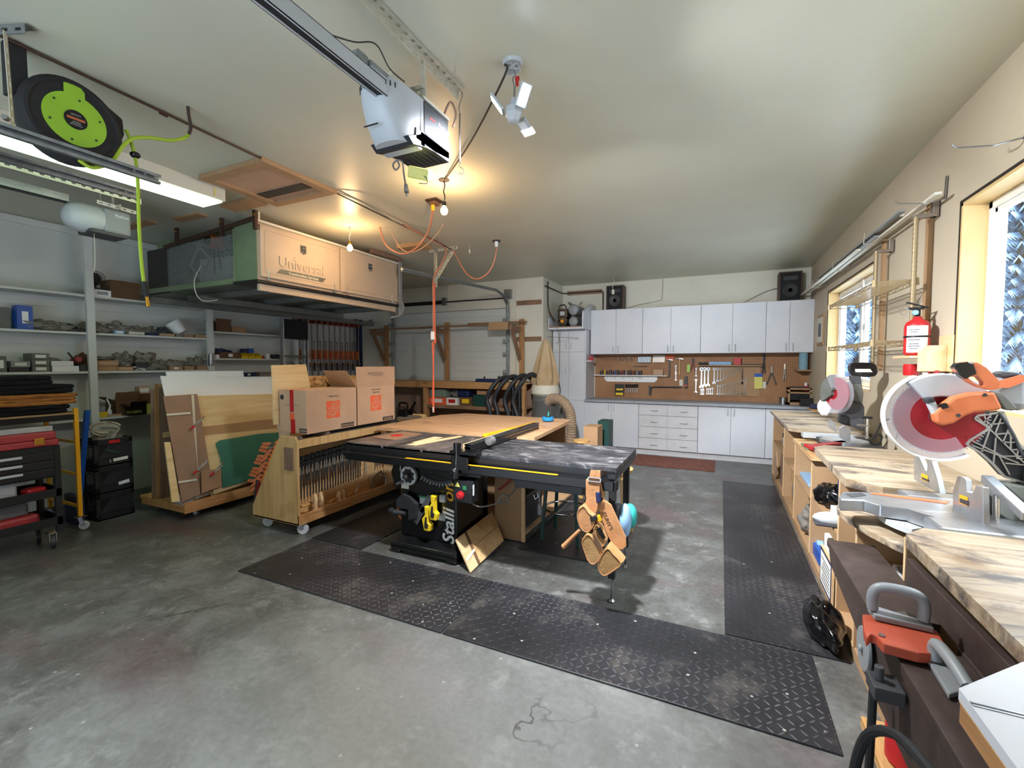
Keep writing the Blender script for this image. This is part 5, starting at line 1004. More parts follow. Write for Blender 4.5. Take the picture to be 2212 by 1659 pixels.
# ================================================================ outfeed table and its cabinet
ot = thing('outfeed_table', 'plywood outfeed table behind the table saw with MDF side cabinet', 'table', (-2.4, 4.4, 0))
tp_ = [(-3.30, 3.64), (-1.735, 3.64), (-1.735, 3.66), (-1.52, 3.72), (-1.60, 5.05), (-1.68, 5.15), (-3.10, 5.15), (-3.30, 4.85)]
MB().prism([(x, y) for x, y in tp_], 2, .845, .878).build('table_top', 'ply_outfeed', ot)
MB().box(-1.79, -1.50, 3.46, 3.48, .012, .83).build('side_panel', 'mdf', ot, bev=.002)
MB().box(-1.53, -1.50, 3.455, 3.46, .012, .83).build('edge_strip', 'maple', ot)
MB().box(-2.3, -1.66, 4.12, 4.14, .001, .845).build('divider_panel', 'mdf', ot); MB().box(-2.3, -1.66, 5.03, 5.05, .001, .845).build('end_panel', 'mdf', ot)
MB().box(-2.32, -2.30, 3.48, 5.05, .001, .845).build('back_panel', 'mdf_brown', ot); MB().box(-2.3, -1.5, 3.48, 5.03, .07, .09).build('bottom_shelf', 'mdf', ot); MB().box(-2.3, -1.68, 4.14, 5.03, .34, .36).build('shelf', 'mdf', ot)
MB().box(-3.28, -3.2, 3.7, 4.9, .76, .845).build('apron', 'pine', ot)
tbx = thing('tool_box', 'black plastic toolbox with chrome latch on the low shelf under the outfeed table', 'toolbox', (-1.62, 3.72, .09))
MB().box(-1.82, -1.53, 3.55, 3.95, .092, .33).build('box_body', 'charcoal', tbx, bev=.01); MB().box(-1.83, -1.52, 3.54, 3.96, .335, .39).build('lid', 'black', tbx, bev=.01); MB().tube([(-1.52, 3.70, .36), (-1.505, 3.70, .32), (-1.505, 3.78, .32), (-1.52, 3.78, .36)], .005, 6).build('latch', 'chrome', tbx)
solo(MB().box(-1.9, -1.70, 4.3, 4.6, .362, .6), 'power_tool_case', 'black', 'black tool case on the shelf deeper under the outfeed table', 'tool case', bev=.01)
cs = solo(MB().box(-1.47, -1.30, 5.15, 5.4, .001, .80), 'carton', 'cardboard', 'tall tan carton standing behind the outfeed table corner', 'box'); solo(MB().box(-1.40, -1.26, 5.55, 5.8, .001, .82), 'carton', 'dark_green', 'dark green carton behind the tall tan carton at the outfeed corner', 'box')
# ================================================================ stools
gs = thing('bar_stool', 'green metal stool with chrome foot ring under the saw extension table', 'stool', (-1.22, 3.74, .012))
for x, y in ((-1.39, 3.57), (-1.06, 3.56), (-1.38, 3.90), (-1.05, 3.90)):
    MB().bar((x, y, .013), (-1.22 + (x + 1.22) * .75, 3.74 + (y - 3.74) * .75, .62), .028, .028).build('leg', 'dark_green', gs, bev=.004)
MB().tube([(-1.22 + .19 * math.cos(a * PI / 16), 3.74 + .19 * math.sin(a * PI / 16), .27) for a in range(32)], .010, 10, closed=True).build('foot_ring', 'chrome', gs, smooth=True); MB().cyl((-1.22, 3.74, .62), (-1.22, 3.74, .66), .17, None, 28).build('seat', 'dark_green', gs, bev=.01)
wsx, wsy = -.86, 3.98
ws = thing('bar_stool', 'light wood round stool with teal seat pad beside the green metal stool', 'stool', (wsx, wsy, 0))
MB().lathe([(.13, 0), (.17, .005), (.175, .03), (.165, .035), (.0, .035)], (wsx, wsy, .585), 28).build('seat_ring', 'stool_wood', ws, smooth=True); MB().lathe([(.14, 0), (.145, .02), (.1, .03), (0, .032)], (wsx, wsy, .62), 24).build('seat_pad', 'teal', ws, smooth=True)
for a in (45, 135, 225, 315):
    c_, s_ = math.cos(math.radians(a)), math.sin(math.radians(a)); MB().bar((wsx + .2 * c_, wsy + .2 * s_, .001), (wsx + .13 * c_, wsy + .13 * s_, .59), .03, .03).build('leg', 'stool_wood', ws, bev=.006)
solo(MB().prism([(-1.42 + .09 * math.cos(t * PI / 12), 4.9 + .12 * math.sin(t * PI / 12)) for t in range(24)], 2, .66, .68).box(-1.44, -1.40, 4.88, 4.92, .012, .66), 'wooden_stand', 'stool_wood', 'small pale wooden pedestal seat behind the saw extension table', 'stand')
# ================================================================ tool belt, hats
be = thing('tool_belt', 'tan leather tool belt with pouches hung over the front rail of the saw', 'tool belt', (-.68, 2.78, .80))
YB = 2.765
def bp_(pts, y0=YB, t=.012): return [(onY(x, y, y0).x, onY(x, y, y0).z) for x, y in pts]
k = MB(); k.prism(bp_([(1278, 1014), (1299, 1015), (1297, 1060), (1292, 1098), (1287, 1108), (1279, 1107), (1267, 1085), (1272, 1045)]), 1, 2.74, 2.748); k.build('strap_end', 'leather', be)
k = MB(); k.box(-.765, -.70, 2.748, 2.885, .803, .81); k.box(-.765, -.70, 2.742, 2.75, .70, .81); k.build('strap_over_rail', 'leather', be)
k = MB()
for i, (px, py) in enumerate(((1287, 1019), (1286, 1027), (1283, 1047), (1280, 1058))):
    q = onY(px, py, 2.74); k.cyl((q.x, 2.739, q.z), (q.x, 2.741, q.z), .003, None, 8)
k.build('strap_holes', 'card_dark', be)
q = onY(1284, 1036, 2.735); k = MB(); o = rrect(.085, .03, .008); i_ = rrect(.072, .018, .005); k.T = Matrix.Translation(q); k.ring(o, i_, 1, -.003, .003); k.build('buckle', 'chrome', be)
k = MB(); k.prism(bp_([(1297, 1040), (1306, 1080), (1320, 1090), (1352, 1160), (1353, 1180), (1345, 1187), (1326, 1183), (1310, 1150), (1290, 1090), (1291, 1060)], 2.77), 1, 2.765, 2.78); k.build('belt_band', 'leather', be, bev=.003)
qa = onY(1312, 1125, 2.763); text("KUNY'S", .035, 'card_dark', (qa.x, 2.7635, qa.z), FYN @ Matrix.Rotation(-1.12, 3, 'Z'), be)
def pouch(pts, y0, y1, m, nm, bulge=.05):
    P = bp_(pts, (y0 + y1) / 2); n_ = len(P); cx_ = sum(p[0] for p in P) / n_; cz_ = sum(p[1] for p in P) / n_; k = MB(); v = []; L = 6
    for j in range(L + 1):
        t = j / L; s = math.sin(PI * t) ** .5 * .14 + .86 if 0 < t < 1 else .84
        v += [(cx_ + (p[0] - cx_) * s, y0 + (y1 - y0) * t, cz_ + (p[1] - cz_) * s) for p in P]
    f = [(j * n_ + i, j * n_ + (i + 1) % n_, (j + 1) * n_ + (i + 1) % n_, (j + 1) * n_ + i) for j in range(L) for i in range(n_)] + [tuple(range(n_))[::-1], tuple(range(L * n_, (L + 1) * n_))]
    k.add(v, f); o = k.build(nm, m, be, smooth=True); k = MB(); q = [(cx_ + (p[0] - cx_) * .86, cz_ + (p[1] - cz_) * .86) for p in P]; k.tube([(a, y0 - .001, b_) for a, b_ in q], .0035, 6, closed=True, sub=3); k.build('seam', 'leather', o); return o
pouch([(1260, 1160), (1272, 1143), (1284, 1150), (1300, 1178), (1306, 1188), (1300, 1205), (1288, 1215), (1276, 1208), (1268, 1190)], 2.68, 2.80, 'suede', 'large_pouch')
pouch([(1317, 1172), (1330, 1185), (1350, 1208), (1338, 1222), (1312, 1238), (1300, 1232), (1294, 1215), (1302, 1190)], 2.66, 2.78, 'suede', 'nail_pouch')
pouch([(1285, 1140), (1292, 1125), (1302, 1140), (1312, 1165), (1306, 1178), (1292, 1165)], 2.70, 2.79, 'suede', 'small_pouch')
pouch([(1252, 1095), (1265, 1085), (1276, 1100), (1290, 1112), (1290, 1130), (1275, 1148), (1258, 1138), (1250, 1115)], 2.70, 2.80, 'leather', 'rear_pouch')
k = MB(); P0 = onY(1277, 1168, 2.67); k.prism(bp_([(1279, 1150), (1286, 1155), (1300, 1180), (1304, 1190), (1296, 1188), (1284, 1170)], 2.68), 1, 2.674, 2.682); k.build('pouch_opening', 'card_dark', be)
MB().cyl(onY(1292, 1140, 2.70), onY(1305, 1163, 2.70), .018, .012, 12).build('knife_handle', 'gloss_black', be, smooth=True)
q0, q1 = onY(1292, 1113, 2.72), onY(1296, 1126, 2.72); MB().bar(q0, q1, .03, .02).build('tape_clip', 'mustard', be, bev=.004)
MB().bar(onY(1276, 1120, 2.71), onY(1291, 1118, 2.71), .04, .03).build('tape_measure', 'black', be, bev=.006)
q0, q1 = onY(1218, 1180, 2.76), onY(1252, 1146, 2.76); MB().cyl(q0, q1, .017, .012, 12).ball(q0, .018).build('wooden_tool_handle', 'leather', be, smooth=True)
MB().tube([onY(x, y, 2.74) for x, y in ((1250, 1135), (1262, 1128), (1268, 1138), (1260, 1146), (1250, 1140))], .004, 6, sub=5).build('hammer_loop', 'chrome', be)
q0, q1 = onY(1292, 1062, 2.75), onY(1294, 1085, 2.75); MB().bar(q0, q1, .03, .03).build('suspender_clip', 'navy', be, bev=.006); MB().tube([onY(x, y, 2.75) for x, y in ((1286, 1088), (1296, 1082), (1302, 1076))], .007, 6, sub=3).build('tool_loop', 'black', be)
for m, l, (cx_, cy_), (rx_, rz_), tl in (('light_blue', 'pale blue cap hanging behind the front leg of the saw table', (1349, 1125), (.04, .115), 2.92), ('teal', 'teal cap hanging behind the pale blue cap at the saw table leg', (1360, 1115), (.045, .085), 3.02)):
    q = onY(cx_, cy_, tl); k = MB(); k.ball((q.x, tl, q.z), (rx_ * 1.1, .07, rz_ * 1.0), 16, 10); o = solo(k, 'cap', m, l, 'cap', (q.x, tl, q.z - rz_), smooth=True)
# ================================================================ clamp cart
cc = thing('clamp_cart', 'long wooden clamp cart on grey casters with cardboard boxes on top', 'clamp cart', (-3.65, 3.7, 0))
E0, E1 = 2.73, 4.66
endp = [(-3.37, .105), (-3.37, .855), (-3.40, .90), (-3.585, .90), (-3.62, .86), (-3.99, .21), (-3.99, .105)]
MB().prism(endp, 1, E0, E0 + .02).build('end_panel', 'cart_wood', cc, bev=.003); MB().prism(endp, 1, E1 - .02, E1).build('end_panel', 'cart_wood', cc, bev=.003)
MB().box(-3.53, -3.42, E0 - .012, E0, .595, .80).build('wooden_pad', 'old_wood_z', cc, bev=.003)
MB().box(-3.385, -3.365, E0 + .0, E1, .105, .195).build('front_rail', 'cart_rail', cc, bev=.002); MB().box(-3.99, -3.37, E0, E1, .105, .12).build('floor_board', 'cart_wood', cc)
MB().box(-3.39, -3.37, E0 + .02, E1, .795, .868).build('top_rail', 'cart_wood', cc, bev=.002)
MB().box(-3.60, -3.39, E0 + .02, E1 - .02, .80, .82).build('top_board', 'ply_y', cc)
MB().prism([(-3.60, .12), (-3.57, .12), (-3.52, .80), (-3.55, .80)], 1, E0 + .02, E1 - .02).build('back_board', 'ply_y', cc)
MB().prism([(-3.99, .11), (-3.96, .11), (-3.60, .80), (-3.62, .81)], 1, E0 + .02, E1 - .02).build('rear_board', 'ply_y', cc)
for yy in (2.79, 3.1, 4.35, 4.55):
    MB().cyl((-3.58, yy, .868), (-3.40, yy, .868), .03, None, 16).build('roller', 'zinc', cc, smooth=True)
for x in (-3.585, -3.40): MB().box(x, x + .008, E0 + .05, E1 - .04, .84, .868).build('roller_rail', 'charcoal', cc)
def caster(par, x, y, top, r, a=0, m='light_gray', st='steel'):
    c = MB().box(x - .035, x + .035, y - .04, y + .04, top - .006, top).build('caster', st, par); ca, sa = math.cos(a), math.sin(a); o = (ca * .025, sa * .025)
    k = MB()
    for s in (-1, 1):
        n_ = Vector((-sa, ca, 0)) * (.02 * s); k.bar(Vector((x, y, top - .004)) + n_, Vector((x + o[0], y + o[1], r)) + n_, .03, .003, n_)
    k.build('fork', st, c)
    MB().cyl(Vector((x + o[0], y + o[1], r)) - Vector((-sa, ca, 0)) * .014, Vector((x + o[0], y + o[1], r)) + Vector((-sa, ca, 0)) * .014, r - .001, None, 28).build('wheel', m, c, bev=.005)
for x, y in ((-3.43, 2.79), (-3.90, 2.79), (-3.43, 4.58), (-3.90, 4.58)): caster(cc, x, y, .107, .05, .55)
# small bar clamps hanging on the front of the cart
pc = thing('bar_clamp', 'x', 'clamp', (0, 0, 0), group='black bar clamps hanging in the clamp cart')
MB().box(-.005, .005, -.003, .003, -.30, .10).build('bar', 'charcoal', pc); MB().box(-.012, .045, -.011, .011, .07, .10).box(-.006, .05, -.014, .014, .02, .05).build('jaws', 'matte_black', pc, bev=.003)
MB().cyl((.038, 0, .035), (.038, 0, -.07), .004, None, 6).build('screw', 'gray', pc); MB().cyl((.038, 0, -.06), (.038, 0, -.12), .009, .008, 8).build('handle', 'charcoal', pc, smooth=True)
N = 24
for i in range(N):
    y = 2.83 + .034 * i; z = .585 + .0018 * i + (.004 if i % 2 else 0); l = f'black bar clamp hanging in the clamp cart, {ORD[i]} from the left'
    if i == 0: pc.location = (-3.50, y, z); pc['label'] = l
    else: dup(pc, (-3.50, y, z), .12 * ((i % 3) - 1), l)
pr = thing('bar_clamp', 'red-jawed bar clamp hanging to the right of the row of black clamps in the cart', 'clamp', (0, 0, 0))
MB().box(-.005, .005, -.003, .003, -.32, .10).build('bar', 'gray', pr); MB().box(-.012, .05, -.016, .016, .05, .10).box(-.006, .055, -.018, .018, -.02, .03).build('jaws', 'red', pr, bev=.003); pr.location = (-3.49, 3.69, .655)
for i in range(6):
    o = dup(pc, (-3.50, 3.86 + .042 * i, .69), .1 * (i % 2), f'black bar clamp of the right-hand cluster in the cart, {ORD[i]} from the left')
# wooden handscrews and C-clamps in the tray
def handscrew(x, y, z, rz, lbl, s=1):
    t = thing('handscrew_clamp', lbl, 'clamp', (x, y, z), rz); T = Matrix.Translation((x, y, z)) @ Matrix.Rotation(rz, 4, 'Z')
    for d in (-.035, .035):
        k = MB(); k.T = T; k.prism([(-.02, 0), (.02, 0), (.022, .12 * s), (.006, .17 * s), (-.006, .17 * s), (-.02, .12 * s)], 1, d - .016, d + .016); k.build('jaw', 'maple', t, bev=.003)
    for zz, e in ((.06, 1), (.10, -1)):
        k = MB(); k.T = T; k.cyl((0, -.11, zz * s), (0, .11, zz * s), .004, None, 8); k.build('screw', 'steel', t)
        k = MB(); k.T = T; k.cyl((0, .10 * e, zz * s), (0, .19 * e, zz * s), .011, .013, 10); k.build('handle', 'stool_wood', t, smooth=True)
handscrew(-3.46, 3.02, .122, .0, 'larger wooden handscrew clamp standing in the tray of the clamp cart', 1.15); handscrew(-3.48, 3.32, .122, .25, 'smaller wooden handscrew clamp behind the larger one in the cart tray', .8)
def cclamp(x, y, z, s, rz, lbl):
    t = thing('c_clamp', lbl, 'clamp', (x, y, z), rz); T = Matrix.Translation((x, y, z)) @ Matrix.Rotation(rz, 4, 'Z') @ Matrix.Rotation(.35, 4, 'X')
    k = MB(); k.T = T; k.tube([(0, .0, .01), (0, -.02 * s, .04 * s), (0, .0, .13 * s), (0, .10 * s, .15 * s), (0, .12 * s, .13 * s)], .009, 8, sub=4); k.tube([(0, 0, .01), (0, .10 * s, .01)], .008, 8); k.build('frame', 'zinc', t, smooth=True)
    k = MB(); k.T = T; k.cyl((0, .11 * s, .15 * s), (0, .11 * s, .04 * s), .005, None, 8); k.bar((-.03, .11 * s, .16 * s), (.03, .11 * s, .16 * s), .005, .005); k.build('screw', 'chrome', t)
cclamp(-3.45, 3.52, .122, .7, .3, 'small chrome clamp in the middle of the cart tray'); cclamp(-3.45, 3.80, .122, 1.2, -.2, 'large C-clamp lying at the right of the cart tray'); cclamp(-3.42, 3.92, .122, .9, .9, 'second C-clamp leaning on the large one in the cart tray')
MB().box(-3.54, -3.40, 4.03, 4.05, .122, .55).build('divider_board', 'maple', cc)
# orange spring clamps along the sloping edge of the near end panel
po = thing('spring_clamp', 'x', 'clamp', (0, 0, 0), group='orange-tipped spring clamps on the slope of the clamp cart')
MB().bar((0, 0, 0), (-.11, -.01, .03), .02, .014).bar((0, 0, 0), (-.11, -.01, -.03), .02, .014).build('jaw', 'chrome', po, bev=.003)
MB().bar((-.095, -.01, .027), (-.19, -.012, .055), .026, .026).build('handle_grip', 'orange', po, bev=.005); MB().bar((-.095, -.01, -.027), (-.19, -.012, -.055), .026, .026).build('handle_grip', 'orange', po, bev=.005); MB().box(-.02, .04, -.02, .02, -.03, .03).build('pad', 'plug_orange', po, bev=.005)
for i in range(10):
    t = i / 9; x = -3.65 - .22 * t; z = .815 - .37 * t; l = f'orange-handled spring clamp on the sloping end of the clamp cart, {ORD[i]} from the top'
    if i == 0: po.location = (x, E0 + .03, z); po.rotation_euler = (0, -.35, 0); po['label'] = l
    else: dup(po, (x, E0 + .03, z), (0, -.35 + .05 * (i % 3), 0), l)
for i in range(2):
    solo(MB().bar((-3.93 + .02 * i, E0 + .02, .46 - .02 * i), (-3.98 + .02 * i, E0 + .02, .24), .03, .03), 'spring_clamp', 'dark_red' if i else 'charcoal', ['dark spring clamp at the bottom of the orange row on the clamp cart', 'red spring clamp under the orange row on the clamp cart'][i], 'clamp', bev=.006)
# ================================================================ cardboard boxes on the cart
def hdbox(y0, y1, x0, x1, z0, z1, lbl, openf):
    t = thing('cardboard_box', lbl, 'box', ((x0 + x1) / 2, (y0 + y1) / 2, z0), group='moving boxes on the clamp cart')
    if openf:
        MB().box(x0, x1, y0, y1, z0, z0 + .005).box(x0, x0 + .005, y0, y1, z0, z1).box(x1 - .005, x1, y0, y1, z0, z1).box(x0, x1, y0, y0 + .005, z0, z1).box(x0, x1, y1 - .005, y1, z0, z1).build('box_body', 'card_light', t)
        MB().add([(x1, y0, z1), (x1, y1, z1), (x1 + .05, y1 - .06, z1 + .21), (x1 + .05, y0 - .06, z1 + .21)], [(0, 1, 2, 3)]).build('flap', 'card_light', t, solid=.005)
        MB().add([(x0, y0, z1), (x1, y0, z1), (x1 - .02, y0 - .12, z1 + .17), (x0 + .02, y0 - .12, z1 + .17)], [(0, 1, 2, 3)]).build('flap', 'cardboard', t, solid=.005)
        MB().add([(x0, y1, z1), (x0, y0, z1), (x0 - .1, y0, z1 + .1), (x0 - .1, y1, z1 + .1)], [(0, 1, 2, 3)]).build('flap', 'cardboard', t, solid=.005)
    else:
        MB().box(x0, x1, y0, y1, z0, z1).build('box_body', 'card_light', t, bev=.004)
    return t
Zb, Zt, Xf = .902, 1.305, -3.40
b1 = hdbox(2.86, 3.475, -3.76, Xf, Zb, Zt, 'closed moving box with orange square logo, end facing the camera, on the clamp cart', False)
b2 = hdbox(3.48, 4.07, -3.76, Xf, Zb, Zt, 'moving box with raised front flap behind the closed one on the clamp cart', True)
UX = FX @ Matrix.Rotation(PI, 3, 'Z'); UY = FYN @ Matrix.Rotation(PI, 3, 'Z')
def logo(par, c, s, z, T):
    MB().box(Xf, Xf + .0015, c - s / 2, c + s / 2, z - s / 2, z + s / 2).build('logo_square', 'hd_orange', par)
    R_ = FX @ Matrix.Rotation(PI + PI / 4, 3, 'Z')
    for w, dz, sz in (('THE', .067, .026), ('HOME', .030, .078), ('DEPOT', -.031, .078)):
        d = FX @ Matrix.Rotation(PI + PI / 4, 3, 'Z') @ Vector((-.035 if w == 'THE' else 0, dz, 0)); text(w, sz * s / .17, 'card_light', Vector((Xf + .002, c, z)) + d * (s / .17), R_, par, width=.66)
q = onX(720, 884, Xf); logo(b1, q.y, .165, q.z, 0); q2 = onX(812, 870, Xf); logo(b2, q2.y, .165, q2.z, 0)
text("C'est beau ~", .03, 'charcoal', (Xf + .001, q.y, q.z + .125), UX, b1); text('get more done.', .022, 'charcoal', (Xf + .001, q2.y, q2.z + .145), UX, b2); text('How doers', .022, 'charcoal', (Xf + .001, q2.y, q2.z + .115), UX, b2)
for par, w, px, py in ((b1, 'MOYENNE', 751, 915), (b2, 'MEDIUM', 838, 898)):
    q = onX(px, py, Xf); MB().box(Xf, Xf + .0012, q.y - .085, q.y + .085, Zb + .012, Zb + .052).build('size_band', 'charcoal', par); text(w, .034, 'card_light', (Xf + .002, q.y, Zb + .032), UX, par)
for j in range(3): MB().box(Xf + .04, Xf + .043, 3.60 + .05 * (j == 0), 3.84, Zt + .12 + .014 * j, Zt + .123 + .014 * j).build('small_print', 'card_gray', b2)
ye = 2.86
MB().box(-3.50, -3.40, ye - .0012, ye, Zb + .012, Zb + .052).build('size_band', 'charcoal', b1); text('MEDIUM', .03, 'card_light', (-3.45, ye - .0018, Zb + .032), UY, b1)
MB().box(-3.615, -3.565, ye - .001, ye, Zb + .20, Zt).build('red_tape', 'red', b1); MB().box(-3.61, -3.55, ye - .001, ye, Zb, Zb + .13).build('red_tape', 'red', b1); MB().box(-3.62, -3.56, ye - .0011, ye, Zb + .13, Zb + .19).build('red_print', 'hd_orange', b1)
MB().box(-3.615, -3.565, ye - .05, ye + .15, Zt, Zt + .001).build('red_tape', 'red', b1)
k = MB(); k.cyl((-3.72, ye - .0015, Zt - .07), (-3.72, ye, Zt - .07), .025, None, 20); k.build('round_mark', 'charcoal', b1); MB().box(-3.67, -3.50, ye - .0008, ye, Zt - .145, Zt - .138).build('small_print', 'card_gray', b1)
# boards standing behind the boxes
def pxpoly(pts, plane, t, name, mat, lbl, cat, par=None, grp=None, back=(-1, 0, 0)):
    """a board whose outline lies on a plane given by a point and a normal"""
    P0, N_ = Vector(plane[0]), Vector(plane[1]); o = Vector((0, 0, EYE)); P = []
    for x, y in pts:
        d = ray(x, y); P.append(o + d * ((P0 - o).dot(N_) / d.dot(N_)))
    B = Vector(back) * t; n_ = len(P); k = MB(); k.add(P + [p + B for p in P], [tuple(range(n_)), tuple(range(n_, 2 * n_))[::-1]] + [(i, (i + 1) % n_, n_ + (i + 1) % n_, n_ + i) for i in range(n_)])
    if par: return k.build(name, mat, par)
    return solo(k, name, mat, lbl, cat, group=grp)
pxpoly([(587, 789), (661, 787), (670, 833), (668, 905), (592, 918)], ((-3.78, 3, 1), (1, 0, 0)), .012, 'plywood_square', 'ply_pale', 'pale plywood square with dark specks standing behind the closed moving box', 'board')
pxpoly([(664, 812), (715, 811), (775, 811), (775, 905), (664, 912)], ((-3.82, 3.6, 1), (1, 0, 0)), .012, 'osb_board', 'osb', 'strip of strand board behind the moving boxes', 'board')
# ================================================================ sheet goods cart
sc = thing('sheet_cart', 'low wooden A-frame cart holding sheets of plywood and white panels', 'cart', (-5.1, 3.7, 0))
MB().box(-4.71, -4.69, 2.52, 4.95, .085, .19).build('front_rail', 'cart_rail', sc, bev=.002); MB().box(-5.50, -4.71, 2.53, 2.55, .085, .15).build('end_rail', 'pine_x', sc, bev=.002); MB().box(-5.50, -4.71, 2.55, 4.95, .085, .11).build('floor_board', 'pine', sc)
MB().box(-5.50, -5.48, 2.53, 4.95, .085, .17).build('rear_rail', 'pine', sc); MB().prism([(-5.27, .11), (-5.23, .11), (-5.27, 1.2), (-5.31, 1.2)], 1, 2.9, 4.8).build('centre_frame', 'pine', sc)
for x, y in ((-4.8, 2.65), (-5.4, 2.65), (-4.8, 4.85), (-5.4, 4.85)): caster(sc, x, y, .085, .034, 1.2, 'charcoal')
SL = .26   # lean: x shifts back by SL per metre of height
def lean(x0, pts, t, mat, lbl, name='sheet', cat='sheet'):
    N_ = Vector((1, 0, SL)).normalized(); return pxpoly(pts, ((x0, 3, .115), N_), t, name, mat, lbl, cat, back=(-N_.x, 0, -N_.z))
L_ = [(-4.895, [(359, 803), (525, 801), (527, 814), (620, 814), (630, 1015), (398, 1085)], .014, 'white', 'white melamine panel with a stepped top edge at the back of the sheet cart'),
      (-4.870, [(347, 812), (590, 817), (600, 1020), (402, 1085), (396, 1040)], .012, 'white', 'white melamine panel just in front of the stepped one on the sheet cart'),
      (-4.845, [(425, 855), (592, 851), (608, 1018), (458, 1072), (440, 960)], .018, 'ply_pale', 'pale plywood sheet with knots along its top on the sheet cart'),
      (-4.820, [(437, 922), (597, 904), (606, 1018), (455, 1068)], .010, 'mdf', 'tan sheet lower than the pale plywood on the sheet cart'),
      (-4.805, [(439, 941), (600, 925), (606, 1018), (462, 1068)], .012, 'ply_pale', 'lower pine plywood offcut behind the green sheet'),
      (-4.780, [(466, 957), (475, 951), (560, 937), (602, 934), (606, 1018), (481, 1054), (477, 990)], .006, 'sheet_green', 'bent dark green plastic sheet at the front of the sheet cart'),
      (-4.795, [(411, 852), (426, 851), (453, 1010), (457, 1064), (434, 1068)], .010, 'mdf_brown', 'narrow brown hardboard strip beside the tall hardboard panel'),
      (-4.770, [(353, 856), (411, 852), (433, 1067), (393, 1085)], .008, 'mdf_brown', 'tall brown hardboard panel with two pale battens on the sheet cart'),
      (-4.740, [(356, 955), (368, 955), (389, 1083), (372, 1085)], .018, 'ply_pale', 'short rough pine offcut at the front left of the sheet cart'),
      (-4.755, [(435, 1016), (478, 1014), (479, 1050), (436, 1066)], .008, 'hardboard', 'small brown hardboard piece clamped low on the sheet cart')]
for x0, pts, t, m, l in L_: lean(x0, pts, t, m, l)
lean(-4.805 + .015, [(413, 853), (419, 853), (431, 1064), (428, 1066)], .006, 'offwhite', 'long white batten clamped up the brown hardboard strip', 'batten', 'batten')
lean(-4.758, [(360, 894), (411, 890), (412, 894), (361, 898)], .006, 'offwhite', 'upper short pale batten across the tall hardboard panel', 'batten', 'batten'); lean(-4.758, [(385, 1040), (425, 1034), (426, 1038), (386, 1044)], .006, 'offwhite', 'lower short pale batten across the tall hardboard panel', 'batten', 'batten')
# sheets leaning on the far side of the A-frame, seen edge on
for i, (x0, x1, h, w, m, l) in enumerate(((-5.47, -5.42, 1.28, .5, 'mdf_brown', 'widest brown board leaning on the rear of the sheet cart'), (-5.43, -5.385, 1.33, .3, 'pine_z', 'tall pine board leaning on the rear of the sheet cart'), (-5.39, -5.35, 1.30, .2, 'old_wood_z', 'grey-brown board between the pine boards at the end of the sheet cart'),
                                    (-5.46, -5.36, .82, .1, 'ply_pale', 'short pale board at the rear corner of the sheet cart'))):
    solo(MB().prism([(x0, .112), (x0 + .02, .112), (x1 + .02, h), (x1, h)], 1, 2.62 + .02 * i, 2.64 + w + .02 * i), 'board', m, l, 'board')
pt = thing('spray_gun_bottle', 'white plastic jug standing on the end of the sheet cart', 'jug', (-4.93, 2.62, .11)); MB().box(-4.97, -4.85, 2.57, 2.69, .111, .20).build('jug_body', 'light_gray', pt, bev=.015); MB().cyl((-4.91, 2.63, .20), (-4.91, 2.63, .235), .03, None, 14).build('cap', 'white', pt)
for j, (px, py) in enumerate(((420, 915), (426, 1010), (462, 1015))):
    N_ = Vector((1, 0, SL)).normalized(); d = ray(px, py); o = Vector((0, 0, EYE)); p = o + d * ((Vector((-4.73, 3, .115)) - o).dot(N_) / d.dot(N_))
    t = thing('spring_clamp', f'small red-tipped spring clamp on the hardboard panel, {["uppermost", "lower left", "lower right"][j]} of three', 'clamp', p, group='spring clamps on the sheet cart')
    MB().bar(p + Vector((.02, -.02, -.02)), p + Vector((.05, .07, .07)), .012, .01).bar(p + Vector((.03, -.02, -.03)), p + Vector((.07, .05, .05)), .012, .01).build('clamp_body', 'chrome', t); MB().bar(p + Vector((.02, -.05, -.05)), p + Vector((.03, -.015, -.02)), .022, .02).build('tip', 'red', t, bev=.004)
# ================================================================ milk crates
CXr, CY0, CY1 = -5.49, 2.165, 2.475
cx0 = onY(172, 960, CY0).x
def crate(z, lbl, extra):
    t = thing('milk_crate', lbl, 'crate', ((cx0 + CXr) / 2, (CY0 + CY1) / 2, z), group='stacked black milk crates')
    h = .265; k = MB(); w = .012
    k.box(cx0, CXr, CY0, CY1, z, z + .01)
    for (a0, a1, b0, b1) in ((cx0, CXr, CY0, CY0 + w), (cx0, CXr, CY1 - w, CY1), (cx0, cx0 + w, CY0, CY1), (CXr - w, CXr, CY0, CY1)):
        k.box(a0, a1, b0, b1, z, z + .05); k.box(a0, a1, b0, b1, z + .215, z + h)
    for a in (cx0, CXr - .03):
        for b_ in (CY0, CY1 - .03): k.box(a, a + .03, b_, b_ + .03, z, z + h)
    for zz in (.015, .035, .06, .075, .195, .215, .235, .252): k.box(CXr - .004, CXr + .004, CY0, CY1, z + zz, z + zz + .006); k.box(cx0, CXr, CY0 - .004, CY0 + .004, z + zz, z + zz + .006)
    k.build('crate_body', 'rubber', t)
    k = MB()
    for i in range(13):
        y = CY0 + .03 + i * .022; y2 = min(CY1 - .02, y + .10); k.bar((CXr - .005, y, z + .05), (CXr - .005, y2, z + .05 + (y2 - y) * 1.6), .006, .006)
    for i in range(10):
        x = cx0 + .03 + i * .028; x2 = min(CXr - .02, x + .1); k.bar((x, CY0 + .005, z + .05), (x2, CY0 + .005, z + .05 + (x2 - x) * 1.6), .006, .006)
    k.build('crate_lattice', 'dark_gray', t)
    MB().box(CXr - .014, CXr - .011, CY0 + .02, CY1 - .02, z + .03, z + .24).build('inner_liner', 'black', t) 
    return t
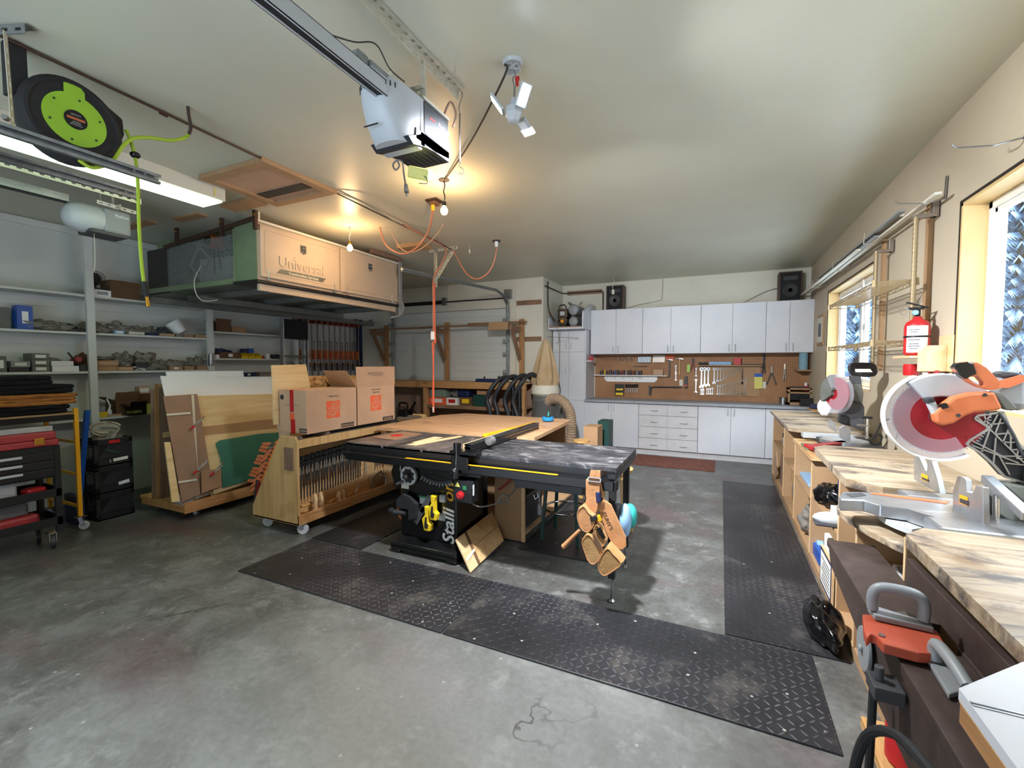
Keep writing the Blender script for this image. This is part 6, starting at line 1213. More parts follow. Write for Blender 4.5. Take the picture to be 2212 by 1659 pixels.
c1 = crate(.001, 'bottom black milk crate of the stack of three', 0); c2 = crate(.268, 'middle black milk crate with white label', 1); c3 = crate(.535, 'top black milk crate full of rope and straps', 2)
MB().obox((CXr + .006, 2.39, .345), (.003, .09, .032), (.12, 0, 0)).build('label_sticker', 'white', c2); MB().obox((CXr + .006, 2.37, .588), (.003, .12, .03), (.06, 0, 0)).build('label_sticker', 'paper', c3); MB().box(CXr, CXr + .006, 2.28, 2.37, .755, .785).build('red_tag', 'red', c3)
text('2', .035, 'white', (CXr + .0065, 2.285, .578), FX, c3); MB().bar((CXr - .002, 2.25, .70), (CXr - .002, 2.37, .65), .008, .006).build('green_cord', 'green', c3)
rp_ = thing('rope', 'coil of pale rope heaped in the top milk crate', 'rope', ((cx0 + CXr) / 2, 2.32, .8)); R = random.Random(5); k = MB()
for i in range(7):
    k.tube([((cx0 + CXr) / 2 + R.uniform(-.04, .04) + .02 * math.cos(a), 2.31 + .11 * math.cos(a) * R.uniform(.8, 1.05), .87 + .045 * math.sin(a) + i * .008) for a in [j * PI / 4 for j in range(8)]], .008, 7, closed=True, sub=3)
k.build('rope_coil', 'rope', rp_, smooth=True)
lump(((cx0 + CXr) / 2, 2.33, .70), (.1, .13, .07), 'bag_gray', 'grey straps and cloth under the rope in the top milk crate', name='strap_pile', cat='straps', seed=31)
# ================================================================ yellow rolling scaffold with blankets
sf = thing('rolling_scaffold', 'yellow tubular rolling scaffold frame on casters behind the black tool cart', 'scaffold', (-5.6, 1.6, 0))
for x, y in ((-5.38, 2.0), (-5.98, 2.0), (-5.38, .9), (-5.98, .9)):
    MB().box(x - .016, x + .016, y - .016, y + .016, .13, 1.14).build('post', 'mustard', sf, bev=.003); caster(sf, x, y, .13, .04, .9, 'light_gray')
for z in (.22, .52, .82): MB().bar((-5.38, 2.0, z), (-5.98, 2.0, z), .022, .022).build('rung', 'mustard', sf)
MB().box(-5.98, -5.38, .85, 2.03, 1.085, 1.10).build('platform', 'mdf', sf); MB().bar((-5.38, .9, 1.06), (-5.38, 2.0, 1.06), .025, .05).build('side_rail', 'matte_black', sf)
def roll(x0, x1, y0, y1, z0, z1, m, lbl, nm, lay=3, cat='blanket'):
    k = MB(); h = (z1 - z0) / lay; R_ = [random.Random(i * 7 + int(z0 * 100)).random() for i in range(lay)]
    for i in range(lay):
        zc = z0 + h * (i + .5)
        k.surf(lambda u, v: Vector((x1 - .02 * R_[i] + .012 * math.sin(9 * u + i) - (.5 * h) * (1 - math.sin(PI * v)) * .9, y0 + (y1 - y0 - .03 * R_[i]) * u, zc - h * .5 + h * v + .004 * math.sin(14 * u + 3 * i))), 24, 6)
        k.box(x0, x1 - .02 * R_[i] - h * .4, y0 + .01, y1 - .035, zc - h * .46, zc + h * .46)
        k.surf(lambda u, v: Vector((x0 + (x1 - x0 - .02) * u, y1 - .03 * R_[i] - (.5 * h) * (1 - math.sin(PI * v)) * .9 + .008 * math.sin(8 * u), zc - h * .5 + h * v)), 14, 6)
    return solo(k, nm, m, lbl, cat, smooth=True)
roll(-5.98, -5.36, 1.2, 1.965, 1.108, 1.18, 'felt_black', 'folded black felt at the bottom of the stack on the yellow scaffold', 'folded_felt', 2); roll(-5.95, -5.34, 1.45, 2.02, 1.185, 1.28, 'felt_orange', 'folded rust-orange blanket in the middle of the felt stack', 'blanket', 3); roll(-5.98, -5.38, 1.2, 2.02, 1.285, 1.36, 'felt_black', 'black folded felt directly on the orange blanket', 'folded_felt', 2); roll(-5.98, -5.40, 1.1, 1.88, 1.365, 1.44, 'felt_black', 'topmost black folded felt on the yellow scaffold', 'folded_felt', 2)
solo(MB().bar((-5.68, 2.10, .10), (-5.50, 2.13, 1.10), .035, .035), 'broom_handle', 'blue', 'blue pole leaning between the yellow scaffold and the milk crates', 'pole'); solo(MB().box(-5.80, -5.52, 2.04, 2.09, .0, .28), 'dust_pan', 'navy', 'dark blue plastic pan at the foot of the blue pole', 'dustpan', bev=.01)
# ================================================================ black tool cart
tc_ = thing('tool_cart', 'black three-drawer rolling tool cart with red case on top', 'tool cart', (-5.2, 1.5, 0))
TX0, TX1, TY0, TY1 = -5.34 - .46, -5.34 + .0, 1.0, 1.865
TX0, TX1 = -5.33, -4.93
X1c = -5.34
fx = -5.33
for y in (TY1 - .045, TY0):
    for x in (fx - .035, -5.34 - .40 - .0): pass
# the cart stands in front of the scaffold: front face x = -5.0 shown towards the room
fx = -5.02; bx_ = fx - .38; ty1 = onX(133, 1030, fx).y; ty0 = ty1 - .75
def tz(py, px=60): return onX(px, py, fx).z
zt = tz(962, 120); zb = tz(1040, 120); 
for y in (ty1 - .04, ty0):
    for x in (fx - .04, bx_): MB().box(x, x + .04, y, y + .04, .13, zt).build('post', 'matte_black', tc_, bev=.003)
MB().box(bx_ + .004, fx - .004, ty0 + .004, ty1 - .004, tz(1030, 120) , zt).build('drawer_case', 'matte_black', tc_, bev=.004)
zd0, zd1 = tz(1030, 120) + .01, zt - .05; dh = (zd1 - zd0) / 3
for i in range(3):
    d = MB().box(fx - .006, fx + .006, ty0 + .04, ty1 - .042, zd0 + dh * i + .004, zd0 + dh * (i + 1) - .004).build('drawer', 'black', tc_, bev=.003); MB().box(fx + .005, fx + .014, ty0 + .12, ty1 - .23, zd0 + dh * (i + .62), zd0 + dh * (i + .62) + .02).build('drawer_handle', 'light_gray', d, bev=.003)
for zz in (tz(1068, 120), tz(1130, 120)):
    MB().box(bx_, fx, ty0, ty1, zz - .005, zz).box(fx - .004, fx, ty0, ty1, zz - .02, zz + .05).box(bx_, bx_ + .004, ty0, ty1, zz - .02, zz + .05).box(bx_, fx, ty1 - .004, ty1, zz - .02, zz + .05).build('tray', 'matte_black', tc_, bev=.002)
for x, y in ((fx - .06, ty1 - .05), (bx_ + .05, ty1 - .05), (fx - .06, ty0 + .05), (bx_ + .05, ty0 + .05)): caster(tc_, x, y, .13, .055, -.3, 'charcoal', 'chrome')
rc_ = thing('tool_case', 'red plastic power tool case with brass latches lying on the black tool cart', 'tool case', (fx - .2, ty1 - .4, zt))
MB().box(bx_ + .02, fx + .005, ty0, ty1 - .005, zt + .002, zt + .055).box(bx_ + .03, fx - .0, ty0 + .01, ty1 - .02, zt + .055, zt + .12).build('case_shell', 'faded_red', rc_, bev=.012)
q = onX(84, 950, fx); MB().box(fx + .004, fx + .016, q.y - .03, q.y + .03, zt + .02, zt + .075).build('latch', 'brass', rc_, bev=.003)
lv = thing('spirit_level', 'silver spirit level lying across the red tool case', 'level', (fx - .1, ty1 - .4, zt + .12)); MB().box(fx - .06, fx - .03, ty0 - .2, ty1 - .03, zt + .122, zt + .165).build('level_bar', 'alum', lv, bev=.002); MB().box(fx - .0295, fx - .027, ty1 - .46, ty1 - .38, zt + .13, zt + .158).build('vial', 'lime', lv)
z_ = tz(1068, 120)
for j, (a, b_, h, m, l) in enumerate(((-.70, -.48, .15, 'faded_red', 'red drill body on the middle tray of the black tool cart'), (-.42, -.24, .20, 'light_gray', 'grey metal plate leaning on the middle tray of the tool cart'), (-.20, -.07, .06, 'red', 'red charger at the right end of the middle tray of the tool cart'))):
    solo(MB().obox((fx - .12, ty1 + (a + b_) / 2, z_ + .008 + h / 2), (.10, b_ - a, h), (0, 0, .1 * j)), 'power_tool' if j != 1 else 'metal_plate', m, l, 'tool', bev=.02)
z_ = tz(1130, 120)
for j, (a, b_, h, m, l) in enumerate(((-.68, -.40, .13, 'faded_red', 'large red tool on the lowest tray of the tool cart'), (-.38, -.12, .09, 'faded_red', 'dusty red case on the lowest tray of the tool cart'), (-.36, -.14, .17, 'gray', 'grey curved guard behind the dusty red case, lowest tray'))):
    solo(MB().obox((fx - .10 - .14 * (j == 2), ty1 + (a + b_) / 2, z_ + .008 + h / 2), (.10, b_ - a, h), (0, 0, .1 * j)), 'power_tool', m, l, 'tool', bev=.025)
# ================================================================ bench and racks at the far overhead door
BZ = 1.225
gb = thing('workbench', 'long timber workbench in front of the far overhead door', 'workbench', (-4.4, 7.0, 0))
MB().box(-6.48, -2.90, 6.70, 7.25, BZ - .02, BZ).build('bench_top', 'ply', gb); MB().box(-6.48, -2.90, 6.68, 6.70, BZ - .115, BZ).build('front_apron', 'pine_x', gb, bev=.002)
for x in (-5.95, -4.90, -2.95): MB().box(x - .04, x + .04, 6.70, 6.79, 0.001, BZ - .02).build('leg', 'pine_z', gb, bev=.002)
MB().box(-4.86, -2.95, 6.72, 7.2, .78, .80).build('shelf', 'pine_x', gb); MB().box(-4.86, -2.95, 6.70, 6.72, .745, .80).build('shelf_edge', 'old_wood', gb); MB().box(-6.0, -2.9, 7.22, 7.245, .1, BZ - .03).build('back_panel', 'mdf_brown', gb)
def by(px, py, Y_=6.75): return onY(px, py, Y_)
def ob(px0, px1, z, h, m, lbl, Y_=6.78, d=.2, name='carton', cat='box', py=870, bev=.003, lab=None):
    a, b_ = onY(px0, py, Y_).x, onY(px1, py, Y_).x; t = thing(name, lbl, cat, ((a + b_) / 2, Y_ + d / 2, z)); MB().box(a, b_, Y_, Y_ + d, z + .001, z + h).build('box_body', m, t, bev=bev)
    if lab: MB().box(a + (b_ - a) * .2, b_ - (b_ - a) * .2, Y_ - .002, Y_, z + h * .3, z + h * .8).build('label_sticker', lab, t)
    return t
ob(925, 963, .80, .13, 'hd_orange', 'orange and white carton on the shelf under the far workbench', lab='white'); ob(964, 988, .80, .13, 'paper', 'white carton beside the orange one under the far workbench', lab='red')
ob(993, 1018, .80, .15, 'card_dark', 'brown carton with yellow labels under the far workbench', lab='yellow'); ob(1022, 1047, .80, .20, 'dark_green', 'dark green printed carton under the far workbench'); ob(1048, 1060, .80, .20, 'card_gray', 'narrow grey carton right of the dark green one', lab='paper')
ob(928, 962, .93, .15, 'tote_clear', 'clear plastic tote with white rim above the orange carton', name='tote', cat='tote', bev=.02); ob(1030, 1058, 1.005, .07, 'cardboard', 'small tan box on top of the dark green carton')
lump((by(975, 860).x, 6.9, .935), (.09, .08, .07), 'bag_clear', 'clear plastic bag on the white carton under the far workbench', seed=41); ob(988, 1012, .955, .11, 'navy', 'dark blue folded bag on the brown carton under the far workbench', name='folded_bag', cat='bag', bev=.02)
pw = thing('pressure_washer', 'black pressure washer standing under the left half of the far workbench', 'pressure washer', (-5.35, 6.95, 0)); q = by(872, 885, 6.9)
MB().box(q.x - .12, q.x + .12, 6.85, 7.05, .02, q.z).build('machine_body', 'black', pw, bev=.03); MB().tube([(q.x - .1, 6.9, q.z - .02), (q.x - .1, 6.9, q.z + .12), (q.x + .08, 6.9, q.z + .12), (q.x + .08, 6.9, q.z - .02)], .02, 8, sub=3).build('carry_handle', 'black', pw); MB().bar((q.x + .16, 6.88, q.z - .02), (q.x + .30, 6.88, q.z + .16), .04, .04).build('spray_gun', 'black', pw, bev=.01); MB().tube([(q.x + .15, 6.88, q.z + .02), (q.x + .3, 6.88, q.z - .04), (q.x + .38, 6.88, q.z - .15), (q.x + .25, 6.88, q.z - .25)], .01, 6, sub=4).build('hose', 'black', pw)
vs = thing('bench_vise_plate', 'dark blue steel jig lying on the far workbench', 'jig', (-3.4, 6.9, BZ)); a, b_ = by(1030, 820, 6.85).x, by(1085, 820, 6.85).x
MB().box(a, b_, 6.80, 6.95, BZ + .001, BZ + .055).build('jig_body', 'navy', vs, bev=.003); MB().cyl((a + .14, 6.87, BZ + .055), (a + .14, 6.87, BZ + .10), .02, .01, 10).cyl((b_ - .08, 6.87, BZ + .055), (b_ - .08, 6.87, BZ + .11), .015, None, 10).build('knob', 'black', vs)
# hoses draped over the bench end
for j, (px, s, w) in enumerate(((1062, -1, 0), (1078, -1, .02), (1100, 0, .05), (1118, 1, .08))):
    x = by(px, 850, 6.66).x; xt = x + .12
    P = [(xt + .16, 6.95, BZ + .06), (xt + .08, 6.78, BZ + .09 + .02 * j), (xt, 6.65 - .02 * j, BZ + .035), (x + .02, 6.57, BZ - .12), (x - .04, 6.57, BZ - .28), (x + .01, 6.57, BZ - .45), (x + .02 + .02 * j, 6.57, BZ - .62)]
    solo(MB().tube(P, .034, 12, sub=5), 'vacuum_hose', 'charcoal', f'dark grey flexible hose draped over the end of the far workbench, {ORD[j]} from the left', 'hose', smooth=True, group='grey hoses over the far workbench')
for j, px in enumerate((1108, 1122)): x = by(px, 870, 6.64).x; solo(MB().cyl((x, 6.64, .5), (x, 6.64, BZ - .03), .038, None, 14), 'pipe', 'black', f'black tube standing against the end of the far workbench, {["left", "right"][j]} one', 'pipe', smooth=True)
# lumber brackets over the bench
for i, (px, lab_) in enumerate(((812, 'left'), (963, 'middle'), (1125, 'right'))):
    x = max(-6.25, onY(px, 760, 7.2).x); t = thing('lumber_bracket', f'{lab_} wooden post and bracket of the lumber rack on the far wall', 'bracket', (x, 7.2, BZ))
    MB().box(x - .045, x + .045, 7.22, 7.262, BZ + .001, 2.33).build('post', 'pine_z', t, bev=.002); MB().box(x - .04 - .1 * 0, x - .0, 6.82, 7.22, 2.11, 2.20).build('arm', 'old_wood', t, bev=.002); MB().bar((x - .02, 6.9, 2.11), (x - .02, 7.2, 1.62), .035, .07).build('brace', 'old_wood', t)
for i, (a, b_, z, l) in enumerate(((-6.35, -4.7, 2.20, 'long thin board resting on the left and middle brackets of the lumber rack'), (-5.0, -3.3, 2.215, 'long thin board resting on the middle and right brackets of the lumber rack'), (-4.2, -3.05, 2.25, 'upper short board at the right end of the lumber rack'))):
    solo(MB().box(a, b_, 6.85 + .1 * i, 6.93 + .1 * i, z + .002, z + .03), 'board', 'old_wood', l, 'board')
solo(MB().box(-3.62, -3.26, 6.78, 6.84, 2.12, 2.25), 'board', 'mdf', 'short block at the front right end of the lumber rack', 'board')
# overhead door hardware
dt = thing('door_track', 'galvanised curved track of the far overhead door, right side', 'door track', (-3.5, 7.2, 1.2)); P = [onY(1107, 820, 7.22), onY(1104, 700, 7.22), onY(1100, 665, 7.2), onY(1088, 645, 7.1), onY(1040, 625, 6.9)]
P[0] = Vector((-3.47, 7.23, 1.24)); P[1] = Vector((-3.47, 7.23, 2.45)); P[2] = Vector((-3.47, 7.2, 2.62)); P[3] = Vector((-3.47, 7.05, 2.74)); P[4] = Vector((-3.47, 6.8, 2.79)); P.append(onX(868, 582, -3.47))
k = MB()
for p, q in zip(P, P[1:]): k.bar(p, q, .05, .012, (1, 0, 0)); k.bar(p + Vector((0, .0, 0)), q, .012, .055, (1, 0, 0))
k.build('track', 'galv', dt)
for zz in (2.33, 1.95, 1.72, 1.40): MB().box(-3.56, -3.46, 7.20, 7.275, zz - .03, zz + .03).build('roller_hinge', 'gray', dt, bev=.004)
d2 = dup(dt, (dt.location.x - 2.60, 7.2, 1.2), 0, 'galvanised curved track of the far overhead door, left side')
solo(MB().cyl((-5.95, 7.24, 2.72), (-4.82, 7.24, 2.72), .035, None, 14).cyl((-5.95, 7.24, 2.72), (-3.5, 7.24, 2.72), .012, None, 10), 'torsion_spring', 'matte_black', 'black torsion spring on its shaft above the far overhead door', 'spring'); solo(MB().box(-4.86, -4.78, 7.20, 7.27, 2.66, 2.80), 'spring_plate', 'galv', 'small steel plate at the end of the torsion spring', 'plate'); solo(MB().box(-3.52, -3.40, 7.18, 7.27, 2.70, 2.86), 'spring_plate', 'galv', 'steel bearing plate at the top right corner of the far door', 'plate')
for zz, l in ((2.72, 'upper'), (1.98, 'lower')): solo(MB().box(-3.32, -2.85, 7.28, 7.299, zz - .04 - .1 * (zz > 2), zz + .04 - .1 * (zz > 2)), 'wall_strip', 'old_wood', f'{l} brown horizontal strip on the wall pier beside the overhead door', 'strip')
for x, zz, l in ((-6.02, 1.23, 'left'), (-5.88, 1.23, 'right')): ob(806 if l == 'left' else 820, 819 if l == 'left' else 834, BZ, .16, 'cardboard' if l == 'left' else 'card_dark', f'{l} small brown carton at the left end of the far workbench', Y_=6.9, d=.15, py=790)
# dust collector
dc = thing('dust_collector', 'dust collector with hanging canvas bag and clear lower bag by the far workbench', 'dust collector', (-2.75, 7.0, 0)); cxd, cyd = -2.655, 6.98
def bag(u, v):
    a = 2 * PI * u; r = (.03 + .22 * v ** .75) * (1 + .12 * math.sin(7 * a + 2 * v)) * (1 - .25 * max(0, v - .85) / .15); return Vector((cxd + r * math.cos(a) * 1.0, cyd + r * .8 * math.sin(a), 1.96 - .80 * v))
MB().surf(bag, 40, 14).build('upper_bag', 'canvas', dc, smooth=True); MB().tube([(cxd, cyd, 1.95), (cxd + .03, cyd + .05, 2.0), (-2.60, 7.2, 2.0), (-2.3, 7.7, 2.0)], .005, 6).build('bag_hanger', 'gray', dc)
MB().lathe([(.22, .17), (.24, .10), (.24, .03), (.21, 0)], (cxd, cyd, 1.02), 28).build('filter_ring', 'offwhite', dc, smooth=True)
MB().lathe([(.22, 0), (.235, .1), (.22, .5), (.23, .58)], (cxd, cyd, .38), 24).build('lower_bag', 'bag_clear', dc, smooth=True); MB().lathe([(.21, .02), (.215, .3), (.18, .48), (.05, .55)], (cxd, cyd, .37), 18).build('dust_fill', 'matte_black', dc, smooth=True)
MB().cyl((cxd, cyd, .94), (cxd, cyd, 1.02), .22, None, 28).build('blower_ring', 'painted_gray', dc, smooth=True); MB().box(cxd - .24, cxd + .26, cyd - .24, cyd + .26, .06, .09).cyl((cxd + .22, cyd + .2, .09), (cxd + .22, cyd + .2, 1.0), .02, None, 8).cyl((cxd - .22, cyd - .2, 0), (cxd - .22, cyd - .2, .06), .03, None, 8).cyl((cxd + .22, cyd - .2, 0), (cxd + .22, cyd - .2, .06), .03, None, 8).build('stand', 'painted_gray', dc)
H = smooth_pts([Vector(p) for p in ((cxd + .1, cyd - .12, .92), (cxd + .22, cyd - .22, .985), (cxd + .38, cyd - .24, .95), (cxd + .50, cyd - .22, .78), (cxd + .52, cyd - .2, .5), (cxd + .50, cyd - .2, .2))], 16)
k = MB(); k.tube(H, [.074 + .010 * (i % 2) for i in range(len(H))], 18); k.build('flex_duct', 'duct', dc, smooth=True)
# ================================================================ far cabinets
YC = 7.74; HG = 'white wire pull handles'
def pull(par, x, y, z, vert=True, w=.10):
    P = [(x, y, z - w / 2), (x, y - .03, z - w / 2 + .004), (x, y - .03, z + w / 2 - .004), (x, y, z + w / 2)] if vert else [(x - w / 2, y, z), (x - w / 2 + .004, y - .03, z), (x + w / 2 - .004, y - .03, z), (x + w / 2, y, z)]
    MB().tube(P, .005, 8, sub=2).build('handle', 'light_gray', par, smooth=True)
def cab(x0, x1, z0, z1, y0, y1, lbl, doors, grp, name='cabinet', hz=None, drawers=0, toe=True, hs=None):
    t = thing(name, lbl, 'cabinet', ((x0 + x1) / 2, (y0 + y1) / 2, z0), group=grp)
    MB().box(x0 + .001, x1 - .001, y0 + .018, y1, z0, z1).build('carcass', 'laminate', t)
    if drawers:
        n_, h = drawers, (z1 - z0) / drawers
        for c in range(2):
            a = x0 + (x1 - x0) / 2 * c
            for r in range(n_):
                d = MB().box(a + .0025, a + (x1 - x0) / 2 - .0025, y0, y0 + .018, z0 + h * r + .003, z0 + h * (r + 1) - .003).build('drawer_front', 'laminate_dirty', t, bev=.0015); pull(d, a + (x1 - x0) / 4 + .02, y0, z0 + h * (r + .45), False)
    else:
        w = (x1 - x0) / doors
        for c in range(doors):
            d = MB().box(x0 + w * c + .0025, x0 + w * (c + 1) - .0025, y0, y0 + .018, z0 + .003, z1 - .003).build('cabinet_door', 'laminate', t, bev=.0015)
            s = hs[c] if hs else (1 if c % 2 == 0 else -1); pull(d, x0 + w * (c + .5) + s * (w / 2 - .045), y0, hz)
    return t
def ux(px, Y_=7.98, py=700): return onY(px, py, Y_).x
G = 'white upper cabinets on the far wall'; YU = 7.98
E_ = [ux(p) for p in (1276, 1388, 1514, 1655, 1759)]
n4 = ('leftmost', 'second from left', 'third from left', 'rightmost')
for i in range(4): cab(E_[i] + .0005, E_[i + 1] - .0005, 1.715, 2.51, YU, 8.345, f'{n4[i]} white double-door upper cabinet on the far wall', 2, G, 'wall_cabinet', 1.80)
G = 'white base cabinets along the far wall'; YB_ = 7.76
def bx2(px, py=930): return onY(px, py, YB_).x
cab(bx2(1264), bx2(1379), .10, .868, YB_, 8.345, 'white double-door base cabinet at the left of the drawers', 2, G, 'base_cabinet', .78); cab(bx2(1379.3), bx2(1507), .10, .868, YB_, 8.345, 'white base cabinet with eight small drawers', 2, G, 'base_cabinet', 0, drawers=4)
cab(bx2(1507.3), bx2(1653), .10, .868, YB_, 8.345, 'white double-door base cabinet right of the drawers', 2, G, 'base_cabinet', .78); cab(bx2(1653.3), 1.245, .10, .868, YB_, 8.345, 'white base cabinet half hidden by the right wall bench', 1, G, 'base_cabinet', .78, hs=[1])
solo(MB().box(bx2(1264), 1.245, YB_ + .05, YB_ + .07, 0.001, .10), 'toe_kick', 'laminate_dirty', 'white toe-kick board under the far base cabinets', 'toe kick')
ct = thing('countertop', 'grey laminate countertop on the far base cabinets', 'countertop', (-.4, 8, .87)); MB().box(bx2(1264) - .01, 1.247, YB_ - .05, 8.325, .870, .912).build('counter_slab', 'counter_gray', ct, bev=.004)
struct(MB().box(E_[0], 1.249, 8.328, 8.349, .912, 1.715), 'trim_20', 'pegboard')
# tall cabinets
G = 'white tall cabinets beside the pegboard'; TL, TR, YT = -2.795, -2.195, 7.74
tl = thing('tall_cabinet', 'white tall cupboard with six doors beside the pegboard counter', 'cabinet', (-2.5, 8, 0)); MB().box(TL, TR + .015, YT + .018, 8.345, .001, 2.15).build('carcass', 'laminate', tl)
for z0, z1, hz in ((.08, .885, .80), (.888, 1.755, 1.42), (1.758, 2.145, 1.86)):
    for c in range(2):
        a = TL + (TR - TL) / 2 * c; d = MB().box(a + .0025, a + (TR - TL) / 2 - .0025, YT, YT + .018, z0, z1).build('cabinet_door', 'laminate', tl, bev=.0015); pull(d, (TL + TR) / 2 + (-.045 if c == 0 else .045), YT, hz)
# compressor niche
cn = thing('compressor_shelf', 'white open-front shelf box on top of the tall cabinet', 'shelf box', (-2.5, 7.9, 2.15))
MB().box(-2.80, -2.16, 7.50, 8.34, 2.152, 2.18).build('shelf_board', 'laminate', cn); MB().prism([(7.50, 2.18), (8.34, 2.18), (8.34, 2.62), (7.95, 2.62), (7.52, 2.45)], 0, -2.185, -2.16).build('right_side', 'laminate', cn); MB().prism([(7.50, 2.18), (8.34, 2.18), (8.34, 2.5), (7.9, 2.5), (7.5, 2.35)], 0, -2.80, -2.785).build('left_side', 'laminate', cn); MB().box(-2.785, -2.20, 7.495, 7.51, 2.18, 2.20).build('front_lip', 'mdf_brown', cn)
ac = thing('air_compressor', 'twin-tank air compressor with black motor in the shelf box', 'air compressor', (-2.5, 7.75, 2.18))
MB().cyl((-2.36, 7.58, 2.49), (-2.36, 8.0, 2.49), .095, None, 24).ball((-2.36, 7.58, 2.49), (.095, .04, .095), 20, 10).build('upper_tank', 'gray', ac, smooth=True); MB().cyl((-2.36, 7.58, 2.285), (-2.36, 8.0, 2.285), .085, None, 24).ball((-2.36, 7.58, 2.285), (.085, .04, .085), 20, 10).build('lower_tank', 'gray', ac, smooth=True)
MB().cyl((-2.57, 7.6, 2.30), (-2.57, 7.9, 2.30), .095, None, 20).box(-2.66, -2.48, 7.6, 7.85, 2.36, 2.52).build('motor', 'gloss_black', ac, bev=.01); MB().box(-2.61, -2.53, 7.585, 7.6, 2.40, 2.47).build('control_plate', 'light_gray', ac); MB().cyl((-2.57, 7.585, 2.30), (-2.57, 7.6, 2.30), .03, None, 12).build('fan_hub', 'brass', ac)
MB().tube([(-2.64, 7.62, 2.5), (-2.62, 7.62, 2.58), (-2.53, 7.62, 2.58), (-2.50, 7.62, 2.5)], .012, 8, sub=4).build('carry_handle', 'black', ac); MB().cyl((-2.46, 7.6, 2.62), (-2.36, 7.6, 2.55), .02, .03, 10).cyl((-2.25, 7.6, 2.57), (-2.22, 7.62, 2.62), .015, None, 8).build('pump_head', 'zinc', ac); MB().box(-2.68, -2.25, 7.6, 8.0, 2.182, 2.20).build('base_plate', 'charcoal', ac)
solo(MB().tube([(-2.81, 7.5, 3.0), (-2.81, 7.5, 2.75), (-2.80, 7.5, 2.55), (-2.76, 7.5, 2.42), (-2.70, 7.48, 2.34), (-2.66, 7.5, 2.30)], .014, 8, sub=5), 'air_hose', 'copper_dark', 'dark air hose curving from the ceiling down to the compressor', 'hose'); solo(MB().tube([(-2.805, 7.35, 2.90), (-2.8, 8.3, 2.90), (-2.75, 8.32, 2.90), (-2.04, 8.32, 2.90), (-2.02, 8.32, 2.88), (-2.02, 8.32, 2.52)], .012, 8), 'air_pipe', 'copper_dark', 'dark pipe running along the far wall above the upper cabinets', 'pipe')
solo(MB().box(-2.72, -2.05, 8.325, 8.349, 2.86, 2.94), 'pipe_board', 'mdf_brown', 'brown board behind the dark pipe in the far left corner', 'board')
solo(MB().tube([(-2.66, 7.47, 2.28), (-2.62, 7.46, 2.15), (-2.58, 7.46, 2.0), (-2.62, 7.46, 1.9)], .004, 6, sub=4).tube([(-2.66, 7.72, 2.13), (-2.665, 7.725, 1.5), (-2.68, 7.72, .95), (-2.72, 7.72, .86)], .006, 6, sub=4), 'power_wire', 'cord_gray', 'thin grey power wire dropping in front of the tall cabinet', 'wire')
for x0, x1, z1, l in ((-1.91, -1.60, 2.95, 'left dark wood speaker standing on the far upper cabinets'), (.79, 1.10, 2.965, 'right dark wood speaker standing on the far upper cabinets')):
    s = thing('speaker', l, 'speaker', ((x0 + x1) / 2, 8.2, 2.51), group='dark speakers on the upper cabinets'); MB().box(x0, x1, 8.10, 8.34, 2.512, z1).build('speaker_cabinet', 'copper_dark', s, bev=.004); MB().box(x0 + .02, x1 - .02, 8.09, 8.10, 2.53, z1 - .02).build('speaker_grille', 'matte_black', s); MB().box(x0 + .06, x1 - .06, 8.086, 8.09, z1 - .13, z1 - .07).build('badge_bar', 'charcoal', s); MB().lathe([(.10, 0), (.10, -.004), (.07, -.004), (.03, .0)], ((x0 + x1) / 2, 8.09, 2.68), 24, axis='y').build('cone_ring', 'black', s, smooth=True)
solo(MB().tube([(-1.60, 8.2, 2.53), (-1.4, 8.3, 2.60), (-1.05, 8.34, 2.66), (-.97, 8.34, 2.72), (-.96, 8.34, 3.04)], .004, 6, sub=5), 'speaker_wire', 'cord_gray', 'grey wire running from the left speaker up the far wall', 'wire'); solo(MB().tube([(.30, 8.2, 2.53), (.45, 8.3, 2.62), (.66, 8.33, 2.72), (.80, 8.3, 2.75)], .004, 6, sub=5), 'speaker_wire', 'cord_dark', 'dark wire looping to the right speaker on the upper cabinets', 'wire')
